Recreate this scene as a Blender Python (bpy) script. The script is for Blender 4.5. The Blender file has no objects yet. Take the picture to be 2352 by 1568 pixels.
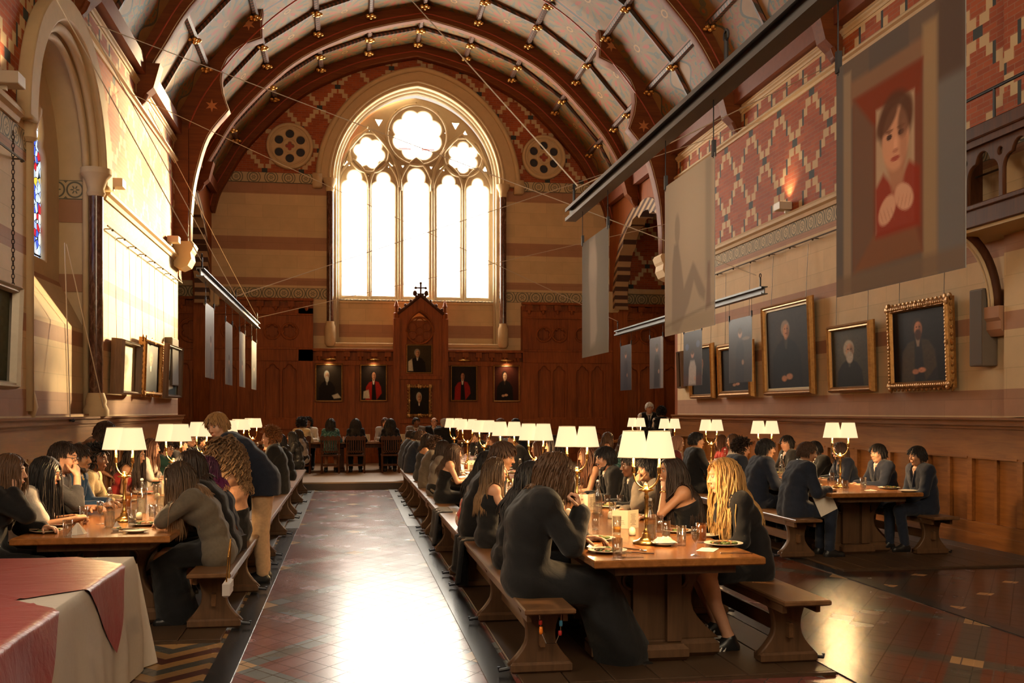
import bpy, bmesh, math, random
import numpy as np
from mathutils import Vector, Matrix
SC = bpy.context.scene
COL = SC.collection
RNG = np.random.default_rng(11)
random.seed(5)
pi = math.pi
def R(d): return math.radians(d)
# ---- camera frame used to turn measurements on the photograph into places in the hall
FPX, CXP, HYP, EYE = 2313.0, 1176.0, 944.0, 1.70
YAW = math.atan(375/2313)
CA, SA = math.cos(YAW), math.sin(YAW)
def P(px, py=944, X=None, Y=None, Z=None):
    u = (px-CXP)/FPX; v = (HYP-py)/FPX
    wx = u*CA+SA; wy = CA-u*SA
    t = X/wx if X is not None else (Y/wy if Y is not None else (Z-EYE)/v)
    return Vector((t*wx, t*wy, EYE+t*v))
def depth(X, Y): return X*SA+Y*CA

def tag(o, label=None, cat=None, group=None, kind=None):
    if label: o['label'] = label
    if cat: o['category'] = cat
    if group: o['group'] = group
    if kind: o['kind'] = kind
    return o
def link(name, me, parent=None, mats=(), smooth=False):
    o = bpy.data.objects.new(name, me); COL.objects.link(o)
    for m in mats: me.materials.append(m)
    if parent is not None: o.parent = parent
    if smooth: me.polygons.foreach_set('use_smooth', np.ones(len(me.polygons), dtype=bool))
    return o
def thing(name, label, cat, loc=(0,0,0), rz=0, group=None):
    o = bpy.data.objects.new(name, None); COL.objects.link(o)
    o.location = loc; o.rotation_euler = (0,0,rz); o.empty_display_size = .1
    return tag(o, label, cat, group)
def copy_tree(o, parent=None):
    c = o.copy(); COL.objects.link(c)
    if parent is not None: c.parent = parent
    for ch in list(o.children): copy_tree(ch, c)
    return c
def boxuv(me):
    if not len(me.polygons): return
    nl = len(me.loops)
    vi = np.empty(nl, np.int32); me.loops.foreach_get('vertex_index', vi)
    co = np.empty(len(me.vertices)*3, np.float32); me.vertices.foreach_get('co', co); co = co.reshape(-1,3)
    n = np.empty(len(me.polygons)*3, np.float32); me.polygons.foreach_get('normal', n); n = np.abs(n.reshape(-1,3))
    tot = np.empty(len(me.polygons), np.int32); me.polygons.foreach_get('loop_total', tot)
    ax = np.repeat(n.argmax(1), tot)
    p = co[vi]
    uv = np.where((ax==0)[:,None], p[:,[1,2]], np.where((ax==1)[:,None], p[:,[0,2]], p[:,[0,1]]))
    l = me.uv_layers.new(name='UVMap'); l.data.foreach_set('uv', uv.astype(np.float32).ravel())

class MB:
    """collects boxes, tubes, lathes ... into one mesh"""
    def __init__(s): s.v = []; s.f = []; s.mi = []; s.m = 0
    def add(s, vs, fs):
        b = len(s.v); s.v += [tuple(x) for x in vs]
        for f in fs: s.f.append(tuple(i+b for i in f)); s.mi.append(s.m)
        return s
    def box(s, x0,x1,y0,y1,z0,z1, M=None, bev=0):
        if bev:
            b=bev; vs=[]; 
            for z,e in ((z0,b),(z0+b,0),(z1-b,0),(z1,b)):
                vs += [(x0+e,y0+e,z),(x1-e,y0+e,z),(x1-e,y1-e,z),(x0+e,y1-e,z)]
            fs=[(3,2,1,0),(12,13,14,15)]
            for k in range(3):
                for i in range(4):
                    j=(i+1)%4; fs.append((k*4+i,k*4+j,k*4+4+j,k*4+4+i))
        else:
            vs=[(x0,y0,z0),(x1,y0,z0),(x1,y1,z0),(x0,y1,z0),(x0,y0,z1),(x1,y0,z1),(x1,y1,z1),(x0,y1,z1)]
            fs=[(3,2,1,0),(4,5,6,7),(0,1,5,4),(1,2,6,5),(2,3,7,6),(3,0,4,7)]
        if M is not None: vs=[M@Vector(v) for v in vs]
        return s.add(vs,fs)
    def tube(s, pts, r, n=8, closed=False, caps=True):
        pts=[Vector(p) for p in pts]; m=len(pts)
        rs = r if hasattr(r,'__len__') else [r]*m
        t0=(pts[1]-pts[0]).normalized()
        up=Vector((0,0,1)) if abs(t0.z)<.9 else Vector((1,0,0))
        nrm=t0.cross(up).normalized(); vs=[]
        for i,p in enumerate(pts):
            a=pts[(i-1)%m] if (closed or i>0) else p; c=pts[(i+1)%m] if (closed or i<m-1) else p
            t=(c-a); t = t.normalized() if t.length>1e-9 else t0
            nrm=(nrm-t*nrm.dot(t)); nrm = nrm.normalized() if nrm.length>1e-6 else t.orthogonal().normalized()
            b=t.cross(nrm)
            for k in range(n):
                w=2*pi*k/n; vs.append(p+(nrm*math.cos(w)+b*math.sin(w))*rs[i])
        fs=[]
        for i in range(m if closed else m-1):
            j=(i+1)%m
            for k in range(n):
                l=(k+1)%n; fs.append((i*n+k,i*n+l,j*n+l,j*n+k))
        if caps and not closed: fs.append(tuple(reversed(range(n)))); fs.append(tuple(range((m-1)*n,m*n)))
        return s.add(vs,fs)
    def lathe(s, prof, c=(0,0,0), n=24, caps=True, sx=1, sy=1):
        """prof: (r,z) from bottom to top"""
        vs=[];fs=[]
        for r,z in prof:
            for k in range(n):
                w=2*pi*k/n; vs.append((c[0]+r*sx*math.cos(w),c[1]+r*sy*math.sin(w),c[2]+z))
        for i in range(len(prof)-1):
            for k in range(n):
                l=(k+1)%n; fs.append((i*n+k,i*n+l,i*n+n+l,i*n+n+k))
        if caps: fs.append(tuple(reversed(range(n)))); fs.append(tuple(range(len(prof)*n-n,len(prof)*n)))
        return s.add(vs,fs)
    def sphere(s, c, r, n=12, m=8, M=None):
        rx,ry,rz = r if hasattr(r,'__len__') else (r,r,r)
        vs=[(0,0,-rz)]
        for i in range(1,m):
            a=-pi/2+pi*i/m
            for k in range(n):
                w=2*pi*k/n; vs.append((rx*math.cos(a)*math.cos(w),ry*math.cos(a)*math.sin(w),rz*math.sin(a)))
        vs.append((0,0,rz)); T=len(vs)-1; fs=[]
        for k in range(n):
            l=(k+1)%n; fs.append((0,1+l,1+k)); fs.append((T,1+(m-2)*n+k,1+(m-2)*n+l))
        for i in range(m-2):
            for k in range(n):
                l=(k+1)%n; fs.append((1+i*n+k,1+i*n+l,1+i*n+n+l,1+i*n+n+k))
        if M is not None: vs=[M@Vector(v) for v in vs]
        return s.add([(v[0]+c[0],v[1]+c[1],v[2]+c[2]) for v in vs],fs)
    def prism(s, poly, a, b, axis='y'):
        """poly in the plane across axis, pushed from a to b"""
        def V(p,d):
            return {'y':(p[0],d,p[1]),'x':(d,p[0],p[1]),'z':(p[0],p[1],d)}[axis]
        n=len(poly); vs=[V(p,a) for p in poly]+[V(p,b) for p in poly]
        area=sum(poly[i][0]*poly[(i+1)%n][1]-poly[(i+1)%n][0]*poly[i][1] for i in range(n))
        fs=[tuple(range(n)),tuple(reversed(range(n,2*n)))]+[(i+n,(i+1)%n+n,(i+1)%n,i) for i in range(n)]
        flip=(area>0)!=(axis=='y'); flip = flip if b>a else not flip
        if flip: fs=[tuple(reversed(f)) for f in fs]
        return s.add(vs,fs)
    def mesh(s):
        me=bpy.data.meshes.new('m'); me.from_pydata(s.v,[],s.f)
        if any(s.mi): me.polygons.foreach_set('material_index', s.mi)
        me.update(); boxuv(me); return me
    def build(s, name, mat, parent=None, smooth=False, auto=None):
        me=s.mesh(); mats = mat if isinstance(mat,(list,tuple)) else [mat]
        me.name=name
        o=link(name, me, parent, mats, smooth)
        if auto: me.polygons.foreach_set('use_smooth', np.ones(len(me.polygons),dtype=bool)); me.set_sharp_from_angle(angle=R(auto))
        return o

def plate(name, outline, holes, d0, d1, mat, plane='XZ', bevel=0, parent=None, smooth=False, extra=()):
    """flat slab with holes between depths d0..d1 across its plane"""
    cu=bpy.data.curves.new('c','CURVE'); cu.dimensions='2D'; cu.fill_mode='BOTH'
    for pl in [outline]+list(holes)+list(extra):
        sp=cu.splines.new('POLY'); sp.points.add(len(pl)-1); sp.use_cyclic_u=True
        sp.points.foreach_set('co', [c for p in pl for c in (p[0],p[1],0,1)])
    cu.extrude=max(abs(d1-d0)/2-bevel,0); cu.bevel_depth=bevel; cu.bevel_resolution=1
    ob=bpy.data.objects.new('c',cu); me=bpy.data.meshes.new_from_object(ob)
    bpy.data.objects.remove(ob); bpy.data.curves.remove(cu)
    co=np.empty(len(me.vertices)*3,np.float32); me.vertices.foreach_get('co',co); co=co.reshape(-1,3)
    mid=(d0+d1)/2
    if plane=='XZ': co=np.stack([co[:,0],mid-co[:,2],co[:,1]],1)
    elif plane=='YZ': co=np.stack([mid+co[:,2],co[:,0],co[:,1]],1)
    else: co=np.stack([co[:,0],co[:,1],mid+co[:,2]],1)
    me.vertices.foreach_set('co',co.astype(np.float32).ravel()); me.update()
    for l in list(me.uv_layers): me.uv_layers.remove(l)
    me.materials.clear(); boxuv(me); me.name=name
    return link(name, me, parent, [mat], smooth)

def arch_pts(xl,xr,spring,apex,n=14):
    """left foot to right foot of a pointed arch, feet at the springing"""
    w=(xr-xl)/2; h=apex-spring; r=(w*w+h*h)/(2*w); xc=(xl+xr)/2
    a1=math.atan2(h, w-r) if False else math.acos(max(-1,min(1,(r-w)/r)))
    L=[(xl+r-r*math.cos(a1*i/n), spring+r*math.sin(a1*i/n)) for i in range(n+1)]
    return L+[(2*xc-x,z) for x,z in reversed(L[:-1])]
def arch_shape(xl,xr,bottom,spring,apex,n=14):
    return [(xl,bottom)]+arch_pts(xl,xr,spring,apex,n)+[(xr,bottom)]
def foil(cx,cy,RR,r,n,rot=0,m=96):
    out=[]
    for i in range(m):
        th=2*pi*i/m; best=0
        for k in range(n):
            ph=rot+2*pi*k/n; d=RR*math.cos(th-ph); q=r*r-(RR*math.sin(th-ph))**2
            if q>=0 and d+math.sqrt(q)>best: best=d+math.sqrt(q)
        out.append((cx+best*math.cos(th), cy+best*math.sin(th)))
    return out
def circle(cx,cy,r,n=40): return [(cx+r*math.cos(2*pi*i/n),cy+r*math.sin(2*pi*i/n)) for i in range(n)]
def lancet(x0,x1,bottom,spring,apex,cusp=True,m=40):
    xc=(x0+x1)/2; w=(x1-x0)/2; h=apex-spring; pts=[(x0,bottom)]; arc=[]
    lobes=[(w*.46,h*.10,w*.54),(-w*.46,h*.10,w*.54),(0,h*.58,h*.42)]
    for i in range(m+1):
        th=pi-pi*i/m; best=0
        for lx,ly,lr in lobes:
            d=lx*math.cos(th)+ly*math.sin(th); q=lr*lr-(lx*lx+ly*ly-d*d)
            if q>=0: best=max(best,d+math.sqrt(q))
        if i in (0,m): best=w
        arc.append((xc+best*math.cos(th), spring+best*math.sin(th)))
    return pts+arc+[(x1,bottom)]

# ---------------------------------------------------------------- node materials
class NT:
    def __init__(s,name,rough=.6,metal=0.,spec=.4):
        s.mat=bpy.data.materials.new(name); s.mat.use_nodes=True; s.t=s.mat.node_tree
        s.b=s.t.nodes['Principled BSDF']; s.out=s.t.nodes['Material Output']
        s.b.inputs['Roughness'].default_value=rough; s.b.inputs['Metallic'].default_value=metal
        s.b.inputs['Specular IOR Level'].default_value=spec
    def n(s,typ,**kw):
        nd=s.t.nodes.new(typ)
        for k,v in kw.items():
            if hasattr(nd,k): setattr(nd,k,v)
        return nd
    def set(s,inp,v):
        if hasattr(v,'is_output') or isinstance(v,bpy.types.NodeSocket): s.t.links.new(v,inp)
        else: inp.default_value=v
    def m(s,op,a,b=0.,c=None,clamp=False):
        nd=s.t.nodes.new('ShaderNodeMath'); nd.operation=op; nd.use_clamp=clamp
        s.set(nd.inputs[0],a); s.set(nd.inputs[1],b)
        if c is not None: s.set(nd.inputs[2],c)
        return nd.outputs[0]
    def mix(s,f,a,b):
        nd=s.t.nodes.new('ShaderNodeMix'); nd.data_type='RGBA'
        s.set(nd.inputs[0],f)
        s.set(nd.inputs[6],a if not isinstance(a,tuple) or len(a)==4 else a+(1,))
        s.set(nd.inputs[7],b if not isinstance(b,tuple) or len(b)==4 else b+(1,))
        return nd.outputs[2]
    def hsv(s,c,val=1.,sat=1.):
        nd=s.t.nodes.new('ShaderNodeHueSaturation'); s.set(nd.inputs['Color'],c if not isinstance(c,tuple) else c+(1,)); s.set(nd.inputs['Value'],val); s.set(nd.inputs['Saturation'],sat)
        return nd.outputs[0]
    def pos(s):
        g=s.t.nodes.new('ShaderNodeNewGeometry'); x=s.t.nodes.new('ShaderNodeSeparateXYZ'); s.t.links.new(g.outputs['Position'],x.inputs[0]); return x.outputs
    def uv(s):
        g=s.t.nodes.new('ShaderNodeUVMap'); x=s.t.nodes.new('ShaderNodeSeparateXYZ'); s.t.links.new(g.outputs[0],x.inputs[0]); return x.outputs
    def vec(s,x,y,z=0.):
        c=s.t.nodes.new('ShaderNodeCombineXYZ'); s.set(c.inputs[0],x); s.set(c.inputs[1],y); s.set(c.inputs[2],z); return c.outputs[0]
    def obj(s):
        return s.t.nodes.new('ShaderNodeTexCoord').outputs['Object']
    def noise(s,v,scale,detail=3.,rough=.55,dist=0.):
        nd=s.t.nodes.new('ShaderNodeTexNoise'); s.set(nd.inputs['Vector'],v); nd.inputs['Scale'].default_value=scale; nd.inputs['Detail'].default_value=detail; nd.inputs['Roughness'].default_value=rough; nd.inputs['Distortion'].default_value=dist
        return nd.outputs[0]
    def mapping(s,v,scale=(1,1,1),rot=(0,0,0)):
        nd=s.t.nodes.new('ShaderNodeMapping'); s.set(nd.inputs[0],v); nd.inputs['Scale'].default_value=scale; nd.inputs['Rotation'].default_value=rot; return nd.outputs[0]
    def ramp(s,f,stops,interp='LINEAR'):
        nd=s.t.nodes.new('ShaderNodeValToRGB'); e=nd.color_ramp; e.interpolation=interp
        while len(e.elements)<len(stops): e.elements.new(.5)
        for el,(p,c) in zip(e.elements,stops): el.position=p; el.color=c if len(c)==4 else c+(1,)
        s.set(nd.inputs[0],f); return nd.outputs[0]
    def bump(s,h,strength=.2,dist=.02):
        nd=s.t.nodes.new('ShaderNodeBump'); nd.inputs['Strength'].default_value=strength; nd.inputs['Distance'].default_value=dist
        s.set(nd.inputs['Height'],h); s.t.links.new(nd.outputs[0],s.b.inputs['Normal'])
    def col(s,c): s.set(s.b.inputs['Base Color'], c+(1,) if isinstance(c,tuple) and len(c)==3 else c)
    def rough(s,v): s.set(s.b.inputs['Roughness'],v)
MATS={}
def plain(name,c,rough=.6,metal=0.,spec=.4,var=0.,vscale=6.,sheen=0.):
    if name in MATS: return MATS[name]
    t=NT(name,rough,metal,spec)
    if var:
        f=t.noise(t.obj(),vscale,4); t.col(t.mix(f,tuple(x*(1-var) for x in c),tuple(min(1,x*(1+var)) for x in c)))
    else: t.col(c)
    if sheen: t.b.inputs['Sheen Weight'].default_value=sheen
    MATS[name]=t.mat; return t.mat
def wood(name,c0,c1,rough=.4,axis=2,scale=1.,spec=.4,coat=0.):
    t=NT(name,rough,0,spec); sc=[9*scale]*3; sc[axis]=.7*scale
    v=t.mapping(t.obj(),tuple(sc)); f=t.noise(v,2.2,6,.6,.6); g=t.noise(t.obj(),.9,3)
    f=t.m('ADD',t.m('MULTIPLY',f,.7),t.m('MULTIPLY',g,.35))
    t.col(t.ramp(f,[(.32,c0),(.72,c1)])); t.bump(f,.06,.01)
    t.rough(t.m('ADD',rough-.08,t.m('MULTIPLY',f,.16)))
    if coat: t.b.inputs['Coat Weight'].default_value=coat; t.b.inputs['Coat Roughness'].default_value=.2
    MATS[name]=t.mat; return t.mat
# ================================================================ materials of the hall
CREAM=(.70,.51,.29); TERRA=(.44,.24,.145); BRICK_A=(.43,.100,.032); BRICK_B=(.30,.062,.022); MORTAR=(.36,.16,.09)
def stone_col(t,u,z,bands,cream=CREAM,terra=TERRA):
    st=[(0,cream)]
    for a,b in bands: st+= [(a/14,terra),(b/14,cream)]
    c=t.ramp(t.m('DIVIDE',z,14.),st,'CONSTANT')
    bk=t.n('ShaderNodeTexBrick'); t.set(bk.inputs['Vector'],t.vec(u,z,0.)); bk.inputs['Scale'].default_value=1
    bk.inputs['Color1'].default_value=(1,1,1,1); bk.inputs['Color2'].default_value=(.9,.9,.9,1); bk.inputs['Mortar'].default_value=(.8,.8,.8,1)
    bk.inputs['Brick Width'].default_value=1.0; bk.inputs['Row Height'].default_value=.37; bk.inputs['Mortar Size'].default_value=.006
    n=t.noise(t.vec(u,z,0.),3.,5)
    f=t.m('MULTIPLY',bk.outputs[0],t.m('ADD',.86,t.m('MULTIPLY',n,.28)))
    return t.hsv(c,f)
def brick_col(t,u,z,W,Hh,u0,z0,mids=False,thick=.5):
    bk=t.n('ShaderNodeTexBrick'); t.set(bk.inputs['Vector'],t.vec(u,z,0.)); bk.inputs['Scale'].default_value=1
    bk.inputs['Color1'].default_value=BRICK_A+(1,); bk.inputs['Color2'].default_value=BRICK_B+(1,); bk.inputs['Mortar'].default_value=MORTAR+(1,)
    bk.inputs['Brick Width'].default_value=W/5; bk.inputs['Row Height'].default_value=Hh/20; bk.inputs['Mortar Size'].default_value=.006; bk.inputs['Bias'].default_value=-.1
    ci=t.m('FLOOR',t.m('ADD',t.m('DIVIDE',t.m('SUBTRACT',u,u0),W/20),.001)); cj=t.m('MULTIPLY',2.,t.m('FLOOR',t.m('ADD',t.m('DIVIDE',t.m('SUBTRACT',z,z0),Hh/10),.001)))
    def d(x): x=t.m('DIVIDE',x,20.); return t.m('ABSOLUTE',t.m('SUBTRACT',x,t.m('ROUND',x)))
    d1=d(t.m('ADD',ci,cj)); d2=d(t.m('SUBTRACT',ci,cj))
    line=t.m('LESS_THAN',t.m('MINIMUM',d1,d2),.06)
    mx=t.m('MAXIMUM',d1,d2); node=t.m('LESS_THAN',mx,.056)
    if mids: node=t.m('MAXIMUM',node,t.m('MULTIPLY',t.m('GREATER_THAN',mx,.44),line))
    n=t.noise(t.vec(u,z,0.),2.,4)
    base=t.hsv(bk.outputs[0],t.m('ADD',.75,t.m('MULTIPLY',n,.5)))
    c=t.mix(line,base,(.62,.45,.25)); return t.mix(node,c,(.05,.06,.06))
def frieze_col(t,u,z,z0,z1,per=.34):
    h=z1-z0; zc=(z0+z1)/2
    fu=t.m('SUBTRACT',t.m('MODULO',t.m('ADD',u,100*per),per),per/2); fz=t.m('SUBTRACT',z,zc)
    r=t.m('SQRT',t.m('ADD',t.m('MULTIPLY',fu,fu),t.m('MULTIPLY',fz,fz)))
    ring=t.m('LESS_THAN',t.m('ABSOLUTE',t.m('SUBTRACT',r,h*.40)),.013)
    th=t.m('ARCTAN2',fz,fu); pet=t.m('LESS_THAN',r,t.m('MULTIPLY',h*.24,t.m('ADD',.6,t.m('MULTIPLY',.4,t.m('COSINE',t.m('MULTIPLY',th,6.))))))
    dot=t.m('GREATER_THAN',r,h*.06); pet=t.m('MULTIPLY',pet,dot)
    edge=t.m('GREATER_THAN',t.m('ABSOLUTE',fz),h*.46)
    corner=t.m('LESS_THAN',t.m('ABSOLUTE',t.m('SUBTRACT',r,h*.62)),.012)
    f=t.m('MAXIMUM',t.m('MAXIMUM',ring,pet),t.m('MAXIMUM',edge,corner))
    return t.mix(f,(.55,.43,.26),(.16,.15,.11))
def sel(t,z,a,b): return t.m('MULTIPLY',t.m('GREATER_THAN',z,a),t.m('LESS_THAN',z,b))
SIDE_BANDS=[(1.64,1.95),(2.64,2.88),(3.58,3.80),(4.72,4.86),(5.3,5.31)]
def side_wall_mat(name):
    t=NT(name,.75,0,.25); p=t.pos(); u,z=p[1],p[2]
    c=stone_col(t,u,z,SIDE_BANDS)
    b=brick_col(t,u,z,1.34,1.44,.35,5.75-1.44*4,True)
    c=t.mix(t.m('GREATER_THAN',z,5.30),c,b)
    c=t.mix(t.m('GREATER_THAN',z,7.75),c,CREAM)
    c=t.mix(sel(t,z,4.86,5.12),c,frieze_col(t,u,z,4.86,5.12))
    t.col(c); t.bump(t.noise(t.vec(u,z,0.),14.,4),.12,.02); return t.mat
M_SIDE=side_wall_mat('banded_stone_and_brick')
def far_mat():
    t=NT('end_wall_stone_and_brick',.75,0,.25); p=t.pos(); u,z=p[0],p[2]
    c=stone_col(t,u,z,[(3.9,4.3),(5.36,5.62),(6.45,6.82),(8.06,8.42)])
    b=brick_col(t,u,z,1.06,1.28,-.35,8.72,False,.5)
    hi=t.m('GREATER_THAN',z,8.42)
    side=t.m('MAXIMUM',t.m('LESS_THAN',u,-4.05),t.m('GREATER_THAN',u,8.15))
    c=t.mix(t.m('MAXIMUM',hi,side),c,b)
    c=t.mix(sel(t,z,5.02,5.34),c,frieze_col(t,u,z,5.02,5.34,.42))
    t.col(c); t.bump(t.noise(t.vec(u,z,0.),14.,4),.12,.02); return t.mat
M_FAR=far_mat()
def frieze_mat(name,z0,z1,axis,per):
    t=NT(name,.75,0,.2); p=t.pos(); t.col(frieze_col(t,p[axis],p[2],z0,z1,per)); return t.mat
M_STONE=plain('moulded_cream_stone',(.62,.46,.27),.7,0,.25,.12,5)
M_STONE_PALE=plain('pale_tracery_stone',(.60,.49,.33),.7,0,.25,.1,5)
M_TERRA=plain('terracotta_stone',(.40,.21,.12),.75,0,.2,.1,5)
M_WOOD=wood('reddish_oak_panelling',(.16,.038,.008),(.35,.095,.020),.55,2,1.,.2)
M_WOODH=wood('oak_dado',(.15,.052,.012),(.33,.125,.03),.36,1,1.)
M_WOODD=wood('dark_oak',(.045,.015,.006),(.11,.037,.013),.55,2,1.,.2)
M_ROOF=wood('roof_oak',(.11,.028,.008),(.22,.062,.014),.62,0,.8,.2)
M_REDLINE=plain('red_painted_line',(.40,.07,.03),.5)
M_GOLD=plain('gilded_boss',(.75,.42,.13),.32,.9,.5)
M_MARBLE=NT('dark_marble_shaft',.12,0,.6)
_f=M_MARBLE.noise(M_MARBLE.mapping(M_MARBLE.obj(),(6,6,2)),2.,6,.7,1.5)
M_MARBLE.col(M_MARBLE.ramp(_f,[(.35,(.045,.02,.014)),(.55,(.13,.055,.035)),(.7,(.25,.17,.12))])); M_MARBLE=M_MARBLE.mat
M_CORNICE=plain('painted_wall_plate',(.20,.06,.03),.55,0,.3,.2,9)

XL,XR,YF,CX0=-3.9,7.95,30.4,2.02
YEL,YER=24.2,23.7           # where the side walls give way to the bays beside the dais
YB=-3.0
# ---------------------------------------------------------------- floor
def floor_mat():
    t=NT('encaustic_tile_floor',.2,0,.28); p=t.pos(); x,y=p[0],p[1]
    def lattice(xo,w,L,yo,red,grey,buff):
        a0=t.m('DIVIDE',t.m('SUBTRACT',x,xo),w); b0=t.m('DIVIDE',t.m('SUBTRACT',y,yo),L)
        a=t.m('ADD',a0,b0); b=t.m('SUBTRACT',a0,b0)
        d=lambda q:t.m('ABSOLUTE',t.m('SUBTRACT',q,t.m('ROUND',q)))
        da,db=d(a),d(b); ln=t.m('LESS_THAN',t.m('MINIMUM',da,db),.075); nd=t.m('LESS_THAN',t.m('MAXIMUM',da,db),.075)
        fr=lambda q:t.m('FRACT',t.m('ADD',t.m('MULTIPLY',q,6.667),.5))
        gr=t.m('LESS_THAN',t.m('MINIMUM',t.m('MINIMUM',fr(a),fr(b)),t.m('MINIMUM',t.m('SUBTRACT',1.,fr(a)),t.m('SUBTRACT',1.,fr(b)))),.022)
        wn=t.n('ShaderNodeTexWhiteNoise',noise_dimensions='2D'); fl=lambda q:t.m('FLOOR',t.m('ADD',t.m('MULTIPLY',q,6.667),.5))
        t.set(wn.inputs['Vector'],t.vec(fl(a),fl(b),0.))
        c=t.mix(ln,t.hsv(red,t.m('ADD',.88,t.m('MULTIPLY',wn.outputs[0],.25))),t.hsv(grey,t.m('ADD',.85,t.m('MULTIPLY',wn.outputs[0],.3))))
        c=t.mix(nd,c,buff); return t.mix(gr,c,(.07,.05,.042)),gr,wn.outputs[0]
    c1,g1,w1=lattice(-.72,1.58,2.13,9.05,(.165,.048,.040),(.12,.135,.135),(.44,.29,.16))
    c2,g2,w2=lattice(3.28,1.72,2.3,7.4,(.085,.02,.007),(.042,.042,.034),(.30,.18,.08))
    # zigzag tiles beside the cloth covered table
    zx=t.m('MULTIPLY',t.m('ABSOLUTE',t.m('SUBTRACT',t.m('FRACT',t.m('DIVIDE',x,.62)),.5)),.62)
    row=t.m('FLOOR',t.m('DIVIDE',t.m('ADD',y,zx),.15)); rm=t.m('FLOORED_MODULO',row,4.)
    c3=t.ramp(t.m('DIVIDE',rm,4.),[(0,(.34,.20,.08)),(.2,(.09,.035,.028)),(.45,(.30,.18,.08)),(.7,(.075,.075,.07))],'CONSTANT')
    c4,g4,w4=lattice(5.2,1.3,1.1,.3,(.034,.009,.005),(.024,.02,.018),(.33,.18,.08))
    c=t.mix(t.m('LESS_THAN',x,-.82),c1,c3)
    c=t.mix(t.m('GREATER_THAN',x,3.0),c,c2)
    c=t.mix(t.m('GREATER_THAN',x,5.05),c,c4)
    n=t.noise(t.vec(x,y,0.),1.6,5); n2=t.noise(t.vec(x,y,0.),9.,3)
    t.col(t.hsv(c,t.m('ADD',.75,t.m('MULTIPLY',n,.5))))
    gr=t.m('MAXIMUM',g1,0.)
    t.rough(t.m('ADD',t.m('MULTIPLY',gr,.0),t.m('ADD',.165,t.m('ADD',t.m('MULTIPLY',n,.14),t.m('MULTIPLY',w1,.03)))))
    t.set(t.b.inputs['Specular IOR Level'],t.m('MULTIPLY',.42,t.m('SUBTRACT',1.,t.m('MULTIPLY',gr,.8)))); return t.mat
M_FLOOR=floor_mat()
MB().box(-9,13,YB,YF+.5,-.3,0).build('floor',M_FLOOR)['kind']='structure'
def slab_mat(name,c,rough):
    t=NT(name,rough,0,.25); n=t.noise(t.pos and t.obj(),2.2,6,.65); t.col(t.mix(n,tuple(x*.8 for x in c),tuple(x*1.2 for x in c)))
    t.rough(t.m('ADD',rough-.04,t.m('MULTIPLY',n,.08))); return t.mat
M_BLACK=slab_mat('black_slate_border',(.018,.018,.02),.24)
M_GREY=slab_mat('worn_grey_border',(.11,.11,.10),.35)
for i,(x0,x1) in enumerate([(-.90,-.73),(.86,1.03),(3.13,3.29),(5.0,5.15)]):
    m=MB(); m.box(x0,x1,-2,14.9,-.05,.008); m.build('trim_%d'%(i+1),M_BLACK)['kind']='structure'
    m=MB(); m.box(x0-.01,x1+.01,14.9,22.1,-.05,.008); m.build('trim_%d'%(i+5),M_GREY)['kind']='structure'
M_BOARD=wood('worn_floor_boards',(.034,.019,.010),(.07,.040,.022),.42,1,1.)
def boards(i,x0,x1,y0,y1):
    m=MB(); n=max(3,round((x1-x0)/.3)); w=(x1-x0)/n
    for k in range(n): m.box(x0+k*w+.004,x0+(k+1)*w-.004,y0,y1,0,.022,None,.004)
    m.box(x0-.0,x1,y0-.03,y0-.003,0,.02)
    m.build('floor_boards_%d'%i,M_BOARD)['kind']='structure'
boards(1,-3.7,-.93,7.68,22.0); boards(2,1.06,3.1,6.1,22.0); boards(3,5.18,7.75,10.0,22.0)
M_DAIS=plain('pale_dais_boards',(.30,.20,.115),.4,0,.4,.15,3)
M_RISER=plain('dark_riser',(.045,.028,.02),.5)
m=MB(); m.box(-9,13,22.12,YF,0,.165); m.build('floor_dais',M_DAIS)['kind']='structure'
m=MB(); m.box(-9,13,22.08,22.118,0,.135); m.build('trim_9',M_RISER)['kind']='structure'
# ---------------------------------------------------------------- walls
ZT=8.2
hole=arch_shape(13.2,16.5,1.66,5.3,6.95)
plate('wall_left',[(YB,0),(YEL,0),(YEL,ZT),(YB,ZT)],[hole,arch_shape(2.0,5.3,3.6,5.3,6.95)],XL,XL-.62,M_SIDE,'YZ')['kind']='structure'
plate('wall_right',[(YB,0),(YER,0),(YER,ZT),(YB,ZT)],[],XR,XR+.5,M_SIDE,'YZ')['kind']='structure'
def hw(px): return P(px,944,Y=YF).x
def zz(py,px=957): return P(px,py,Y=YF).z
WX0,WX1=hw(766),hw(1147); WXC=(WX0+WX1)/2
emb=arch_shape(WX0,WX1,3.72,8.62,11.45,24)
plate('wall_far',[(-9,0),(13,0),(13,9),(10,13.2),(-6,13.2),(-9,9)],[emb],YF,YF+.75,M_FAR,'XZ')['kind']='structure'
m=MB(); m.box(-9.3,-9,YER,YF+.7,0,8.4); m.box(-9.3,XL-.6,YEL-.3,YEL,0,8.4); m.build('wall_left_bay',M_SIDE)['kind']='structure'
m=MB(); m.box(13,13.3,YER,YF+.7,0,8.4); m.box(XR+.4,13.3,YER-.3,YER,0,8.4); m.build('wall_right_bay',M_SIDE)['kind']='structure'
m=MB(); m.box(-9.3,XL-.1,YEL-.3,YF+.7,8.4,8.6); m.box(XR+.1,13.3,YER-.3,YF+.7,8.4,8.6); m.build('ceiling_bays',M_WOODD)['kind']='structure'
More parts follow.
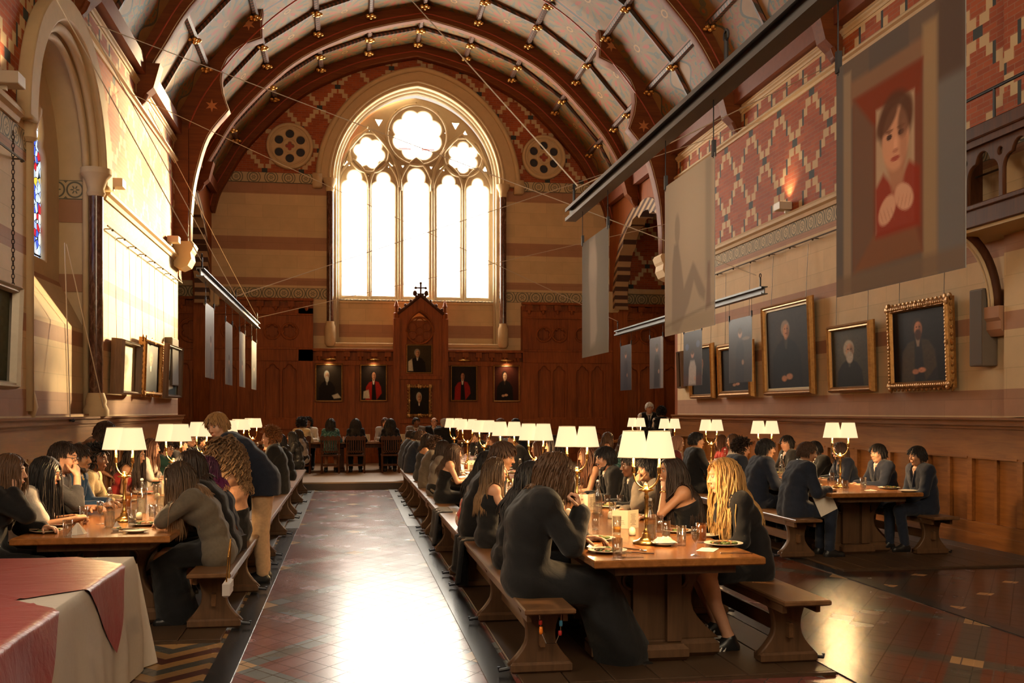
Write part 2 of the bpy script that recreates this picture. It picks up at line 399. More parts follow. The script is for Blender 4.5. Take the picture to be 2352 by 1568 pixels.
# arches that open from the hall into the two bays
for nm,x,s,y0 in (('wall_left_arch',XL,-1,YEL),('wall_right_arch',XR,1,YER)):
    a=arch_pts(y0+.35,YF-.46,4.85,7.45,16)
    outl=[(y0,ZT),(y0,0),(y0+.35,0)]+a+[(YF-.46,0),(YF-.01,0),(YF-.01,ZT)]
    plate(nm,outl,[],x+s*.05,x+s*.5,M_WOOD,'YZ')['kind']='structure'
# banded voussoirs round those arches
M_VOUS=NT('striped_voussoirs',.7); _p=M_VOUS.pos(); _w=M_VOUS.m('FRACT',M_VOUS.m('MULTIPLY',M_VOUS.m('ADD',_p[2],M_VOUS.m('MULTIPLY',_p[1],.35)),4.2))
M_VOUS.col(M_VOUS.mix(M_VOUS.m('GREATER_THAN',_w,.5),(.07,.03,.02),(.42,.27,.15))); M_VOUS=M_VOUS.mat
for k,(x,s,y0) in enumerate(((XL,-1,YEL),(XR,1,YER))):
    a=arch_pts(y0+.32,YF-.43,4.85,7.48,16); b=arch_pts(y0+.62,YF-.73,4.85,7.15,16)
    # scalloped inner edge
    b2=[]
    for i,(yy,zz_) in enumerate(b):
        b2.append((yy+( .10 if i%4==0 else -.02)*(1 if yy<27 else -1), zz_-(.08 if i%4==0 else 0)))
    plate('trim_%d'%(10+k),a+list(reversed(b2)),[],x+s*.02,x+s*.42,M_VOUS,'YZ')['kind']='structure'
# stone mouldings along the side walls
prof=lambda x,s,z,h,d:[(x,z),(x,z+h),(x+s*d*.55,z+h),(x+s*d,z+h*.7),(x+s*d,z+h*.45),(x+s*d*.5,z+h*.3),(x+s*d*.3,z)]
def run(m,pl,y0,y1): m.prism([(p[0],p[1]) for p in pl],y0,y1,'y')
for nm,x,s,ye,gap in (('trim_12',XL,1,YEL,(12.75,17.1)),('trim_13',XR,-1,YER,None)):
    m=MB(); run(m,prof(x,s,5.12,.2,.1),YB if not gap else gap[1],ye)
    if gap: run(m,prof(x,s,5.12,.2,.1),YB,gap[0])
    run(m,prof(x,s,7.32,.13,.09),YB,ye+.02)
    m.build(nm,M_STONE)['kind']='structure'
    m=MB(); run(m,prof(x,s,7.8,.12,.06),YB,ye); m.build(nm.replace('1','2',1),M_STONE)['kind']='structure'
    m=MB(); m.box(min(x,x+s*.16),max(x,x+s*.16),YB,YF-.3,7.98,8.3); m.build('wall_plate_'+('left' if s>0 else 'right'),M_CORNICE)['kind']='structure'
# dado panelling along the side walls
def dado(nm,x,s,y0,y1,zt=1.62):
    m=MB(); a,b=min(x,x+s*.05),max(x,x+s*.05); m.box(a,b,y0,y1,0,zt-.06)
    e=lambda d:(min(x,x+s*d),max(x,x+s*d))
    m.box(*e(.17),y0,y1,zt-.03,zt); m.box(*e(.14),y0,y1,zt-.10,zt-.03); m.box(*e(.115),y0,y1,zt-.14,zt-.10)
    m.box(*e(.10),y0,y1,1.12,zt-.14); m.box(*e(.10),y0,y1,.16,.30); m.box(*e(.115),y0,y1,0,.16)
    y=y0
    while y<y1-.3:
        m.box(*e(.105),y,y+.10,.3,1.12,None,.008); m.box(*e(.09),y+.50,y+.55,.3,1.12,None,.008); m.box(*e(.115),y+.09,y+.98,1.10,1.125); y+=.98
    m.build(nm,M_WOODH)['kind']='structure'
dado('baseboard_left',XL,1,-1,YEL); dado('baseboard_right',XR,-1,-1,YER)
m=MB(); m.box(XR-.14,XR,10.55,11.05,1.63,8.1); m.build('trim_14',M_SIDE)['kind']='structure'
# ---------------------------------------------------------------- the great end window
t=NT('bright_leaded_glass',.3)
_p=t.pos(); dx=t.m('SUBTRACT',_p[0],WXC); dz=t.m('SUBTRACT',_p[2],10.1)
em=t.n('ShaderNodeEmission'); ring=t.m('MULTIPLY',t.m('LESS_THAN',t.m('ABSOLUTE',t.m('ADD',dz,.38)),.03),t.m('LESS_THAN',t.m('ABSOLUTE',t.m('SUBTRACT',t.m('ABSOLUTE',dx),.36)),.2))
r2=t.m('SQRT',t.m('ADD',t.m('POWER',t.m('SUBTRACT',t.m('ABSOLUTE',dx),.33),2.),t.m('POWER',t.m('ADD',dz,.5),2.)))
ring=t.m('MAXIMUM',ring,t.m('LESS_THAN',t.m('ABSOLUTE',t.m('SUBTRACT',r2,.15)),.012))
t.set(em.inputs[0],t.mix(ring,(1.,.95,.86),(1.,.10,.14))); t.set(em.inputs[1],t.m('MULTIPLY',t.m('SUBTRACT',1.,t.m('MULTIPLY',ring,.88)),9.))
PANE_STRENGTH=em
tr=t.n('ShaderNodeBsdfTransparent'); tr.inputs[0].default_value=(.75,.68,.55,1)
ad=t.n('ShaderNodeAddShader'); t.t.links.new(em.outputs[0],ad.inputs[0]); t.t.links.new(tr.outputs[0],ad.inputs[1]); t.t.links.new(ad.outputs[0],t.out.inputs[0])
M_PANE=t.mat
TX0,TX1=hw(775),hw(1135)
outer=arch_shape(TX0,TX1,5.0,8.62,11.22,24)
lx=[(782,846),(852,911),(926,990),(1004,1063),(1073,1129)]
holes=[]; lan=[]
for i,(a,b) in enumerate(lx):
    ap={0:9.02,1:8.98,2:9.13,3:8.96,4:8.9}[i]
    h=lancet(hw(a),hw(b),5.16,8.42,ap); holes.append(h)
holes.append(foil(WXC+.02,10.12,.50,.30,8,pi/8)); 
fl=(WXC-1.43,9.53); fr=(WXC+1.43,9.50)
holes.append(foil(*fl,.30,.205,6,pi/6+.3)); holes.append(foil(*fr,.30,.205,6,pi/6))
tri=lambda x,z,r,rot:[(x+r*math.cos(rot+2*pi*k/3),z+r*math.sin(rot+2*pi*k/3)) for k in range(3)]
def hp(px,py): q=P(px,py,Y=YF+.5); return q.x,q.z
for px,py,r_,ro in ((870,280,.22,2.6),(845,298,.17,pi/2),(797,377,.19,pi/2),(896,380,.18,1.9),(925,382,.14,-pi/2),(990,385,.14,-pi/2),(1016,388,.18,1.2),(1114,390,.19,pi/2),(1046,288,.22,.5),(1068,307,.17,pi/2)): holes.append(tri(*hp(px,py),r_,ro))
for px,py,r_ in ((911,257,.07),(1004,262,.07),(957,239,.05),(846,404,.055),(1066,410,.055),(893,300,.06),(1022,306,.06)): holes.append(circle(*hp(px,py),r_,12))
w1=bpy.data.objects.new('window_1',None); COL.objects.link(w1); w1['kind']='structure'
plate('tracery',outer,holes,YF+.42,YF+.60,M_STONE_PALE,'XZ',.045,w1)
m=MB()
# raised ribs of the tracery: mullions and rings standing proud
for a,b in ((846,852),(911,926),(990,1004),(1063,1073)):
    x=(hw(a)+hw(b))/2; m.tube([(x,YF+.41,5.1),(x,YF+.41,8.5)],.05 if b-a>8 else .035,8)
for (cx,cz,r) in ((WXC+.02,10.12,.92),(*fl,.60),(*fr,.60)):
    m.tube([(x,YF+.42,z) for x,z in circle(cx,cz,r,36)],.05,8,True)
for a,b,ap in ((775,849,9.3),(849,919,9.3),(919,997,9.42),(997,1068,9.26),(1068,1135,9.2)):
    m.tube([(x,YF+.42,z) for x,z in arch_pts(hw(a),hw(b),8.42,ap,8)],.045,8)
for a,b,ap in ((775,922,10.25),(994,1135,10.2)):
    m.tube([(x,YF+.41,z) for x,z in arch_pts(hw(a),hw(b),8.42,ap,10)],.055,8)
m.build('mullions',M_STONE_PALE,w1,True)
plate('pane',arch_shape(TX0+.02,TX1-.02,5.05,8.62,11.2,24),[],YF+.53,YF+.535,M_PANE,'XZ',0,w1)
# moulded surround, hood, sill and marble shafts
def arch_tube(m,xl,xr,bot,spr,ap,y,r,n=20): m.tube([(x,y,z) for x,z in arch_shape(xl,xr,bot,spr,ap,n)],r,8)
m=MB()
arch_tube(m,WX0+.03,WX1-.03,3.75,8.62,11.42,YF+.12,.07); arch_tube(m,WX0+.10,WX1-.10,3.75,8.62,11.36,YF+.26,.06)
m.build('trim_15',M_STONE_PALE,None,True)['kind']='structure'
HX0,HX1=hw(727),hw(1192)
hood=arch_pts(HX0,HX1,8.55,12.02,24); inn=arch_pts(WX0-.02,WX1+.02,8.55,11.46,24)
o=plate('trim_16',hood+list(reversed(inn)),[],YF-.16,YF+.05,M_STONE,'XZ',.03); o['kind']='structure'
m=MB(); m.tube([(x,YF-.17,z) for x,z in arch_pts(HX0+.06,HX1-.06,8.55,11.95,24)],.075,8); m.tube([(x,YF-.15,z) for x,z in arch_pts(WX0-.12,WX1+.12,8.55,11.58,24)],.05,8)
for x in (HX0+.03,HX1-.03): m.box(x-.14,x+.14,YF-.26,YF,8.3,8.72,None,.03)
m.build('trim_17',M_STONE,None,True)['kind']='structure'
m=MB(); m.box(WX0-.05,WX1+.05,YF-.06,YF+.5,3.62,3.74,None,.02); m.box(WX0,WX1,YF+.40,YF+.7,3.74,5.05); m.box(TX0-.1,TX1+.1,YF+.30,YF+.62,4.96,5.08,None,.02)
m.build('trim_18',M_FAR)['kind']='structure'
for k,x in enumerate((WX0-.10,WX1+.10)):
    m=MB(); m.lathe([(.10,4.35),(.10,8.2)],(x,YF-.10,0),16); o=m.build('trim_%d'%(19+k),M_MARBLE,None,False,40); o['kind']='structure'
    m=MB(); m.lathe([(.10,3.62),(.16,3.7),(.16,4.2),(.12,4.3),(.12,4.36)],(x,YF-.10,0),16); m.lathe([(.11,8.2),(.13,8.26),(.12,8.34),(.20,8.5),(.21,8.58)],(x,YF-.10,0),16)
    m.build('trim_%d'%(23+k),M_STONE,None,False,40)['kind']='structure'
m=MB()
for a,b in ((XL,HX0+.12),(HX1-.12,XR)): m.box(a,b,YF-.05,YF+.02,8.42,8.72,None,.01)
m.build('trim_25',frieze_mat('leaf_string_course',8.42,8.72,0,.5))['kind']='structure'
for k,x in enumerate((XL,XR)):
    m=MB(); m.box(x-.22,x+.22,YF-.5,YF,4.72,5.36,None,.04); m.build('trim_%d'%(26+k),M_STONE)['kind']='structure'
m=MB()
for a,b in ((-9,XL-.25),(XR+.25,13)): m.box(a,b,YF-.12,YF+.02,5.34,5.5,None,.02)
m.build('trim_28',M_STONE)['kind']='structure'
# roundels either side of the window
M_INLAY=plain('dark_inlay',(.035,.035,.045),.6)
for k,(px,py) in enumerate(((666,337),(1248,363))):
    c=P(px,py,Y=YF); r=.66
    o=plate('trim_%d'%(29+k),circle(c.x,c.z,r,48),[circle(c.x+.36*math.cos(a),c.z+.36*math.sin(a),.145,20) for a in [pi/6+i*pi/3 for i in range(6)]]+[foil(c.x,c.z,.08,.07,4,0,32)],YF-.12,YF-.01,M_STONE,'XZ',.02); o['kind']='structure'
    mm=MB(); mm.tube([(x,YF-.12,z) for x,z in circle(c.x,c.z,r-.03,40)],.05,8,True); mm.tube([(x,YF-.12,z) for x,z in circle(c.x,c.z,.53,40)],.025,6,True); mm.tube([(x,YF-.12,z) for x,z in circle(c.x,c.z,.2,30)],.022,6,True)
    mm.build('moulding',M_STONE,o,True)
    mm=MB(); mm.lathe([(r-.04,-.005),(r-.04,.005)],n=30); q=mm.build('inlay',M_INLAY,o); q.location=(c.x,YF-.025,c.z); q.rotation_euler=(pi/2,0,0)
    mm=MB(); mm.lathe([(.16,-.005),(.16,.005)],n=20); q=mm.build('quatrefoil_ground',M_REDLINE,o); q.location=(c.x,YF-.035,c.z); q.rotation_euler=(pi/2,0,0)
# ---------------------------------------------------------------- the window in the wall at the side
w2=bpy.data.objects.new('window_2',None); COL.objects.link(w2); w2['kind']='structure'
t=NT('stained_glass',.2); u=t.pos(); vo=t.n('ShaderNodeTexVoronoi',feature='F1'); t.set(vo.inputs['Vector'],t.vec(u[1],u[2],0.)); vo.inputs['Scale'].default_value=9
ve=t.n('ShaderNodeTexVoronoi',feature='DISTANCE_TO_EDGE'); t.set(ve.inputs['Vector'],t.vec(u[1],u[2],0.)); ve.inputs['Scale'].default_value=9
sx=t.n('ShaderNodeSeparateColor'); t.t.links.new(vo.outputs['Color'],sx.inputs[0])
cc=t.ramp(sx.outputs[0],[(0,(.5,.62,.85)),(.35,(.06,.10,.5)),(.5,(.75,.8,.85)),(.7,(.5,.02,.03)),(.82,(.7,.5,.05)),(.9,(.35,.45,.8))],'CONSTANT')
cc=t.mix(t.m('LESS_THAN',ve.outputs['Distance'],.045),cc,(.01,.01,.012))
em=t.n('ShaderNodeEmission'); t.set(em.inputs[0],cc); em.inputs[1].default_value=1.0
t.t.links.new(em.outputs[0],t.out.inputs[0]); M_STAIN=t.mat
XG=XL-.60
plate('pane',lancet(13.5,16.0,3.85,5.2,6.7),[],XG-.02,XG-.025,M_STAIN,'YZ',0,w2)
plate('tracery',arch_shape(13.0,16.6,1.6,5.3,7.1),[lancet(13.55,14.6,3.9,5.2,6.2),lancet(14.75,15.85,3.9,5.2,6.2)],XG-.01,XG+.08,M_STONE,'YZ',.03,w2)
m=MB(); m.prism([(XL-.14,1.62),(XL-.14,2.95),(XG+.05,3.75),(XG+.05,1.62)],13.22,16.48,'y'); m.build('trim_31',M_SIDE)['kind']='structure'
m=MB()
for yo,r,d in ((0,.07,.0),(.12,.05,.10),(-.13,.06,-.03)):
    m.tube([(XL-d,y,z) for y,z in arch_shape(13.2+yo,16.5-yo,1.7 if yo>=0 else 5.2,5.3,6.95-yo,14)],r,8)
m.build('trim_32',M_STONE,None,True)['kind']='structure'
o=plate('trim_33',arch_pts(12.78,16.98,5.25,7.32,20)+list(reversed(arch_pts(13.06,16.64,5.25,7.06,20))),[],XL-.01,XL+.16,M_STONE,'YZ',.03); o['kind']='structure'
m=MB(); m.lathe([(.105,1.98),(.105,5.0)],(XL+.06,16.33,0),16); m.build('trim_34',M_MARBLE,None,False,40)['kind']='structure'
m=MB(); m.lathe([(.19,1.62),(.19,1.72),(.15,1.80),(.16,1.86),(.12,1.98)],(XL+.06,16.33,0),16); m.lathe([(.115,5.0),(.14,5.05),(.12,5.12),(.17,5.27),(.23,5.34),(.23,5.42)],(XL+.06,16.33,0),16)
m.lathe([(.05,5.0),(.10,5.05),(.09,5.15),(.15,5.35),(.16,5.42)],(XL+.02,13.15,0),14); m.lathe([(.08,1.62),(.12,1.75),(.09,1.9),(.06,2.0)],(XL-.06,13.4,0),14)
m.build('trim_35',M_STONE,None,False,40)['kind']='structure'
ins=lambda d:arch_shape(13.2+d,16.5-d,1.66,5.3,6.95-d)
plate('trim_37',ins(-.004),[ins(.012)],XL-.004,XL-.61,M_STONE,'YZ')['kind']='structure'
t=NT('painted_reveal_band',.75,0,.2); p_=t.pos(); t.col(frieze_col(t,p_[0],p_[2],4.98,5.27,.27)); m=MB(); m.box(XL-.60,XL-.10,16.47,16.487,4.98,5.27); m.build('trim_38',t.mat)['kind']='structure'
m=MB(); m.box(XL-.60,XL-.10,16.47,16.487,4.62,4.97); m.box(XL-.60,XL-.10,16.47,16.487,3.55,3.82); m.build('trim_39',M_TERRA)['kind']='structure'
# hinged sash standing open, with its cords
M_LEAD=plain('dark_lead',(.03,.03,.035),.5,.6)
sash=thing('window_sash','small leaded sash hinged open from the pointed stained glass window','window sash',(XG+.06,15.2,3.95))
m=MB()
Ms=Matrix.Rotation(R(-64),4,'Y')
m.box(-.012,.012,-.42,.42,.0,.03,Ms); m.box(-.012,.012,-.42,.42,.55,.58,Ms); m.box(-.012,.012,-.42,-.39,0,.58,Ms); m.box(-.012,.012,.39,.42,0,.58,Ms)
for k in range(1,5): m.box(-.005,.005,-.42+k*.168-.005,-.42+k*.168+.005,0,.58,Ms)
for k in range(1,4): m.box(-.005,.005,-.42,.42,k*.145-.005,k*.145+.005,Ms)
m.build('sash_frame',M_LEAD,sash)
M_GLASSB=NT('bluish_glass',.1); M_GLASSB.col((.35,.42,.55)); M_GLASSB.b.inputs['Alpha'].default_value=.6; M_GLASSB=M_GLASSB.mat
m=MB(); m.box(-.002,.002,-.4,.4,.02,.56,Ms); m.build('pane',M_GLASSB,sash)
w3=bpy.data.objects.new('fill_window_side',None); COL.objects.link(w3); w3['kind']='structure'  # unseen window added as fill light for the portrait wall and hanging prints
t=NT('side_fill_pane',.3); em=t.n('ShaderNodeEmission'); em.inputs[0].default_value=(1,.83,.60,1); em.inputs[1].default_value=16.; t.t.links.new(em.outputs[0],t.out.inputs[0]); M_PALE=t.mat
plate('pane',lancet(2.2,5.2,4.2,5.6,7.0),[],XG-.02,XG-.025,M_PALE,'YZ',0,w3)
plate('tracery',arch_shape(1.9,5.4,1.6,5.3,7.1),[lancet(2.2,3.6,4.2,5.3,6.4),lancet(3.8,5.2,4.2,5.3,6.4)],XG-.01,XG+.08,M_STONE,'YZ',.03,w3)
# the other end wall, behind the camera, with an unseen glowing window added to light the hall
rw=arch_shape(CX0-2.6,CX0+2.6,5.0,8.6,11.3,16)
plate('wall_near',[(XL-.6,0),(XR+.5,0),(XR+.5,9),(9.6,13.2),(-5.4,13.2),(XL-.6,9)],[rw],YB-.3,YB,M_STONE,'XZ')['kind']='structure'
w4=bpy.data.objects.new('fill_window_rear',None); COL.objects.link(w4); w4['kind']='structure'
t=NT('rear_fill_pane',.3); em=t.n('ShaderNodeEmission'); em.inputs[0].default_value=(1,.80,.53,1); em.inputs[1].default_value=5.5; t.t.links.new(em.outputs[0],t.out.inputs[0])
plate('pane',rw,[],YB-.16,YB-.15,t.mat,'XZ',0,w4)
m=MB()
for k in range(1,5): m.tube([(CX0-2.6+k*1.04,YB-.1,5.0),(CX0-2.6+k*1.04,YB-.1,9.6)],.08,8)
m.build('mullions',M_STONE,w4)
# ---------------------------------------------------------------- roof
LS=[(-3.86,7.5),(-3.72,8.0),(-3.45,8.52),(-2.81,9.53),(-1.45,10.90),(-.04,11.70),(1.0,12.06),(CX0,12.30)]
def smooth_curve(pts,n=6):
    out=[]
    for i in range(len(pts)-1):
        p0=pts[max(i-1,0)];p1=pts[i];p2=pts[i+1];p3=pts[min(i+2,len(pts)-1)]
        for k in range(n):
            t_=k/n; out.append(tuple(.5*((2*p1[j])+(-p0[j]+p2[j])*t_+(2*p0[j]-5*p1[j]+4*p2[j]-p3[j])*t_*t_+(-p0[j]+3*p1[j]-3*p2[j]+p3[j])*t_**3) for j in (0,1)))
    return out+[tuple(pts[-1])]
SL=smooth_curve(LS); SF=SL+[(2*CX0-x,z) for x,z in reversed(SL[:-1])]
CL=[(-4.02,8.12),(-3.2,9.62),(-2.12,10.86),(-.80,11.78),(.58,12.34),(CX0,12.68)]
CFULL=CL+[(2*CX0-x,z) for x,z in reversed(CL[:-1])]
OUT=[(x-.15 if x<CX0 else x+.15,z+.2) for x,z in CFULL]
TRL=[P(px,py,Y=24.2) for px,py in ((430,556),(437,480),(450,400),(478,320),(524,257))]
cus=[(-3.50,5.55),(-3.47,6.4),(-3.38,7.2),(-3.15,8.0)]
def arcp(a,b,bul,n=7):
    ax,az=a;bx,bz=b; mx,mz=(ax+bx)/2,(az+bz)/2; nx,nz=-(bz-az),(bx-ax)
    return [((1-t)**2*ax+2*t*(1-t)*(mx+nx*bul)+t*t*bx,(1-t)**2*az+2*t*(1-t)*(mz+nz*bul)+t*t*bz) for t in [i/n for i in range(n+1)]]
pk=lambda px,py:(P(px,py,Y=24.0).x,P(px,py,Y=24.0).z)
c1=pk(525,256); c2=pk(601,91); c3=pk(740,-75)
CUSP=[(-3.60,5.5),(-3.58,6.2)]+smooth_curve([(-3.55,6.6),pk(452,395),pk(478,315),c1],4)[1:]+arcp(c1,c2,.55)[1:]+arcp(c2,c3,.50)[1:]+arcp(c3,(CX0,12.0),.28)[1:]
CUSPF=CUSP+[(2*CX0-x,z) for x,z in reversed(CUSP[:-1])]
RIBS=[(30.22,SF),(27.3,SF),(24.0,CUSPF),(19.8,SF),(15.5,SF),(11.2,SF),(6.9,SF),(2.6,SF)]
M_STAR=plain('painted_star',(.55,.20,.06),.5)
for i,(y,inner) in enumerate(RIBS):
    foot=inner[0]; outl=list(inner)+[(XR-.0,foot[1]),(XR+.1,8.3)]+list(reversed(OUT))+[(XL-.1,8.3),(XL,foot[1])]
    th=.26 if inner is SF else .36
    if y>30: th=.30
    o=plate('ceiling_beam_%d'%(i+1),outl,[],y-th/2,y+th/2,M_ROOF,'XZ',.03); o['kind']='structure'
    ins=[]
    base=SL if inner is SF else smooth_curve([(-3.78,5.6),(-3.76,7.4),(-3.35,8.75),(-2.3,10.2),(-1.0,11.35),(.5,12.05),(CX0,12.38)])
    for (x,z) in base: ins.append((x-.10 if inner is SF else x,y-th/2-.002,z+.12 if inner is SF else z))
    mm=MB(); mm.tube(ins+[(2*CX0-x,yy,z) for x,yy,z in reversed(ins[:-1])],.018,6); mm.build('painted_line',M_REDLINE,o)
    mm=MB(); mm.tube([(x,y-th/2+.012,z) for x,z in inner],.014,6); mm.build('lit_edge_bead',M_STONE_PALE if i in (1,2,3) else M_ROOF,o,True)  # pale bead on three ribs colours in their window-lit lower edge
    if inner is CUSPF:
        mm=MB()
        for px,py in ((489,248),(573,62)):
            q=P(px,py,Y=24.0)
            for x in (q.x,2*CX0-q.x):
                st=[(x+(.15 if k%2==0 else .06)*math.sin(k*pi/6),q.z+(.15 if k%2==0 else .06)*math.cos(k*pi/6)) for k in range(12)]
                mm.prism(st,y-th/2-.012,y-th/2,'y')
        mm.build('painted_star',M_STAR,o)
    # bracket feet and stone corbels under the rib ends
    if inner is SF and y<30:
        mm=MB()
        for x,s in ((XL,1),(XR,-1)):
            mm.prism([(x,7.42),(x,8.2),(x+s*.42,8.2),(x+s*.30,7.75),(x+s*.16,7.62)],y-.16,y+.16,'y')
            mm.tube([(x+s*.04,y-.16,7.42),(x+s*.12,y-.16,7.50),(x+s*.17,y-.16,7.62)],.05,8)
        mm.build('bracket',M_ROOF,o)
    if inner is CUSPF:
        mm=MB()
        for x,s in ((XL,1),(XR,-1)):
            mm.prism([(x,4.98),(x,5.55),(x+s*.40,5.55),(x+s*.44,5.48),(x+s*.40,5.36),(x+s*.36,5.30),(x+s*.38,5.16),(x+s*.30,5.0),(x+s*.14,4.93)],y-.32,y+.32,'y')
        mm.build('corbel',M_STONE,o)
        mm=MB()
        for x,s in ((XL,1),(XR,-1)):
            mm.box(min(x,x+s*.3),max(x,x+s*.3),y-.24,y+.24,5.55,8.2)
            for zc in (5.9,6.4,6.9,7.4): mm.box(min(x,x+s*.31),max(x,x+s*.31),y-.25,y+.25,zc,zc+.02)
        mm.build('wall_post',M_ROOF,o)
# painted panels
def panel_mat():
    t=NT('painted_ceiling_panel',.6,0,.2); u=t.uv(); x=t.m('SUBTRACT',t.m('FRACT',u[0]),.5); y=t.m('SUBTRACT',t.m('FRACT',u[1]),.5)
    r=t.m('SQRT',t.m('ADD',t.m('MULTIPLY',x,x),t.m('MULTIPLY',y,y))); th=t.m('ARCTAN2',y,x)
    cr=(.20,.102,.030)
    c=t.mix(t.noise(t.vec(u[0],u[1],0.),5.,4),tuple(v*.85 for v in cr),tuple(v*1.1 for v in cr))
    cs=lambda k,ph=0.:t.m('COSINE',t.m('ADD',t.m('MULTIPLY',th,float(k)),ph))
    petal=lambda rc,w,k,ph:t.m('LESS_THAN',t.m('ABSOLUTE',t.m('SUBTRACT',r,rc)),t.m('MULTIPLY',w,t.m('MAXIMUM',t.m('SUBTRACT',cs(k,ph),.35),0.)))
    c=t.mix(petal(.30,.17,16,0.),c,(.10,.095,.05))
    c=t.mix(petal(.22,.13,8,pi),c,(.30,.055,.02))
    c=t.mix(petal(.40,.10,8,0.),c,(.09,.085,.05))
    c=t.mix(t.m('LESS_THAN',r,t.m('MULTIPLY',.12,t.m('ADD',.7,t.m('MULTIPLY',.3,cs(8))))),c,(.16,.085,.03))
    c=t.mix(t.m('LESS_THAN',t.m('ABSOLUTE',t.m('SUBTRACT',r,.05)),.012),c,(.38,.18,.05))
    ax=t.m('ABSOLUTE',x); ay=t.m('ABSOLUTE',y); qx=t.m('SUBTRACT',ax,.36); qy=t.m('SUBTRACT',ay,.36); rq=t.m('SQRT',t.m('ADD',t.m('MULTIPLY',qx,qx),t.m('MULTIPLY',qy,qy)))
    c=t.mix(t.m('LESS_THAN',t.m('ABSOLUTE',t.m('SUBTRACT',rq,.05)),.016),c,(.12,.09,.045)); c=t.mix(t.m('LESS_THAN',rq,.022),c,(.28,.06,.025))
    vo=t.n('ShaderNodeTexVoronoi'); t.set(vo.inputs['Vector'],t.vec(u[0],u[1],0.)); vo.inputs['Scale'].default_value=14
    c=t.mix(t.m('MULTIPLY',t.m('LESS_THAN',vo.outputs['Distance'],.2),t.m('GREATER_THAN',r,.33)),c,(.20,.10,.04))
    ed=t.m('MAXIMUM',ax,ay); c=t.mix(t.m('GREATER_THAN',ed,.475),c,(.06,.06,.05))
    dots=t.m('MULTIPLY',t.m('GREATER_THAN',ed,.453),t.m('LESS_THAN',ed,.466)); c=t.mix(dots,c,(.35,.10,.05))
    t.col(c); return t.mat
M_PANEL=panel_mat()
def low_panel_mat():
    t=NT('painted_cusped_panel',.6,0,.2); u=t.uv(); x=t.m('SUBTRACT',t.m('FRACT',u[0]),.5); y=t.m('FRACT',u[1])
    ax=t.m('ABSOLUTE',x); 
    body=t.m('LESS_THAN',ax,t.m('MULTIPLY',.42,t.m('POWER',t.m('MAXIMUM',t.m('SUBTRACT',1.,t.m('POWER',t.m('MULTIPLY',y,1.08),3.)),0.),.5)))
    lobe=t.m('SUBTRACT',ax,t.m('ADD',.3,t.m('MULTIPLY',.10,t.m('SINE',t.m('MULTIPLY',y,14.)))))
    n=t.noise(t.vec(u[0],u[1],0.),6.,2); fl=t.m('SINE',t.m('ADD',t.m('MULTIPLY',n,28.),t.m('MULTIPLY',ax,16.)))
    cr=(.21,.112,.035)
    c=t.mix(t.m('GREATER_THAN',fl,.72),cr,(.08,.10,.07)); c=t.mix(t.m('LESS_THAN',fl,-.86),c,(.26,.07,.03))
    edge=t.m('LESS_THAN',t.m('ABSOLUTE',lobe),.022); c=t.mix(edge,c,(.07,.07,.05))
    c=t.mix(t.m('GREATER_THAN',lobe,.022),c,t.mix(n,(.22,.12,.05),(.34,.2,.09)))
    c=t.mix(t.m('MAXIMUM',t.m('GREATER_THAN',ax,.475),t.m('GREATER_THAN',y,.97)),c,(.06,.06,.05))
    t.col(c); return t.mat
M_LOWP=low_panel_mat()
ylines=[]
rb=sorted(y for y,_ in RIBS)
rb=[YB]+rb+[YF]
for a,b in zip(rb,rb[1:]):
    if b-a>.5: ylines.append((a,(a+b)/2)); ylines.append(((a+b)/2,b))
vs=[];fs=[];uvs=[];mis=[]
nseg=len(CFULL)-1
for (a,b) in ylines:
    for k in range(nseg):
        (x0,z0),(x1,z1)=CFULL[k],CFULL[k+1]; base=len(vs)
        vs+= [(x0,a,z0),(x0,b,z0),(x1,b,z1),(x1,a,z1)]; fs.append((base,base+1,base+2,base+3))
        low=k in (0,nseg-1); mis.append(1 if low else 0)
        uvs+= [(0,0),(1,0),(1,1),(0,1)] if k<nseg/2 else [(0,1),(1,1),(1,0),(0,0)]
me=bpy.data.meshes.new('ceiling'); me.from_pydata(vs,[],fs); me.update()
l=me.uv_layers.new(name='UVMap'); l.data.foreach_set('uv',[c for p in uvs for c in p]); 
oc=link('ceiling',me,None,[M_PANEL,M_LOWP]); me.polygons.foreach_set('material_index',mis); oc['kind']='structure'
# outer skin so that no sky leaks in
m=MB(); m.prism(OUT+[(9,8.3),(9,13.6),(-5,13.6),(-5,8.3)],YB,YF+.7,'y'); m.build('roof',M_WOODD)['kind']='structure'
def rail_mat():
    t=NT('painted_purlin',.55,0,.25); u=t.pos(); d=t.m('FRACT',t.m('MULTIPLY',t.m('ADD',u[1],t.m('ADD',u[0],u[2])),7.))
    t.col(t.mix(t.m('GREATER_THAN',d,.55),(.055,.045,.035),(.20,.08,.05))); return t.mat
M_PURL=rail_mat()
m=MB()
for k in range(1,nseg):
    x,z=CFULL[k]; m.tube([(x,YB,z-.05),(x,YF,z-.05)],.075,6)
for (x,z) in ((CFULL[0][0]+.08,CFULL[0][1]+.1),(CFULL[-1][0]-.08,CFULL[-1][1]+.1)): m.tube([(x,YB,z),(x,YF,z)],.07,6)
mids=[(a+b)/2 for a,b in zip(rb,rb[1:]) if b-a>.5]
for y in mids: m.tube([(x,y,z-.05) for x,z in CFULL],.065,6)
m.build('ceiling_trim_1',M_PURL)['kind']='structure'
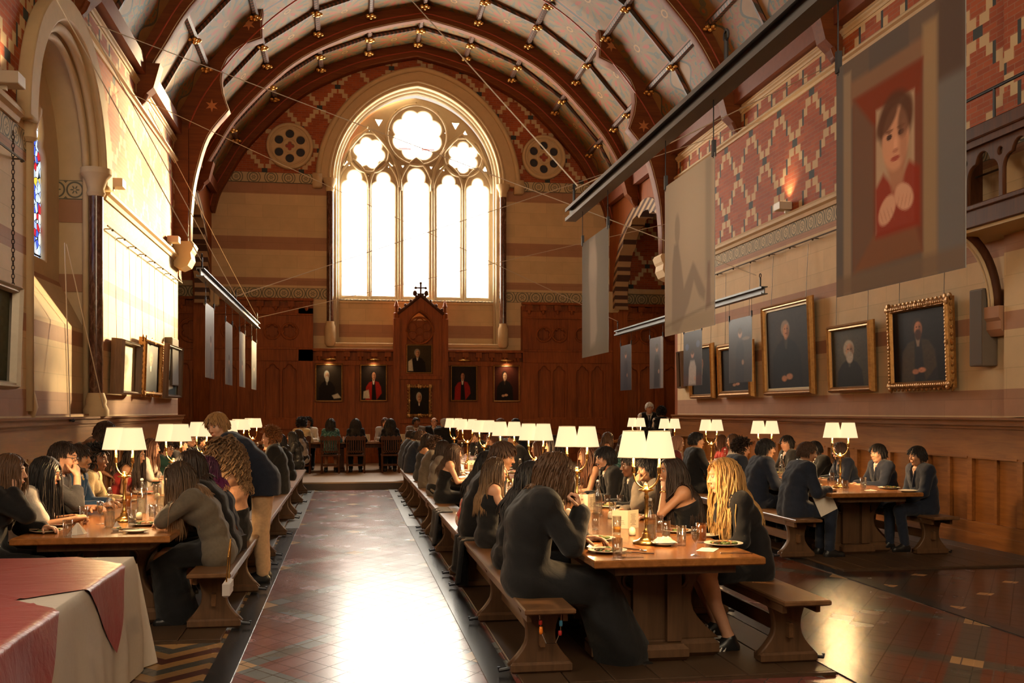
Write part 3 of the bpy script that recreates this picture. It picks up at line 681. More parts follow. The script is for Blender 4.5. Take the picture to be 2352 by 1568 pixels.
# gilded leaf bosses where the ceiling ribs cross
bs=MB()
for k in range(5):
    w=2*pi*k/5; bs.sphere((.10*math.cos(w),.10*math.sin(w),-.03),(.06,.06,.045),8,5)
bs.sphere((0,0,-.06),.055,8,6)
bm_=bs.mesh(); bm_.polygons.foreach_set('use_smooth',np.ones(len(bm_.polygons),dtype=bool)); bm_.materials.append(M_GOLD)
nb=0
for y in sorted([q for q in mids if q>9]+[r for r,_ in RIBS if 9<r<30]+[29.95]):
    isr=any(abs(y-r)<.3 for r,_ in RIBS)
    for k in range(1,nseg):
        x,z=CFULL[k]; offs=(-.28,.28) if isr and y<29.5 else ((-.1,) if isr else (0,))
        for dy in offs:
            o=bpy.data.objects.new('ceiling_boss',bm_); COL.objects.link(o); o.location=(x,y+dy,z-.12); o['kind']='structure'; nb+=1
def lin(c):
    c=np.asarray(c,float)/255.; return np.where(c<=.04045,c/12.92,((c+.055)/1.055)**2.4)
# ================================================================ painted pictures (colour kept per vertex)
class Pic:
    def __init__(s,w,h,c):
        s.w,s.h=w,h; s.X,s.Y=np.meshgrid((np.arange(w)+.5)/w,(np.arange(h)+.5)/h); s.a=np.ones((h,w,3))*lin(c)
    def put(s,m,c,al=1.): s.a=s.a*(1-(m*al)[...,None])+lin(c)*(m*al)[...,None]
    def sm(s,d,e): return np.clip(.5-d/e,0,1)
    def ell(s,x,y,rx,ry,c,al=1.,e=.25,rot=0):
        dx,dy=s.X-x,s.Y-y; ca,sa=math.cos(rot),math.sin(rot); dx,dy=dx*ca+dy*sa,-dx*sa+dy*ca
        s.put(s.sm(np.sqrt((dx/rx)**2+(dy/ry)**2)-1,e),c,al)
    def rect(s,x0,x1,y0,y1,c,al=1.,e=.01):
        d=np.maximum(np.maximum(x0-s.X,s.X-x1),np.maximum(y0-s.Y,s.Y-y1)); s.put(s.sm(d,e),c,al)
    def poly(s,pts,c,al=1.,e=.012):
        n=len(pts); ins=np.zeros(s.X.shape,bool); dm=np.full(s.X.shape,9.)
        for i in range(n):
            (x0,y0),(x1,y1)=pts[i],pts[(i+1)%n]
            cond=((y0>s.Y)!=(y1>s.Y)); xi=(x1-x0)*(s.Y-y0)/((y1-y0) if abs(y1-y0)>1e-9 else 1e-9)+x0; ins^=cond&(s.X<xi)
            L=(x1-x0)**2+(y1-y0)**2+1e-12; tt=np.clip(((s.X-x0)*(x1-x0)+(s.Y-y0)*(y1-y0))/L,0,1)
            dm=np.minimum(dm,np.hypot(s.X-x0-tt*(x1-x0),s.Y-y0-tt*(y1-y0)))
        s.put(s.sm(np.where(ins,-dm,dm),e),c,al)
    def grain(s,k,seed=1):
        r=np.random.default_rng(seed); g=r.normal(0,1,(s.h//3+2,s.w//3+2)); g=np.kron(g,np.ones((3,3)))[:s.h,:s.w]; s.a*=np.exp(g*k)[...,None]
    def shade(s,f): s.a*=f[...,None]
def portrait(bg,coat,skin=(176,120,88),hair=(60,45,35),x=.5,y=.30,r=.10,beard=None,robe=None,bib=(210,200,180),hands=True,paper=None,glow=.6,asp=1.3,turn=.25):
    p=Pic(84,108,bg); p.shade(1+glow*np.exp(-((p.X-x+.1)**2+(p.Y-y)**2)/.08)-.25*p.Y)
    rx,ry=r,r*1.32/asp*1.2
    sh=y+ry*1.25
    p.poly([(x-.34,1.02),(x-.31,sh+.20),(x-.20,sh+.07),(x-.06,sh),(x+.06,sh),(x+.20,sh+.06),(x+.32,sh+.2),(x+.36,1.02)],coat,1,.03)
    if robe: p.poly([(x-.33,1.),(x-.30,sh+.2),(x-.18,sh+.07),(x-.06,sh+.04),(x-.08,1.)],robe,1,.03); p.poly([(x+.12,1.),(x+.06,sh+.03),(x+.2,sh+.06),(x+.30,sh+.2),(x+.33,.8)],robe,.85,.03)
    p.poly([(x-.05,sh-.02),(x+.05,sh-.02),(x+.02,sh+.13),(x-.02,sh+.13)],bib,1,.02)
    p.ell(x-.01,y-.015,rx*1.15,ry*1.12,hair,1,.25); p.ell(x,y+ry*.9,rx*.5,ry*.6,tuple(c*.8 for c in skin),1,.3)
    p.ell(x+rx*turn*.4,y+.02,rx*.85,ry*.98,skin,1,.25); p.ell(x+rx*(.55),y+.03,rx*.45,ry*.8,tuple(c*.55 for c in skin),.7,.8)
    for s_ in (-.32,.36): p.ell(x+rx*(s_+turn*.3),y-ry*.08,rx*.15,ry*.09,(45,28,22),.9,.6)
    p.ell(x+rx*turn*.5,y+ry*.25,rx*.1,ry*.22,tuple(min(255,c*1.15) for c in skin),.8,.8); p.ell(x+rx*turn*.4,y+ry*.58,rx*.28,ry*.07,(120,55,45),.8,.6)
    if beard: p.ell(x+rx*turn*.3,y+ry*.95,rx*.75,ry*.75,beard,1,.35)
    if hands: p.ell(x+.06,.84,.07,.035,skin,.9,.5); p.ell(x-.06,.86,.06,.035,skin,.8,.5)
    if paper: p.poly(paper,(205,195,170),.9,.03)
    p.grain(.06,int(x*100+y*1000)); return p
def vc_mat(name,rough,spec=.3,trans=0.,see=0.):
    t=NT(name,rough,0,spec); a=t.n('ShaderNodeVertexColor'); a.layer_name='Col'; t.col(a.outputs[0])
    if trans:
        tl=t.n('ShaderNodeBsdfTranslucent'); t.t.links.new(a.outputs[0],tl.inputs[0]); mx=t.n('ShaderNodeMixShader'); mx.inputs[0].default_value=trans
        t.t.links.new(t.b.outputs[0],mx.inputs[1]); t.t.links.new(tl.outputs[0],mx.inputs[2]); last=mx
        if see:
            tp=t.n('ShaderNodeBsdfTransparent'); m2=t.n('ShaderNodeMixShader'); m2.inputs[0].default_value=see; t.t.links.new(last.outputs[0],m2.inputs[1]); t.t.links.new(tp.outputs[0],m2.inputs[2]); last=m2
        t.t.links.new(last.outputs[0],t.out.inputs[0])
    return t.mat
M_OIL=vc_mat('oil_paint',.6,.12); M_PRINT=vc_mat('photo_print',.35,.4); M_VOILE=vc_mat('printed_voile',.6,.2,.5,.14)
def pic_mesh(name,p,w,h,mat,parent=None,th=0.,gain=1.):
    """picture in the XZ plane, seen from -Y, centred"""
    gw,gh=p.w,p.h; xs=(np.arange(gw+1)/gw-.5)*w; zs=(.5-np.arange(gh+1)/gh)*h
    XX,ZZ=np.meshgrid(xs,zs); v=np.stack([XX.ravel(),np.zeros(XX.size),ZZ.ravel()],1)
    i=np.arange(gh)[:,None]*(gw+1)+np.arange(gw)[None]; i=i.ravel(); f=np.stack([i,i+gw+1,i+gw+2,i+1],1)
    col=np.clip(p.a.reshape(-1,3)*gain,0,.85); lc=np.ones((len(f)*4,4)); lc[:,:3]=np.repeat(col,4,0)
    if th:
        n=len(v); v2=v.copy(); v2[:,1]+=th; v=np.concatenate([v,v2]); f=np.concatenate([f,f[:,::-1]+n])
        r=list(range(gw+1)); top=r; bot=[gh*(gw+1)+k for k in r]; lef=[k*(gw+1) for k in range(gh+1)]; rig=[k*(gw+1)+gw for k in range(gh+1)]
        rim=[(a[k+1],a[k],a[k]+n,a[k+1]+n) for a in (top,bot,lef,rig) for k in range(len(a)-1)]
        f=np.concatenate([f,np.array(rim)]); lc=np.concatenate([lc,lc.reshape(-1,4,4)[:,::-1].reshape(-1,4),np.full((len(rim)*4,4),.45)])
    me=bpy.data.meshes.new(name); me.from_pydata(v.tolist(),[],f.tolist()); me.update()
    a=me.color_attributes.new('Col','FLOAT_COLOR','CORNER'); a.data.foreach_set('color',lc.astype(np.float32).ravel())
    return link(name,me,parent,[mat])
M_FRAME=NT('gilded_frame',.38,.75,.5); _n=M_FRAME.noise(M_FRAME.obj(),18.,4); M_FRAME.col(M_FRAME.mix(_n,(.20,.085,.022),(.58,.30,.09))); M_FRAME.bump(M_FRAME.noise(M_FRAME.obj(),60.,3),.3,.01); M_FRAME=M_FRAME.mat
M_FRAMEW=wood('brown_wood_frame',(.10,.05,.025),(.22,.12,.06),.4,2,2)
M_FRAMES=plain('silvered_frame',(.55,.48,.38),.4,.3,.5,.15,12)
M_SLIP=plain('cream_slip',(.72,.58,.34),.5,.2,.4)
M_WIRE=plain('hanging_wire',(.10,.075,.05),.5,.4)
def frame_mb(w,h,fw,fd):
    m=MB(); pr=[(0,0),(.15,.7),(.4,1),(.6,.75),(.8,.8),(1,.35)]   # from outer edge inwards
    W,Hh=w/2,h/2; rings=[]
    for a,d in [(0,-.0)]+pr: rings.append((a*fw,-d*fd))
    vs=[];fs=[]
    for o,y in rings: vs+=[(-W+o,y,-Hh+o),(W-o,y,-Hh+o),(W-o,y,Hh-o),(-W+o,y,Hh-o)]
    vs+= [(-W,fd*.35,-Hh),(W,fd*.35,-Hh),(W,fd*.35,Hh),(-W,fd*.35,Hh)]
    n=len(rings)
    for k in range(n-1):
        for i in range(4):
            j=(i+1)%4; fs.append((k*4+i,k*4+j,k*4+4+j,k*4+4+i))
    for i in range(4):
        j=(i+1)%4; fs.append((n*4+i,n*4+j,j,i))
    m.add(vs,fs); return m
def painting(label,loc,rz,w,h,pic,fw=.09,fd=.07,fmat=None,ornate=False,slip=False,tilt=2.0,wires=None,name='framed_portrait',group=None,light=False):
    root=thing(name,label,'painting',loc,rz,group)
    m=frame_mb(w,h,fw,fd)
    if ornate:
        r=np.random.default_rng(int(w*1000))
        for sx,sz,L,ax in ((0,h/2-fw*.5,w,0),(0,-h/2+fw*.5,w,0),(w/2-fw*.5,0,h,1),(-w/2+fw*.5,0,h,1)):
            n=int(L/.05)
            for k in range(n+1):
                q=(k/n-.5)*L*.98; big=1.6 if (k in (0,n) or abs(k-n/2)<1) else 1
                m.sphere((q if ax==0 else sx,-fd*.8,sz if ax==0 else q),(.03*big,.02,.03*big*(.8+.4*r.random())),6,4)
                if k%2==0:
                    e=(1 if (sz>0 or sx>0) else -1)*fw*.5
                    m.sphere((q if ax==0 else sx+e,-fd*.3,sz+e if ax==0 else q),(.03*big,.02,.03*big),6,4)
    fr=m.build('frame',fmat or M_FRAME,root); 
    iw,ih=w-2*fw+.01,h-2*fw+.01
    if slip:
        out=[(-iw/2,-ih/2),(iw/2,-ih/2),(iw/2,ih/2),(-iw/2,ih/2)]; s_=.035; rr=.08
        cor=lambda cx,cz,a0:[(cx+rr*math.cos(a0+k*pi/8),cz+rr*math.sin(a0+k*pi/8)) for k in range(5)]
        inn=[(-iw/2+s_,-ih/2+s_),(iw/2-s_,-ih/2+s_)]+cor(iw/2-s_-rr,ih/2-s_-rr,0)+cor(-iw/2+s_+rr,ih/2-s_-rr,pi/2)
        plate('slip',out,[inn],-fd*.36,-fd*.2,M_SLIP,'XZ',.004,root)
    c=pic_mesh('canvas',pic,iw,ih,M_OIL,root); c.location=(0,-fd*.18,0)
    m=MB(); m.box(-w/2+.02,w/2-.02,fd*.3,fd*.34,-h/2+.02,h/2-.02); m.build('backing_board',M_FRAMEW,root)
    if wires:
        for s_ in (-1,1): m=MB(); m.tube([(s_*w*.36,.02,h/2-.03),(s_*w*.36,wires[1] if len(wires)>1 else .02,wires[0])],.005,5); m.build('hanging_wire',M_WIRE,root)
    root.rotation_mode='XYZ'; root.rotation_euler=(0,0,rz)
    if tilt:
        root.rotation_euler=Matrix.Rotation(rz,3,'Z').__matmul__(Matrix.Rotation(R(tilt),3,'X')).to_euler()
    return root
# ---------------------------------------------------------------- panelling of the end wall
YP=30.16
def ex(px): return P(px,944,Y=YP).x
def ez(py,px=960): return P(px,py,Y=YP).z
def carve(m,x0,x1,z0,z1,y):
    """twin pointed tracery panel laid on the boards"""
    xm=(x0+x1)/2
    return [lancet(x0+.05,xm-.025,z0,z1-.30,z1-.05,True,18),lancet(xm+.025,x1-.05,z0,z1-.30,z1-.05,True,18)]
def side_panelling(nm,x0,x1,cells,ztop=5.0):
    m=MB(); m.box(x0,x1,YP,YF,.165,ztop-.1); root=m.build(nm,M_WOOD); root['kind']='structure'
    m=MB(); e=.05
    for a,b,d in ((.165,.40,.13),(1.16,1.46,.12),(3.16,3.52,.12),(4.52,4.72,.12)): m.box(x0,x1,YP-d,YP+.01,a,b,None,.01)
    m.box(x0,x1,YP-.15,YP,3.50,3.56,None,.01); m.box(x0,x1,YP-.15,YP,4.50,4.55,None,.01); m.box(x0-.02,x1+.02,YP-.16,YP,4.92,5.0,None,.01); m.box(x0,x1,YP-.06,YP,4.72,4.78)
    n=int((x1-x0)/.44)
    for k in range(n+1):
        x=x0+.2+k*.44
        if x<x1-.1: m.box(x-.10,x+.10,YP-.13,YP,4.74,4.92,None,.01); m.sphere((x,YP-.14,4.70),(.055,.045,.075),8,6)
    prev=x0
    for a,b in cells:
        if a>prev: m.box(prev,a,YP-.11,YP+.01,.4,4.55,None,.008)
        prev=b
    m.box(prev,x1,YP-.12,YP+.01,.4,4.72,None,.008)
    m.build('rails',M_WOOD,root)
    for a,b in cells:
        hs=carve(None,a,b,1.50,3.14,0)
        plate('tracery_panel',[(a,1.46),(b,1.46),(b,3.16),(a,3.16)],hs,YP-.085,YP+.005,M_WOOD,'XZ',.02,root)
        k=2 if b-a>.9 else 1; cw=(b-a)/k
        fo=[foil(a+cw*(i+.5),4.03,min(cw,.95)*.24,min(cw,.95)*.17,6,pi/6,72) for i in range(k)]
        plate('roundel_panel',[(a,3.55),(b,3.55),(b,4.51),(a,4.51)],fo,YP-.09,YP+.005,M_WOOD,'XZ',.02,root)
        mm=MB()
        for i in range(k): mm.tube([(x,YP-.10,z) for x,z in circle(a+cw*(i+.5),4.03,min(cw,.95)*.46,36)],.03,6,True)
        mm.build('roundel_moulding',M_WOOD,root,True)
        hs=[lancet(a+.05,(a+b)/2-.03,.42,.8,1.05,True,14),lancet((a+b)/2+.03,b-.05,.42,.8,1.05,True,14)]
        plate('lower_panel',[(a,.39),(b,.39),(b,1.17),(a,1.17)],hs,YP-.075,YP+.005,M_WOOD,'XZ',.015,root)
cellsL=[(ex(410),ex(471)),(ex(508),ex(587)),(ex(605),ex(686))]
w=ex(508)-ex(410)
cellsL=[(cellsL[0][0]-2*w,cellsL[0][1]-2*w),(cellsL[0][0]-w,cellsL[0][1]-w)]+cellsL
side_panelling('wall_panelling_left',-8.9,ex(719),cellsL)
cellsR=[(ex(1230),ex(1302)),(ex(1318),ex(1390)),(ex(1424),ex(1508)),(ex(1520),ex(1600)),(ex(1612),ex(1690))]
side_panelling('wall_panelling_right',ex(1199),12.9,cellsR)
def mid_panelling(nm,x0,x1,stiles):
    m=MB(); m.box(x0,x1,YP,YF,.165,3.5); root=m.build(nm,M_WOOD); root['kind']='structure'; m=MB()
    for a,b,d in ((.165,.4,.08),(1.0,1.2,.06),(3.05,3.2,.07)): m.box(x0,x1,YP-d,YP+.01,a,b,None,.01)
    m.box(x0,x1,YP-.16,YP,3.46,3.54,None,.01)
    n=int((x1-x0)/.40)
    for k in range(n+1):
        x=x0+.18+k*.40
        if x<x1-.08: m.box(x-.09,x+.09,YP-.13,YP,3.30,3.46,None,.01); m.sphere((x,YP-.13,3.25),(.05,.045,.07),8,6)
    for a,b in stiles: m.box(a,b,YP-.06,YP+.01,.4,3.1,None,.008)
    m.build('rails',M_WOOD,root)
    es=sorted(stiles)
    for (a0,a),(b,b0) in zip(es,es[1:]):
        hs=[lancet(a+.06,(a+b)/2-.03,.45,.65,.93,True,14),lancet((a+b)/2+.03,b-.06,.45,.65,.93,True,14)]
        plate('lower_panel',[(a,.39),(b,.39),(b,1.01),(a,1.01)],hs,YP-.075,YP+.005,M_WOOD,'XZ',.015,root)
mid_panelling('wall_panelling_centre_left',ex(719),ex(906),[(ex(719),ex(727)),(ex(800),ex(815)),(ex(898),ex(906))])
mid_panelling('wall_panelling_centre_right',ex(1024),ex(1199),[(ex(1024),ex(1030)),(ex(1104),ex(1120)),(ex(1190),ex(1199))])
# gabled centrepiece
gx0,gx1=ex(905),ex(1025); gc=(gx0+gx1)/2; y0=YP-.22
o=plate('wall_centrepiece',[(gx0,.165),(gx1,.165),(gx1,4.45),(gx1-.16,4.6),(gc,5.12),(gx0+.16,4.6),(gx0,4.45)],[arch_shape(ex(933),ex(994),ez(858),4.05,4.68,12)],y0,YF-.02,M_WOOD,'XZ',.02); o['kind']='structure'
m=MB(); m.box(gx0+.05,gx1-.05,y0+.10,YF-.05,.2,4.4)
for x in (gx0+.06,gx1-.06): m.box(x-.09,x+.09,y0-.08,y0,.165,4.45,None,.015); m.lathe([(.08,4.45),(.09,4.6),(.05,4.62),(.05,4.78),(.075,4.8),(.01,5.0)],(x,y0+.02,0),8)
m.box(gx0,gx1,y0-.06,y0,ez(872),ez(864),None,.01); m.box(gx0,gx1,y0-.05,y0,ez(972),ez(962),None,.01)
m.build('pilasters',M_WOOD,o)
m=MB()
for s_ in (-1,1): m.tube([(gc+s_*.72,y0-.01,4.55),(gc,y0-.01,5.14)],.05,6)
for k in range(4):
    for s_ in (-1,1): f=(k+.6)/4.4; m.sphere((gc+s_*.72*(1-f),y0-.01,4.58+.56*f+.05),(.045,.04,.06),7,5)
m.box(gc-.10,gc+.10,y0-.02,y0+.1,5.1,5.2); m.tube([(gc,y0+.03,5.15),(gc,y0+.03,5.48)],.03,8); m.tube([(gc-.14,y0+.03,5.36),(gc+.14,y0+.03,5.36)],.026,8)
for a in ((gc-.15,5.36),(gc+.15,5.36),(gc,5.50)): m.sphere((a[0],y0+.03,a[1]),.045,8,6)
for s_ in (-1,1): m.sphere((gc+s_*.17,y0+.03,5.2),(.07,.05,.09),8,6)
m.build('gable_cresting',M_WOODD,o,True)
rc=(ex(963),ez(760)); m=MB()
m.tube([(x,y0+.02,z) for x,z in circle(*rc,.39,40)],.03,6,True)
for k in range(6): a=k*pi/3+pi/6; m.tube([(x,y0+.05,z) for x,z in circle(rc[0]+.24*math.cos(a),rc[1]+.24*math.sin(a),.125,20)],.018,6,True)
m.tube([(x,y0+.05,z) for x,z in circle(*rc,.11,20)],.018,6,True)
m.tube([(x,y0-.01,z) for x,z in arch_pts(ex(932),ex(995),4.05,4.70,12)],.025,6)
m.build('rose',M_WOOD,o,True)
# ---------------------------------------------------------------- pictures on the end wall
def on_end(label,px0,px1,py0,py1,pic,y=YP-.05,**kw):
    a=P((px0+px1)/2,(py0+py1)/2,Y=y); w_=P(px1,944,Y=y).x-P(px0,944,Y=y).x; h_=(py1-py0)/FPX*depth(a.x,a.y)
    return painting(label,a,0,w_,h_,pic,**kw),a,w_,h_
BK=(24,17,14)
_,a1,_,_=on_end('gilt framed portrait of a white bearded man in black holding papers',723,788,834,923,portrait((48,38,28),BK,(190,150,120),(170,165,150),.42,.30,.09,(180,172,155),None,(120,115,105),False,[(.62,.86),(.85,.80),(.98,.92),(.7,.95)]),fw=.05,fd=.05,tilt=0)
_,a2,_,_=on_end('gilt framed portrait of a dark haired figure in scarlet robes beside the gabled niche',826,890,836,922,portrait((38,28,22),BK,(185,125,90),(35,28,22),.5,.28,.09,None,(165,35,22),(225,210,190),False,[(.1,.75),(.3,.7),(.35,.95),(.08,.95)]),fw=.05,fd=.05,tilt=0)
_,a3,_,_=on_end('gilt framed portrait of a dark haired man wrapped in a red mantle',1034,1097,838,922,portrait((30,24,22),BK,(180,125,95),(30,24,20),.44,.28,.085,None,(150,30,22),(215,205,190),False),fw=.05,fd=.05,tilt=0)
_,a4,_,_=on_end('gilt framed portrait of a pale faced figure in black with folded hands',1132,1195,838,923,portrait((62,24,12),BK,(205,160,125),(40,25,18),.42,.27,.09,None,None,(60,40,30),True),fw=.05,fd=.05,tilt=0)
on_end('portrait of a bald man in black inside the gabled wooden niche',932,994,790,858,portrait((60,48,30),BK,(200,150,115),(150,140,125),.42,.28,.10,None,None,(190,185,175),False,[(.05,.6),(.2,.5),(.25,.95),(.05,.95)]),y=YP-.2,fw=.045,fd=.04,tilt=0)
on_end('small ornate gold framed portrait of a white haired man, under the niche',937,990,885,956,portrait((28,24,18),BK,(195,150,115),(175,168,150),.48,.36,.13,None,None,(225,220,205),False),y=YP-.29,fw=.075,fd=.06,ornate=True,tilt=0)
M_BRASS=plain('polished_brass',(.78,.50,.16),.22,1.,.5)
M_BULB=NT('lit_bulb',.4); M_BULB.b.inputs['Emission Color'].default_value=(1,.62,.25,1); M_BULB.b.inputs['Emission Strength'].default_value=1.5; M_BULB=M_BULB.mat
LIGHTS=[]
for a,l,s_ in ((a1,'slim brass picture lamp lit over the white bearded man',4.),(a2,'slim brass picture lamp lit over the scarlet robed figure',4.),(a3,'slim pale picture lamp unlit over the man in the red mantle',0.),(a4,'slim brass picture lamp lit over the pale faced figure in black',7.)):
    zt=a.z+.60; r_=thing('picture_lamp',l,'picture lamp',(a.x,YP-.06,zt),0,'picture lamps over the end wall portraits')
    m=MB(); m.tube([(-.2,-.16,.08),(.2,-.16,.08)],.025,10); m.build('lamp_hood',M_BRASS,r_,True); m=MB(); m.tube([(0,.05,.0),(0,-.06,.03),(0,-.15,.08)],.010,6); m.build('lamp_arm',M_BRASS,r_,True)
    if s_: LIGHTS.append(((a.x,YP-.24,zt+.02),s_,(a.x,YP,zt-.45)))
# ---------------------------------------------------------------- pictures on the side walls
def on_side(label,X,px0,px1,py0,py1,pic,**kw):
    ya=P(px0,944,X=X).y; yb=P(px1,944,X=X).y; pm=(px0+px1)/2; a=P(pm,(py0+py1)/2,X=X); t=depth(a.x,a.y)
    h_=(py1-py0)/FPX*t; a.y=(ya+yb)/2
    rail=4.66-a.z
    return painting(label,a,pi/2 if X<0 else -pi/2,abs(ya-yb),h_,pic,wires=(rail-.05,.10),**kw)
XRW=XR-.10
on_side('large gilt framed portrait of a seated old man in black, hands clasped',XRW,1758,1869,691,907,portrait((46,38,34),(26,24,26),(196,140,102),(150,130,110),.47,.27,.085,None,None,(60,52,48),True,asp=1.6),fw=.10,fd=.09,slip=True)
on_side('small plain gilt framed portrait of a white bearded old man',XRW,1907,2008,741,901,portrait((70,64,50),(34,32,30),(190,150,120),(170,160,140),.47,.36,.12,(175,165,150),None,(70,64,56),False,asp=1.4),fw=.10,fd=.08)
on_side('heavily carved gilt framed portrait of a man in a brown coat',XRW,2047,2190,692,893,portrait((34,28,26),(40,36,34),(196,130,95),(60,45,36),.47,.25,.085,(80,55,42),(72,58,40),(150,125,105),True,asp=1.3),fw=.11,fd=.09,ornate=True)
on_side('gilt framed portrait half hidden behind the print of a seated woman',XRW,1588,1640,791,915,portrait((36,30,26),BK,(185,130,95),(40,30,24),.5,.3,.09,None,None,(150,140,120),False),fw=.10,fd=.08)
on_side('deep gilt framed portrait mostly covered by the slate print',XRW,1655,1731,785,912,portrait((30,24,22),BK,(185,135,105),(40,30,24),.5,.3,.09,None,None,(150,140,120),True),fw=.14,fd=.10)
on_side('narrow brown frame at the far end of the cream wall',XRW,1562,1572,806,892,portrait((60,48,34),BK,(185,135,105),(40,30,24)),fw=.05,fd=.10,fmat=M_FRAMEW)
XLW=XL+.10
pk_=Pic(54,70,(206,196,172)); pk_.ell(.48,.40,.20,.20,(150,80,55),.55,.4); pk_.ell(.46,.34,.16,.12,(120,60,40),.5,.5); pk_.ell(.44,.62,.10,.16,(150,90,65),.5,.6); pk_.grain(.03)
on_side('dark framed pale sketch of a head on cream paper',XLW,262,306,782,905,pk_,fw=.06,fd=.16,fmat=M_FRAMEW)
on_side('carved gilt framed portrait of a bald man in a navy suit',XLW,322,363,780,908,portrait((46,42,50),(26,28,40),(196,140,110),(120,95,80),.52,.30,.11,None,None,(205,200,190),False,asp=1.5),fw=.08,fd=.11,ornate=True)
on_side('wooden framed portrait of a grey haired figure in a green gown holding white papers',XLW,372,406,792,913,portrait((120,130,125),(30,44,46),(190,150,125),(215,212,200),.55,.32,.11,None,None,(150,150,145),False,[(.2,.72),(.6,.66),(.7,.85),(.35,.9)],asp=1.7),fw=.07,fd=.14,fmat=M_FRAMEW)
big=Pic(54,70,(88,96,80)); big.shade(1-.45*big.Y); big.ell(.35,.55,.40,.45,(34,34,40),1,.5); big.rect(.62,.82,.80,.92,(110,48,26),.8,.05); big.grain(.08)
painting('large silvery framed dark landscape hanging by an iron chain',Vector((XL+.12,P(-50,944,X=XL+.1).y,P(20,776,X=XL+.1).z)),pi/2,1.75,1.18,big,fw=.10,fd=.16,fmat=M_FRAMES,tilt=2,name='framed_landscape')
m=MB(); yc=P(30,944,X=XL+.09).y
for k in range(40): 
    z=2.95+k*.05
    m.tube([(XL+.09+(0 if k%2 else .016*math.cos(a)),yc+(.016*math.cos(a) if k%2 else 0),z+.032*math.sin(a)) for a in [i*pi/4 for i in range(8)]],.005,4,True)
tag(m.build('picture_chain',plain('dark_iron',(.05,.04,.035),.5,.6)),'dark iron chain holding the large silvery framed landscape','chain')
# picture rails
for k,(x,s_,ya,yb) in enumerate(((XL,1,16.9,YEL),(XL,1,YB,12.7),(XR,-1,YB,YER))):
    m=MB(); m.tube([(x+s_*.10,ya,4.66),(x+s_*.10,yb,4.66)],.014,6)
    y=ya+.3
    while y<yb: m.tube([(x,y,4.66),(x+s_*.10,y,4.66)],.010,5); m.sphere((x+s_*.11,y,4.64),.022,6,4); y+=.9
    m.build('picture_rail_trim_%d'%(k+1),M_WIRE)['kind']='structure'
# loudspeakers
M_SPK=plain('grey_loudspeaker',(.16,.125,.095),.6,0,.3,.08,10); M_GRILL=plain('loudspeaker_grille',(.12,.095,.075),.8)
def speaker(label,x,s_,y0,y1,z0,z1,d):
    r_=thing('column_loudspeaker',label,'loudspeaker',(x,(y0+y1)/2,z0)); w_=(y1-y0)/2; m=MB(); m.box(min(0,s_*d),max(0,s_*d),-w_,w_,0,z1-z0,None,.01); m.build('body',M_SPK,r_)
    m=MB(); m.box(min(s_*d,s_*(d+.006)),max(s_*d,s_*(d+.006)),-w_+.015,w_-.015,.02,z1-z0-.02); m.build('grille',M_GRILL,r_)
a=P(2232,944,X=XR-.18).y; b=P(2262,944,X=XR-.18).y
speaker('tall narrow grey loudspeaker on the wall beside the curved wooden bracket',XR-.01,-1,b,a,P(2250,843,X=XR).z,P(2250,670,X=XR).z,.2)
a=P(399,944,X=XL+.2).y; b=P(413,944,X=XL+.2).y
speaker('tall buff loudspeaker at the far end of the sunlit wall',XL+.01,1,a,min(b,24.1),P(405,888,X=XL).z,P(405,785,X=XL).z,.16)
# uplights standing on the string course
M_UPL=plain('cream_uplight',(.62,.52,.40),.5)
for px,py,X,l in ((1800,478,XR,'small cream box uplight glowing on the diaper brickwork'),(265,410,XL,'small cream box uplight beside the pointed window arch'),(397,538,XL,'small cream box uplight next to the big stone corbel'),(20,165,XL,'small cream box uplight at the near side of the pointed window arch')):
    s_=-1 if X>0 else 1; q=P(px,py,X=X+s_*.12); r_=thing('uplight_box',l,'uplight',(X,q.y,5.33),0,'box uplights on the string courses')
    m=MB(); m.box(min(s_*.02,s_*.26),max(s_*.02,s_*.26),-.13,.13,.03,.17,None,.008); m.box(min(s_*0,s_*.1),max(s_*0,s_*.1),-.03,.03,-.02,.06); m.build('housing',M_UPL,r_)
    m=MB(); m.box(min(s_*.04,s_*.24),max(s_*.04,s_*.24),-.11,.11,.171,.174); m.build('lens',M_BULB if X>0 else M_GLASSB,r_)
    LIGHTS.append(((X+s_*.14,q.y,5.56),16. if X>0 else 12.,(X+s_*.05,q.y,7.5)))
# ---------------------------------------------------------------- gallery with traceried front
GX=7.28; gy1=11.75; gy0=7.0
gal=thing('wooden_gallery','dark wooden gallery with traceried balustrade jutting from the wall above the loudspeaker','gallery',(GX,gy1,3.8))
def G(m,nm,mat,**k): o=m.build(nm,mat,None,**k); o.parent=gal; o.matrix_parent_inverse=Matrix.Translation(-Vector((GX,gy1,3.8))); return o
m=MB(); m.box(GX,XR+.6,gy0,gy1,3.82,3.90); G(m,'soffit',plain('gallery_soffit',(.45,.31,.13),.6))
m=MB(); m.box(GX-.04,GX+.1,gy0,gy1+.02,3.86,4.10,None,.01); m.box(GX-.07,GX+.1,gy0,gy1+.05,4.06,4.12,None,.01); m.box(GX-.06,GX+.12,gy0,gy1+.04,4.88,5.04,None,.015); m.box(GX-.03,GX+.1,gy0,gy1,4.80,4.88)
m.box(GX,XR,gy1-.08,gy1+.02,3.86,5.0); G(m,'beams',M_WOODD)
hs=[]; y=gy1-.07
while y-.62>gy0: hs.append(lancet(y-.60,y,4.14,4.42,4.74,True,20)); hs+= [circle(y-.62,4.66,.055,12)]; y-=.66
o=plate('tracery',[(gy0,4.1),(gy1,4.1),(gy1,4.82),(gy0,4.82)],hs,GX+.02,GX+.07,M_WOODD,'YZ',.012); o.parent=gal; o.matrix_parent_inverse=Matrix.Translation(-Vector((GX,gy1,3.8)))
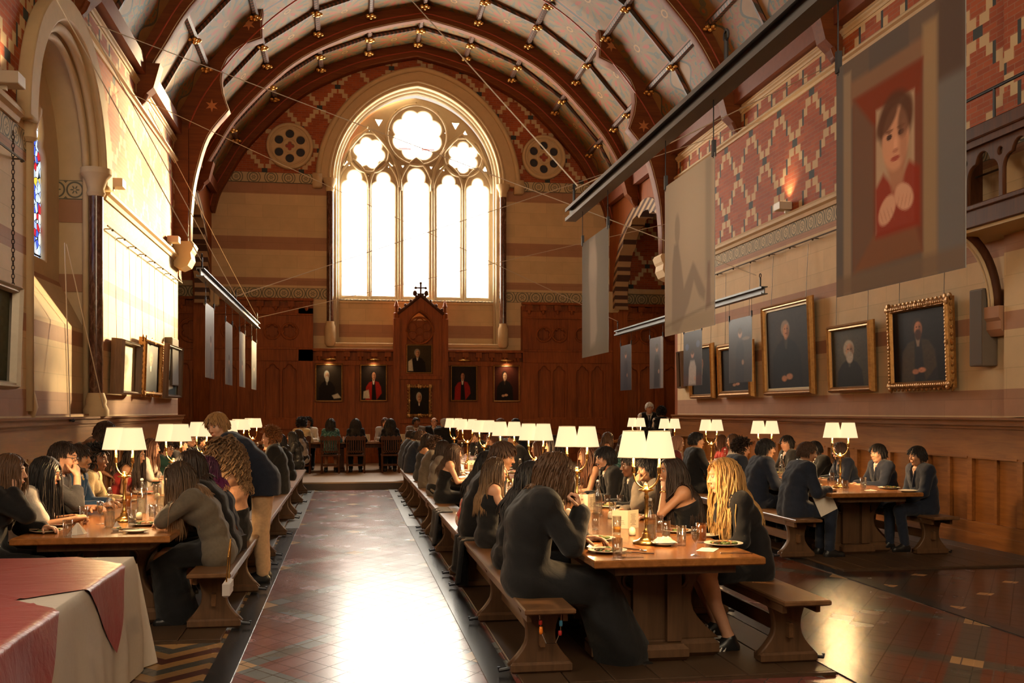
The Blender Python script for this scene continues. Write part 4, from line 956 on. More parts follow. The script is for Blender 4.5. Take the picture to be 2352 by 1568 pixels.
m=MB(); m.tube([(GX+.05,gy0,5.42),(GX+.05,gy1+.2,5.42)],.02,8)
for yy in (gy1-.1,gy1-1.2,gy1-2.3): m.tube([(GX+.05,yy,5.0),(GX+.05,yy,5.42)],.016,6)
G(m,'handrail',M_LEAD)
br=[(XR-.10-(1-math.cos(a))*.60,2.98+.92*math.sin(a)) for a in [i*pi/2/12 for i in range(13)]]
m=MB()
for yy,r_,mt in ((11.25,.05,0),): m.tube([(x,yy,z) for x,z in br],.065,8)
G(m,'bracket',M_WOODD,smooth=True)
m=MB(); m.tube([(x-.05,11.31,z-.03) for x,z in br],.022,6); m.tube([(x-.06,11.24,z-.03) for x,z in br],.022,6); G(m,'bracket_moulding',M_STONE,smooth=True)
m=MB(); m.prism([(XR,2.62),(XR,2.98),(XR-.19,2.98),(XR-.19,2.84),(XR-.16,2.80),(XR-.16,2.70),(XR-.10,2.62)],11.08,11.42,'y'); m.build('trim_36',M_TERRA)['kind']='structure'
m=MB(); m.box(XR-.02,XR+.02,9.2,10.4,3.9,8.0); m.build('door_1',plain('dark_doorway',(.012,.009,.008),.8))['kind']='structure'
# ---------------------------------------------------------------- rows of tables
XCL,XCM,XCR=-1.87,2.06,5.92
M_TABLE=wood('polished_oak_table_top',(.17,.062,.016),(.34,.135,.036),.20,1,1.,.5,.3)
M_TRES=wood('worn_oak_trestle',(.055,.026,.011),(.12,.06,.027),.5,2,1.2)
M_BENCH=wood('bench_oak',(.085,.04,.018),(.17,.088,.04),.33,1,1.)
def ogee(w0,w1,w2,z0,z1):
    """half outline of a waisted trestle, bottom to top"""
    n=9; pts=[]
    for i in range(n+1):
        t=i/n; z=z0+(z1-z0)*t; w_=w1+(w0-w1)*max(0,1-t*2.4)**1.5+(w2-w1)*max(0,(t-.55)/.45)**1.6; pts.append((w_,z))
    return pts
def make_table(label,xc,y0,y1,grp='long oak dining tables'):
    r_=thing('dining_table',label,'table',(xc,y0,0),0,grp); L=y1-y0
    m=MB(); m.box(-.56,.56,0,L,.70,.75,None,.008); m.build('tabletop',M_TABLE,r_)
    m=MB(); m.box(-.40,.40,.10,L-.10,.64,.70); m.build('apron',M_TRES,r_)
    for yy in (.62,L-.62):
        h=ogee(.43,.25,.40,.13,.66); outl=[(-a,b) for a,b in h]+[(a,b) for a,b in reversed(h)]
        o=plate('trestle',outl,[circle(-.17,.53,.05,18),circle(.17,.53,.05,18)],yy-.07,yy+.07,M_TRES,'XZ',.012,r_)
        m=MB(); m.box(-.17,-.07,yy-.13,yy+.13,.10,.64,None,.02); m.box(.07,.17,yy-.13,yy+.13,.10,.64,None,.02); m.box(-.45,.45,yy-.10,yy+.10,.0,.12,None,.03); m.box(-.2,.2,yy-.2,yy+.2,.0,.11,None,.03); m.build('trestle_foot',M_TRES,r_)
        for s_ in (-1,1): m=MB(); m.tube([(s_*.17+.055*math.cos(a),yy-.075,.53+.055*math.sin(a)) for a in [k*pi/10 for k in range(20)]],.014,6,True); m.build('carved_ring',M_TRES,o,True)
    m=MB(); m.box(-.06,.06,.6,L-.6,.22,.34,None,.01); m.build('stretcher',M_TRES,r_); return r_
def make_bench(label,xc,y0,y1,side):
    r_=thing('bench',label,'bench',(xc,y0,0),0,'oak benches along the tables'); L=y1-y0
    m=MB(); m.box(-.16,.16,0,L,.43,.465,None,.008); m.build('seat',M_BENCH,r_)
    m=MB(); m.box(-.015,.015,.25,L-.25,.17,.27,None,.006); m.box(-.13,-.10,.1,L-.1,.37,.43); m.box(.10,.13,.1,L-.1,.37,.43); m.build('stretcher',M_BENCH,r_)
    n=max(2,round(L/2.0)+1)
    for k in range(n):
        yy=.34+(L-.68)*k/(n-1); h=ogee(.19,.085,.14,.06,.43); outl=[(-a,b) for a,b in h]+[(a,b) for a,b in reversed(h)]
        plate('trestle',outl,[],yy-.035,yy+.035,M_TRES,'XZ',.01,r_)
        m=MB(); m.box(-.20,.20,yy-.06,yy+.06,0.0,.07,None,.015); m.build('foot',M_TRES,r_)
        m=MB(); m.tube([(side*.17,yy,.03),(side*.27,yy,.015),(side*.27,yy,.04)],.012,6); m.build('metal_stop',M_LEAD,r_)
    return r_
TROWS={'L':(XCL,[7.79,11.6,16.4,21.4],'along the window wall'),'M':(XCM,[6.07,10.0,14.1,18.2,21.4],'in the middle row'),'R':(XCR,[10.6,14.2,18.3,21.9],'along the portrait wall')}
ORD=['first','second','third','fourth']
for kx,(xc,ys,where) in TROWS.items():
    for i,(a,b) in enumerate(zip(ys,ys[1:])):
        zfl=.022; t_=make_table('long oak trestle table laid for dinner, %s one %s'%(ORD[i],where),xc,a,b-.04); t_.location.z=zfl
        for s_,nm in ((-1,'window side'),(1,'portrait side')):
            q=make_bench('oak bench, %s of the %s table %s'%(nm,ORD[i],where),xc+s_*.84,a-.02,b-.06,s_); q.location.z=zfl
# ---------------------------------------------------------------- table lamps
M_SHADE=NT('lit_cream_lampshade',.8,0,.1); _uv=M_SHADE.t.nodes.new('ShaderNodeTexCoord'); _sx=M_SHADE.t.nodes.new('ShaderNodeSeparateXYZ'); M_SHADE.t.links.new(_uv.outputs['Object'],_sx.inputs[0])
M_SHADE.col((.5,.40,.25)); M_SHADE.b.inputs['Emission Color'].default_value=(1,.75,.42,1); M_SHADE.b.inputs['Emission Strength'].default_value=.62; M_SHADE=M_SHADE.mat
M_GLOBE=M_BULB
def lamp_proto():
    r_=thing('table_lamp','x','lamp',(0,0,0),0,'twin shaded brass table lamps')
    m=MB(); m.lathe([(.095,0),(.10,.008),(.09,.018),(.06,.026),(.035,.045),(.03,.07),(.024,.075)],n=24); m.build('base',M_BRASS,r_,True)
    m=MB(); m.lathe([(.016,.07),(.024,.085),(.013,.10),(.013,.16),(.023,.175),(.014,.19),(.012,.30),(.018,.32),(.013,.34),(.013,.36),(.052,.372),(.055,.38),(.02,.386),(.016,.41),(.006,.42)],n=18); m.build('stem',M_BRASS,r_,True)
    for s_ in (-1,1):
        m=MB(); v=Vector((.078,-.052,0))*s_
        m.tube([Vector((0,0,.385))+v*(1-math.cos(a))*1.0*1.0 +Vector((0,0,.12*(1-math.sin(pi/2-a))))*1.0 if False else Vector((0,0,.385+.115*(1-math.cos(a))))+v*math.sin(a) for a in [k*pi/2/8 for k in range(9)]],.007,8)
        c=v; m.lathe([(.012,.49),(.015,.50),(.012,.53),(.016,.535),(.011,.54),(.009,.60)],(c.x,c.y,0),12); m.build('arm',M_BRASS,r_,True)
        m=MB(); n=28; prof=[(.112,.60),(.074,.79)]
        m.lathe(prof+[(.0725,.79),(.1105,.60)],(c.x,c.y,0),n,False); sh=m.build('lamp_shade',M_SHADE,r_,True)
        for rr_,zz_ in ((.112,.602),(.0745,.788)):
            m=MB(); m.tube([(c.x+rr_*math.cos(a),c.y+rr_*math.sin(a),zz_) for a in [k*2*pi/n for k in range(n)]],.0025,4,True); m.build('shade_trim',M_SLIP,sh)
        m=MB(); m.sphere((c.x,c.y,.66),.025,10,8); m.build('bulb',M_GLOBE,r_,True)
        l=bpy.data.lights.new('lamp_light','POINT'); l.energy=LAMP_W; l.color=(1,.62,.28); l.shadow_soft_size=.03; lo=bpy.data.objects.new('lamp_light',l); COL.objects.link(lo); lo.parent=r_; lo.location=(c.x,c.y,.622)
    return r_
LAMP_W=30.
LP=lamp_proto(); first=True
lampX={'M':[1475,1318,1225,1160,1108,1070,1040],'L':[277,392,458,511,548,577],'R':[1930,1757,1634,1538,1462]}
lampY={k:[P(px,944,X={'M':2.03,'L':-1.90,'R':XCR}[k]).y for px in v] for k,v in lampX.items()}
LORD=['nearest','second','third','fourth','fifth','sixth','seventh']
wl={'M':'middle row of tables','L':'tables along the window wall','R':'tables along the portrait wall'}
LAMPS=[]
for k,ys in lampY.items():
    for i,y in enumerate(ys):
        o=LP if first else copy_tree(LP); first=False
        o.location=(TROWS[k][0],y,.773); o['label']='brass lamp with two glowing cream shades, %s lamp on the %s'%(LORD[i],wl[k])
        o.rotation_euler.z=R([0,8,-6,14,-10,4,0][i]); LAMPS.append((k,o))
# ---------------------------------------------------------------- hanging steel rails and prints
M_STEEL=plain('galvanised_steel',(.13,.13,.135),.45,.5,.4,.1,8)
def ibeam(label,x,y0,y1,z):
    r_=thing('hanging_rail',label,'steel rail',(x,y0,z)); m=MB(); L=y1-y0
    m.box(-.05,.05,0,L,.0,.014); m.box(-.05,.05,0,L,.10,.114); m.box(-.008,.008,0,L,.014,.10); m.box(-.05,-.04,0,L,.014,.03); m.box(-.05,-.04,0,L,.085,.10); m.build('channel',M_STEEL,r_)
    for yy in (.15,L*.5,L-.15): m=MB(); m.tube([(0,yy,.10),(0,yy,.26)],.012,6); m.tube([(0,yy+.03*math.cos(a),.285+.03*math.sin(a)) for a in [k*pi/5 for k in range(10)]],.007,5,True); m.build('shackle',M_LEAD,r_)
    return r_
ZR=P(1310,494,X=2.0).z
YM1=P(1310,944,X=2.0).y
ibeam('long dark steel rail hung over the middle tables carrying three large prints',2.0,1.3,YM1,ZR-.06)
YL0,YL1=P(460,944,X=XCL).y,P(592,944,X=XCL).y
ibeam('pale steel rail hung over the window wall tables carrying four narrow prints',XCL,YL0,YL1,P(460,624,X=XCL).z-.06)
YR1,YR0=P(1415,944,X=XCR).y,P(1756,944,X=XCR).y
ibeam('slim grey steel rail hung over the portrait wall tables',XCR,YR0,YR1,P(1415,765,X=XCR).z-.06)
def hung(label,X,px0,px1,ptop,pbot,pic,face,mat,zrail,grp,pref):
    """print in the plane X, pref = pixel column where ptop/pbot were read"""
    ya,yb=P(px0,944,X=X).y,P(px1,944,X=X).y; zt=P(pref,ptop,X=X).z; zb=P(pref,pbot,X=X).z
    r_=thing('hanging_print',label,'photographic print',(X,(ya+yb)/2,(zt+zb)/2),-pi/2 if face<0 else pi/2,grp)
    w_,h_=abs(ya-yb),zt-zb; pic_mesh('sheet',pic,w_,h_,mat,r_,.004,(1.2 if pic is b3 else 1.5) if mat is M_VOILE else 1.0)
    for s_ in (-1,1):
        m=MB(); x=s_*(w_/2-.015); m.tube([(x,0,h_/2-.03),(x,0,zrail-(zt+zb)/2-.012)],.0035,5); m.box(x-.012,x+.012,-.008,.012,h_/2-.02,h_/2+.07); m.build('hanger',M_LEAD,r_)
    return r_
b1=Pic(90,100,(150,147,140)); b1.shade(.75+.5*b1.Y*(1-b1.Y)+.25*(1-abs(b1.X-.5)*2)); b1.poly([(.30,.02),(.52,.0),(.60,.3),(.56,.55),(.60,.80),(.52,.90),(.34,.93),(.33,.6),(.27,.3)],(196,190,182),.65,.06); b1.ell(.45,.22,.14,.14,(205,198,188),.5,.6); b1.rect(0,1,.93,1,(140,130,112),.5,.1)
b2=Pic(100,100,(178,166,150)); b2.shade(.92+.2*np.exp(-((b2.X-.55)**2+(b2.Y-.3)**2)/.2)); b2.rect(.84,.95,0,.70,(140,132,122),.55,.05); b2.rect(0,.08,0,1,(168,160,150),.6,.05)
b2.ell(.28,.33,.055,.10,(150,138,126),.75,.4); b2.poly([(.16,.97),(.17,.55),(.21,.42),(.30,.42),(.36,.55),(.42,.72),(.60,.58),(.64,.60),(.84,.78),(.82,.84),(.72,.80),(.62,.70),(.52,.83),(.30,1.0)],(142,130,120),.75,.03); b2.poly([(.84,.90),(.88,.62),(.92,.62),(.94,.88)],(132,112,104),.7,.03); b2.rect(0,1,.90,1,(150,138,118),.5,.04); b2.poly([(0,.93),(1,.86),(1,.875),(0,.945)],(120,108,92),.5,.02)
b3=Pic(150,160,(112,96,86)); X,Y=b3.X,b3.Y
b3.rect(.82,1,.30,1,(122,118,116),.8,.03); b3.rect(.82,1,.0,.30,(92,74,66),.8,.05); b3.rect(0,.07,0,1,(104,98,96),.8,.03); b3.rect(.07,.14,.05,1,(160,138,116),.85,.02)
b3.rect(.14,.80,.10,.20,(150,112,86),.7,.03); b3.rect(.30,.62,.0,.10,(96,88,86),.7,.02); b3.rect(.72,.82,.06,1,(165,138,106),.85,.03)
b3.rect(.16,.72,.18,.90,(126,72,52),.95,.02); b3.poly([(.16,.18),(.72,.18),(.70,.30),(.34,.34)],(134,60,38),.9,.03); b3.poly([(.16,.18),(.34,.34),(.34,.80),(.16,.92)],(120,92,76),.9,.03); b3.poly([(.16,.92),(.34,.78),(.66,.78),(.72,.90)],(136,92,66),.9,.03); b3.rect(.0,1,.92,1,(126,104,86),.8,.03)
b3.rect(.36,.66,.28,.78,(186,160,134),.95,.02); b3.rect(.60,.64,.28,.78,(170,146,118),.7,.015)
b3.poly([(.36,.80),(.355,.60),(.42,.55),(.48,.60),(.56,.60),(.62,.54),(.70,.58),(.70,.80)],(150,52,36),.95,.025)
b3.ell(.515,.36,.135,.115,(96,62,46),.95,.25); b3.poly([(.44,.50),(.60,.50),(.57,.64),(.49,.64)],(176,128,102),.95,.03)
b3.ell(.515,.43,.105,.125,(206,156,126),1,.18); b3.ell(.45,.34,.10,.045,(98,64,48),.9,.4,-.5); b3.ell(.59,.36,.05,.08,(98,64,48),.8,.4,.4)
for ex_ in (.468,.56): b3.ell(ex_,.415,.022,.012,(64,44,40),.95,.5); b3.ell(ex_,.392,.03,.007,(110,74,56),.8,.6)
b3.ell(.517,.455,.014,.03,(222,170,140),.8,.8); b3.ell(.517,.478,.022,.008,(160,104,84),.7,.7); b3.ell(.515,.508,.036,.010,(160,76,66),.9,.5); b3.ell(.58,.47,.03,.08,(160,110,86),.5,.9)
for hx,hy,rr in ((.45,.70,-.5),(.58,.67,.4)):
    b3.ell(hx,hy,.075,.05,(208,164,138),1,.25,rr)
    for k in range(4): b3.ell(hx-.045+k*.03,hy+.02,.004,.03,(150,100,80),.3,.8,rr)
gr_='large translucent prints on the long rail'
hung('large translucent print of a pale standing figure, last of three on the rail',2.0,1337,1397,560,822,b1,-1,M_VOILE,ZR-.05,gr_,1337)
hung('large translucent beige print of a person sitting with knees raised',2.0,1527,1641,430,773,b2,-1,M_VOILE,ZR-.05,gr_,1527)
hung('large translucent print of a woman in red leaning on her hands in an alcove',2.0,1921,2217,160,683,b3,-1,M_VOILE,ZR-.05,gr_,1921)
def fig(bg,body,sk,x,hy,w_,extra=None,floor=None,seed=1):
    p=Pic(60,100,bg); p.shade(1.15-.4*p.Y)
    if floor: p.rect(0,1,.8,1,floor,.8,.1)
    if extra: extra(p)
    p.poly([(x-w_,.98),(x-w_*.9,hy+.25),(x-w_*.5,hy+.12),(x+w_*.5,hy+.12),(x+w_*.9,hy+.25),(x+w_*.8,.98)],body,.95,.05); p.ell(x,hy,.085,.07,sk,1,.4); p.ell(x,hy-.04,.09,.05,(40,32,28),.9,.4); p.ell(x+w_*.6,hy+.45,.05,.04,sk,.7,.5); p.grain(.04,seed); return p
zRr=P(1415,765,X=XCR).z-.05; gr_='small prints on the slim grey rail'
hung('small dark print of a man in a blue suit, farthest on the slim grey rail',XCR,1425,1450,795,897,fig((58,60,70),(34,36,52),(190,140,110),.5,.22,.2),-1,M_PRINT,zRr,gr_,1425)
hung('small grey print of a figure in a long black gown',XCR,1492,1523,778,893,fig((92,90,96),(30,30,36),(205,165,140),.55,.22,.22,lambda p:p.rect(.82,1,0,1,(150,145,145),.8,.05)),-1,M_PRINT,zRr,gr_,1492)
hung('small dark print of a seated woman in a white blouse between two blue lamps',XCR,1570,1612,765,887,fig((60,56,62),(196,192,190),(205,155,130),.5,.42,.22,lambda p:(p.ell(.2,.28,.1,.06,(90,110,150),.9,.4),p.ell(.8,.25,.1,.06,(90,110,150),.9,.4)),(84,50,44)),-1,M_PRINT,zRr,gr_,1570)
hung('small slate print of a figure in blue robes with one arm raised',XCR,1674,1727,736,880,fig((72,70,78),(38,48,62),(205,165,140),.5,.24,.2,lambda p:p.ell(.75,.33,.16,.025,(150,140,130),.9,.5),(58,60,66)),-1,M_PRINT,zRr,gr_,1674)
zLr=P(460,624,X=XCL).z-.05; gr_='narrow prints on the pale rail'
for (p0,p1,pt,pb,l,pc) in ((472,492,694,866,'glossy print seen edge on, nearest of the four under the pale rail',fig((150,150,148),(110,110,118),(190,160,140),.6,.5,.15)),(518,534,736,882,'glossy print seen edge on, second of the four under the pale rail',fig((140,142,140),(90,92,96),(205,170,145),.5,.6,.2)),(550,563,759,887,'glossy print with a blue lower half, third of the four under the pale rail',fig((150,150,150),(96,104,122),(200,160,135),.5,.6,.2)),(578,589,780,893,'dark blue glossy print, last of the four under the pale rail',fig((96,98,108),(56,60,84),(205,165,140),.5,.55,.25))):
    hung(l,XCL,p0,p1,pt,pb,pc,1,M_PRINT,zLr,gr_,p0)
# rigging wires criss-crossing the hall
M_RIG=plain('pale_rigging_cord',(.62,.52,.42),.5)
zl=P(460,624,X=XCL).z+.15
def cord(label,a,b,r=.007):
    m=MB(); m.tube([a,b],r,5); tag(m.build('rigging_wire',M_RIG),label,'wire',None)
hL=[(XCL,YL0+.15,zl),(XCL,(YL0+YL1)/2,zl),(XCL,YL1-.15,zl)]
hR=(XCR,YR1-.15,zRr+.3)
cord('thin pale wire rising from the far end of the pale rail to the sunlit wall',hL[2],(XL+.1,20.2,7.5))
cord('thin pale wire rising from the middle of the pale rail to the sunlit wall',hL[1],(XL+.1,15.6,7.45))
cord('thin pale wire rising from the near end of the pale rail',hL[0],(XL+.1,11.6,7.4))
cord('thin pale wire crossing low before the end window from the pale rail',hL[2],(XR-.1,23.5,6.3))
cord('thin pale wire crossing higher before the end window from the pale rail',hL[1],(XR-.12,18.2,7.25))
cord('thin pale wire crossing high past the roundel to the slim grey rail',(XL+.12,18.4,7.25),hR)
cord('thin pale wire crossing from the sunlit wall to behind the beige print',(XL+.1,16.2,7.6),(XCR,YR0+.3,zRr+.3))
cord('thin pale wire falling from the painted ceiling to the long dark rail',(-.9,17.5,10.9),(2.0,YM1-.3,ZR+.2))
cord('thin pale wire from the far end of the long dark rail to the portrait wall',(2.0,YM1-.15,ZR+.2),(XR-.1,15.5,7.4))
cord('pale sash cord slanting from the open leaded sash to the cleat on the panelling',(XG+.5,15.2,4.1),(XL+.13,14.6,1.60),.008)
cord('pale sash cord slanting from the open leaded sash past the column base',(XG+.5,15.3,4.1),(XL+.2,16.2,1.75),.008)
m=MB(); m.box(XL+.14,XL+.17,14.52,14.68,1.56,1.585); m.sphere((XL+.17,14.6,1.575),.025,8,6); tag(m.build('cord_cleat',M_LEAD),'small metal cleat holding the sash cord on top of the panelling','cleat')
# ---------------------------------------------------------------- high table and chairs on the platform at the end
ht=thing('high_table','long dark table on the raised platform in front of the panelled end wall','table',(-3.0,25.9,.165))
m=MB(); m.box(0,10.5,0,1.1,.70,.76,None,.01); m.build('tabletop',M_TABLE,ht)
m=MB(); m.box(.2,10.3,.12,.98,.60,.70); m.build('apron',M_WOODD,ht)
for x in (.4,2.8,5.2,7.6,10.0):
    m=MB(); m.box(x-.08,x+.08,.2,.9,.05,.6,None,.02); m.box(x-.10,x+.10,.1,1.0,0,.08,None,.02); m.build('leg',M_WOODD,ht)
def make_chair(label,x,y,rz):
    r_=thing('dining_chair',label,'chair',(x,y,.165),rz,'carved chairs at the high table')
    m=MB(); m.box(-.24,.24,-.22,.22,.42,.47,None,.012); m.build('seat',M_WOODD,r_)
    for sx in (-1,1):
        m=MB(); m.tube([(sx*.21,-.20,0),(sx*.21,-.20,.45),(sx*.22,-.27,.92)],.022,8); m.build('leg',M_WOODD,r_)
        m=MB(); m.tube([(sx*.21,.19,0),(sx*.21,.19,.42)],[.018,.026],8); m.build('leg',M_WOODD,r_)
    m=MB(); hump=[(-.25+.5*k/16,.90+.035*abs(math.sin(k*pi/4))) for k in range(17)]
    m.prism([(-.25,.82)]+[(a,b) for a,b in hump]+[(.25,.82)],-.285,-.245,'y')
    for k in range(7): x_=-.165+k*.055; m.box(x_-.011,x_+.011,-.262,-.238,.50,.84)
    m.box(-.22,.22,-.262,-.235,.52,.56); m.build('backrest',M_WOODD,r_)
    m=MB(); m.box(-.2,.2,-.21,-.19,.18,.21); m.box(-.2,.2,.18,.2,.18,.21); m.build('stretcher',M_WOODD,r_); return r_
for px,l in ((692,'at the end of the high table'),(759,'of the woman in teal'),(817,'of the long haired figure in black'),(897,'of the figure facing the man in grey')):
    q=P(px,944,Y=25.35); make_chair('dark carved chair with slatted back '+l,q.x,25.35,0)
# ---------------------------------------------------------------- cloth covered table beside the aisle
TX1_,TY1_,TX0_,TY0_=-1.40,6.95,-3.3,3.3
ct=thing('serving_table','folding table hidden under a long white cloth beside the aisle','table',(TX1_,TY1_,0))
m=MB(); m.box(TX0_-TX1_+.02,-.02,TY0_-TY1_+.02,-.02,.70,.735); m.build('tabletop',M_TRES,ct)
for x in (-.1,-1.8):
    for y in (-.1,-3.4): m=MB(); m.tube([(x,y,0),(x,y,.7)],.02,8); m.build('leg',M_STEEL,ct)
def drape_white():
    nx,ny=44,70; Wd=TX1_-TX0_; Ld=TY1_-TY0_; drop=.735; vs=[];us=np.linspace(-drop,Wd+drop,nx*2+1); 
    us=np.concatenate([np.linspace(-drop,0,16)[:-1],np.linspace(0,.04,4)[:-1],np.linspace(.04,Wd-.04,24),np.linspace(Wd-.04,Wd,4)[1:],np.linspace(Wd,Wd+drop,16)[1:]])
    ws=np.concatenate([np.linspace(0,Ld-.04,70),np.linspace(Ld-.04,Ld,4)[1:],np.linspace(Ld,Ld+drop,16)[1:]])
    for w_ in ws:
        for u_ in us:
            x=min(max(u_,0),Wd); y=min(w_,Ld); dx=max(-u_,u_-Wd,0); dy=max(w_-Ld,0); d=max(dx,dy)
            z=.742-d; sg=-1 if u_<0 else 1; fold=.030*math.sin(w_*11+math.sin(w_*3.7)*1.5)+.016*math.sin(w_*23); foldx=.028*math.sin(u_*10+1)
            ox=sg*(min(d,.5)*(.10+fold)+(.012 if d>0 else 0)) if dx>0 else 0
            oy=min(d,.5)*(.10+foldx)+(.012 if d>0 else 0) if dy>0 else 0
            if dx>0 and dy>0: z=.742-max(dx,dy); ox=sg*(.012+max(dx,dy)*.16); oy=.012+max(dx,dy)*.16
            vs.append((TX0_+x+ox,TY0_+y+oy,max(z,.006)))
    n=len(us); fs=[(j*n+i,j*n+i+1,j*n+n+i+1,j*n+n+i) for j in range(len(ws)-1) for i in range(n-1)]
    me=bpy.data.meshes.new('tablecloth'); me.from_pydata(vs,[],fs); me.update(); boxuv(me); return link('tablecloth',me,None,[plain('white_linen',(.47,.43,.39),.85,0,.15,.06,30)],True)
tag(drape_white(),'white cloth hanging to the floor over the table beside the aisle','tablecloth')
M_MAR=NT('maroon_satin',.42,0,.4); _n=M_MAR.noise(M_MAR.obj(),5.,7,.7,.4); M_MAR.col(M_MAR.mix(_n,(.20,.032,.040),(.33,.07,.075))); M_MAR.bump(M_MAR.noise(M_MAR.mapping(M_MAR.obj(),(2,7,4),(0,0,.5)),2.,5,.6,.5),.35,.03); M_MAR=M_MAR.mat
def overlay(label,cy,half,lift):
    n=96; vs=[];cx=(TX0_+TX1_)/2
    for j in range(n+1):
        for i in range(n+1):
            a,b=(i/n-.5)*2*half,(j/n-.5)*2*half; x,y=cx+(a-b)/math.sqrt(2),cy+(a+b)/math.sqrt(2); g_=half/n*1.45
            x=TX1_ if abs(x-TX1_)<g_*.5 else (TX0_ if abs(x-TX0_)<g_*.5 else x); y=TY1_ if abs(y-TY1_)<g_*.5 else y
            z=.748+lift+.0015*math.sin(a*9)*math.cos(b*7); crease=min(abs(a),abs(b)); z+=.006*max(0,1-crease/.02)
            e=max(x-TX1_,0); ey=max(y-TY1_,0); ew=max(TX0_-x,0)
            if e>0 or ey>0 or ew>0:
                d=max(e,ey,ew); z=z-max(d-.012,0); 
                if e>0: x=TX1_+.022+lift+min(d,.5)*(.12+.05*math.sin(y*9+1))
                if ew>0: x=TX0_-.022-lift-min(d,.5)*.12
                if ey>0: y=TY1_+.022+lift+min(d,.5)*(.12+.03*math.sin(x*9))
            vs.append((x,y,z))
    f=[(j*(n+1)+i,j*(n+1)+i+1,(j+1)*(n+1)+i+1,(j+1)*(n+1)+i) for j in range(n) for i in range(n)]
    me=bpy.data.meshes.new('table_overlay'); me.from_pydata(vs,[],f); me.update(); boxuv(me)
    tag(link('table_overlay',me,None,[M_MAR],True),label,'tablecloth','maroon cloths over the white cloth')
overlay('maroon satin square laid cornerwise at the far end of the white clothed table',6.14,1.0,0)
overlay('maroon satin square laid cornerwise over the near part of the white clothed table',4.45,1.16,.004)
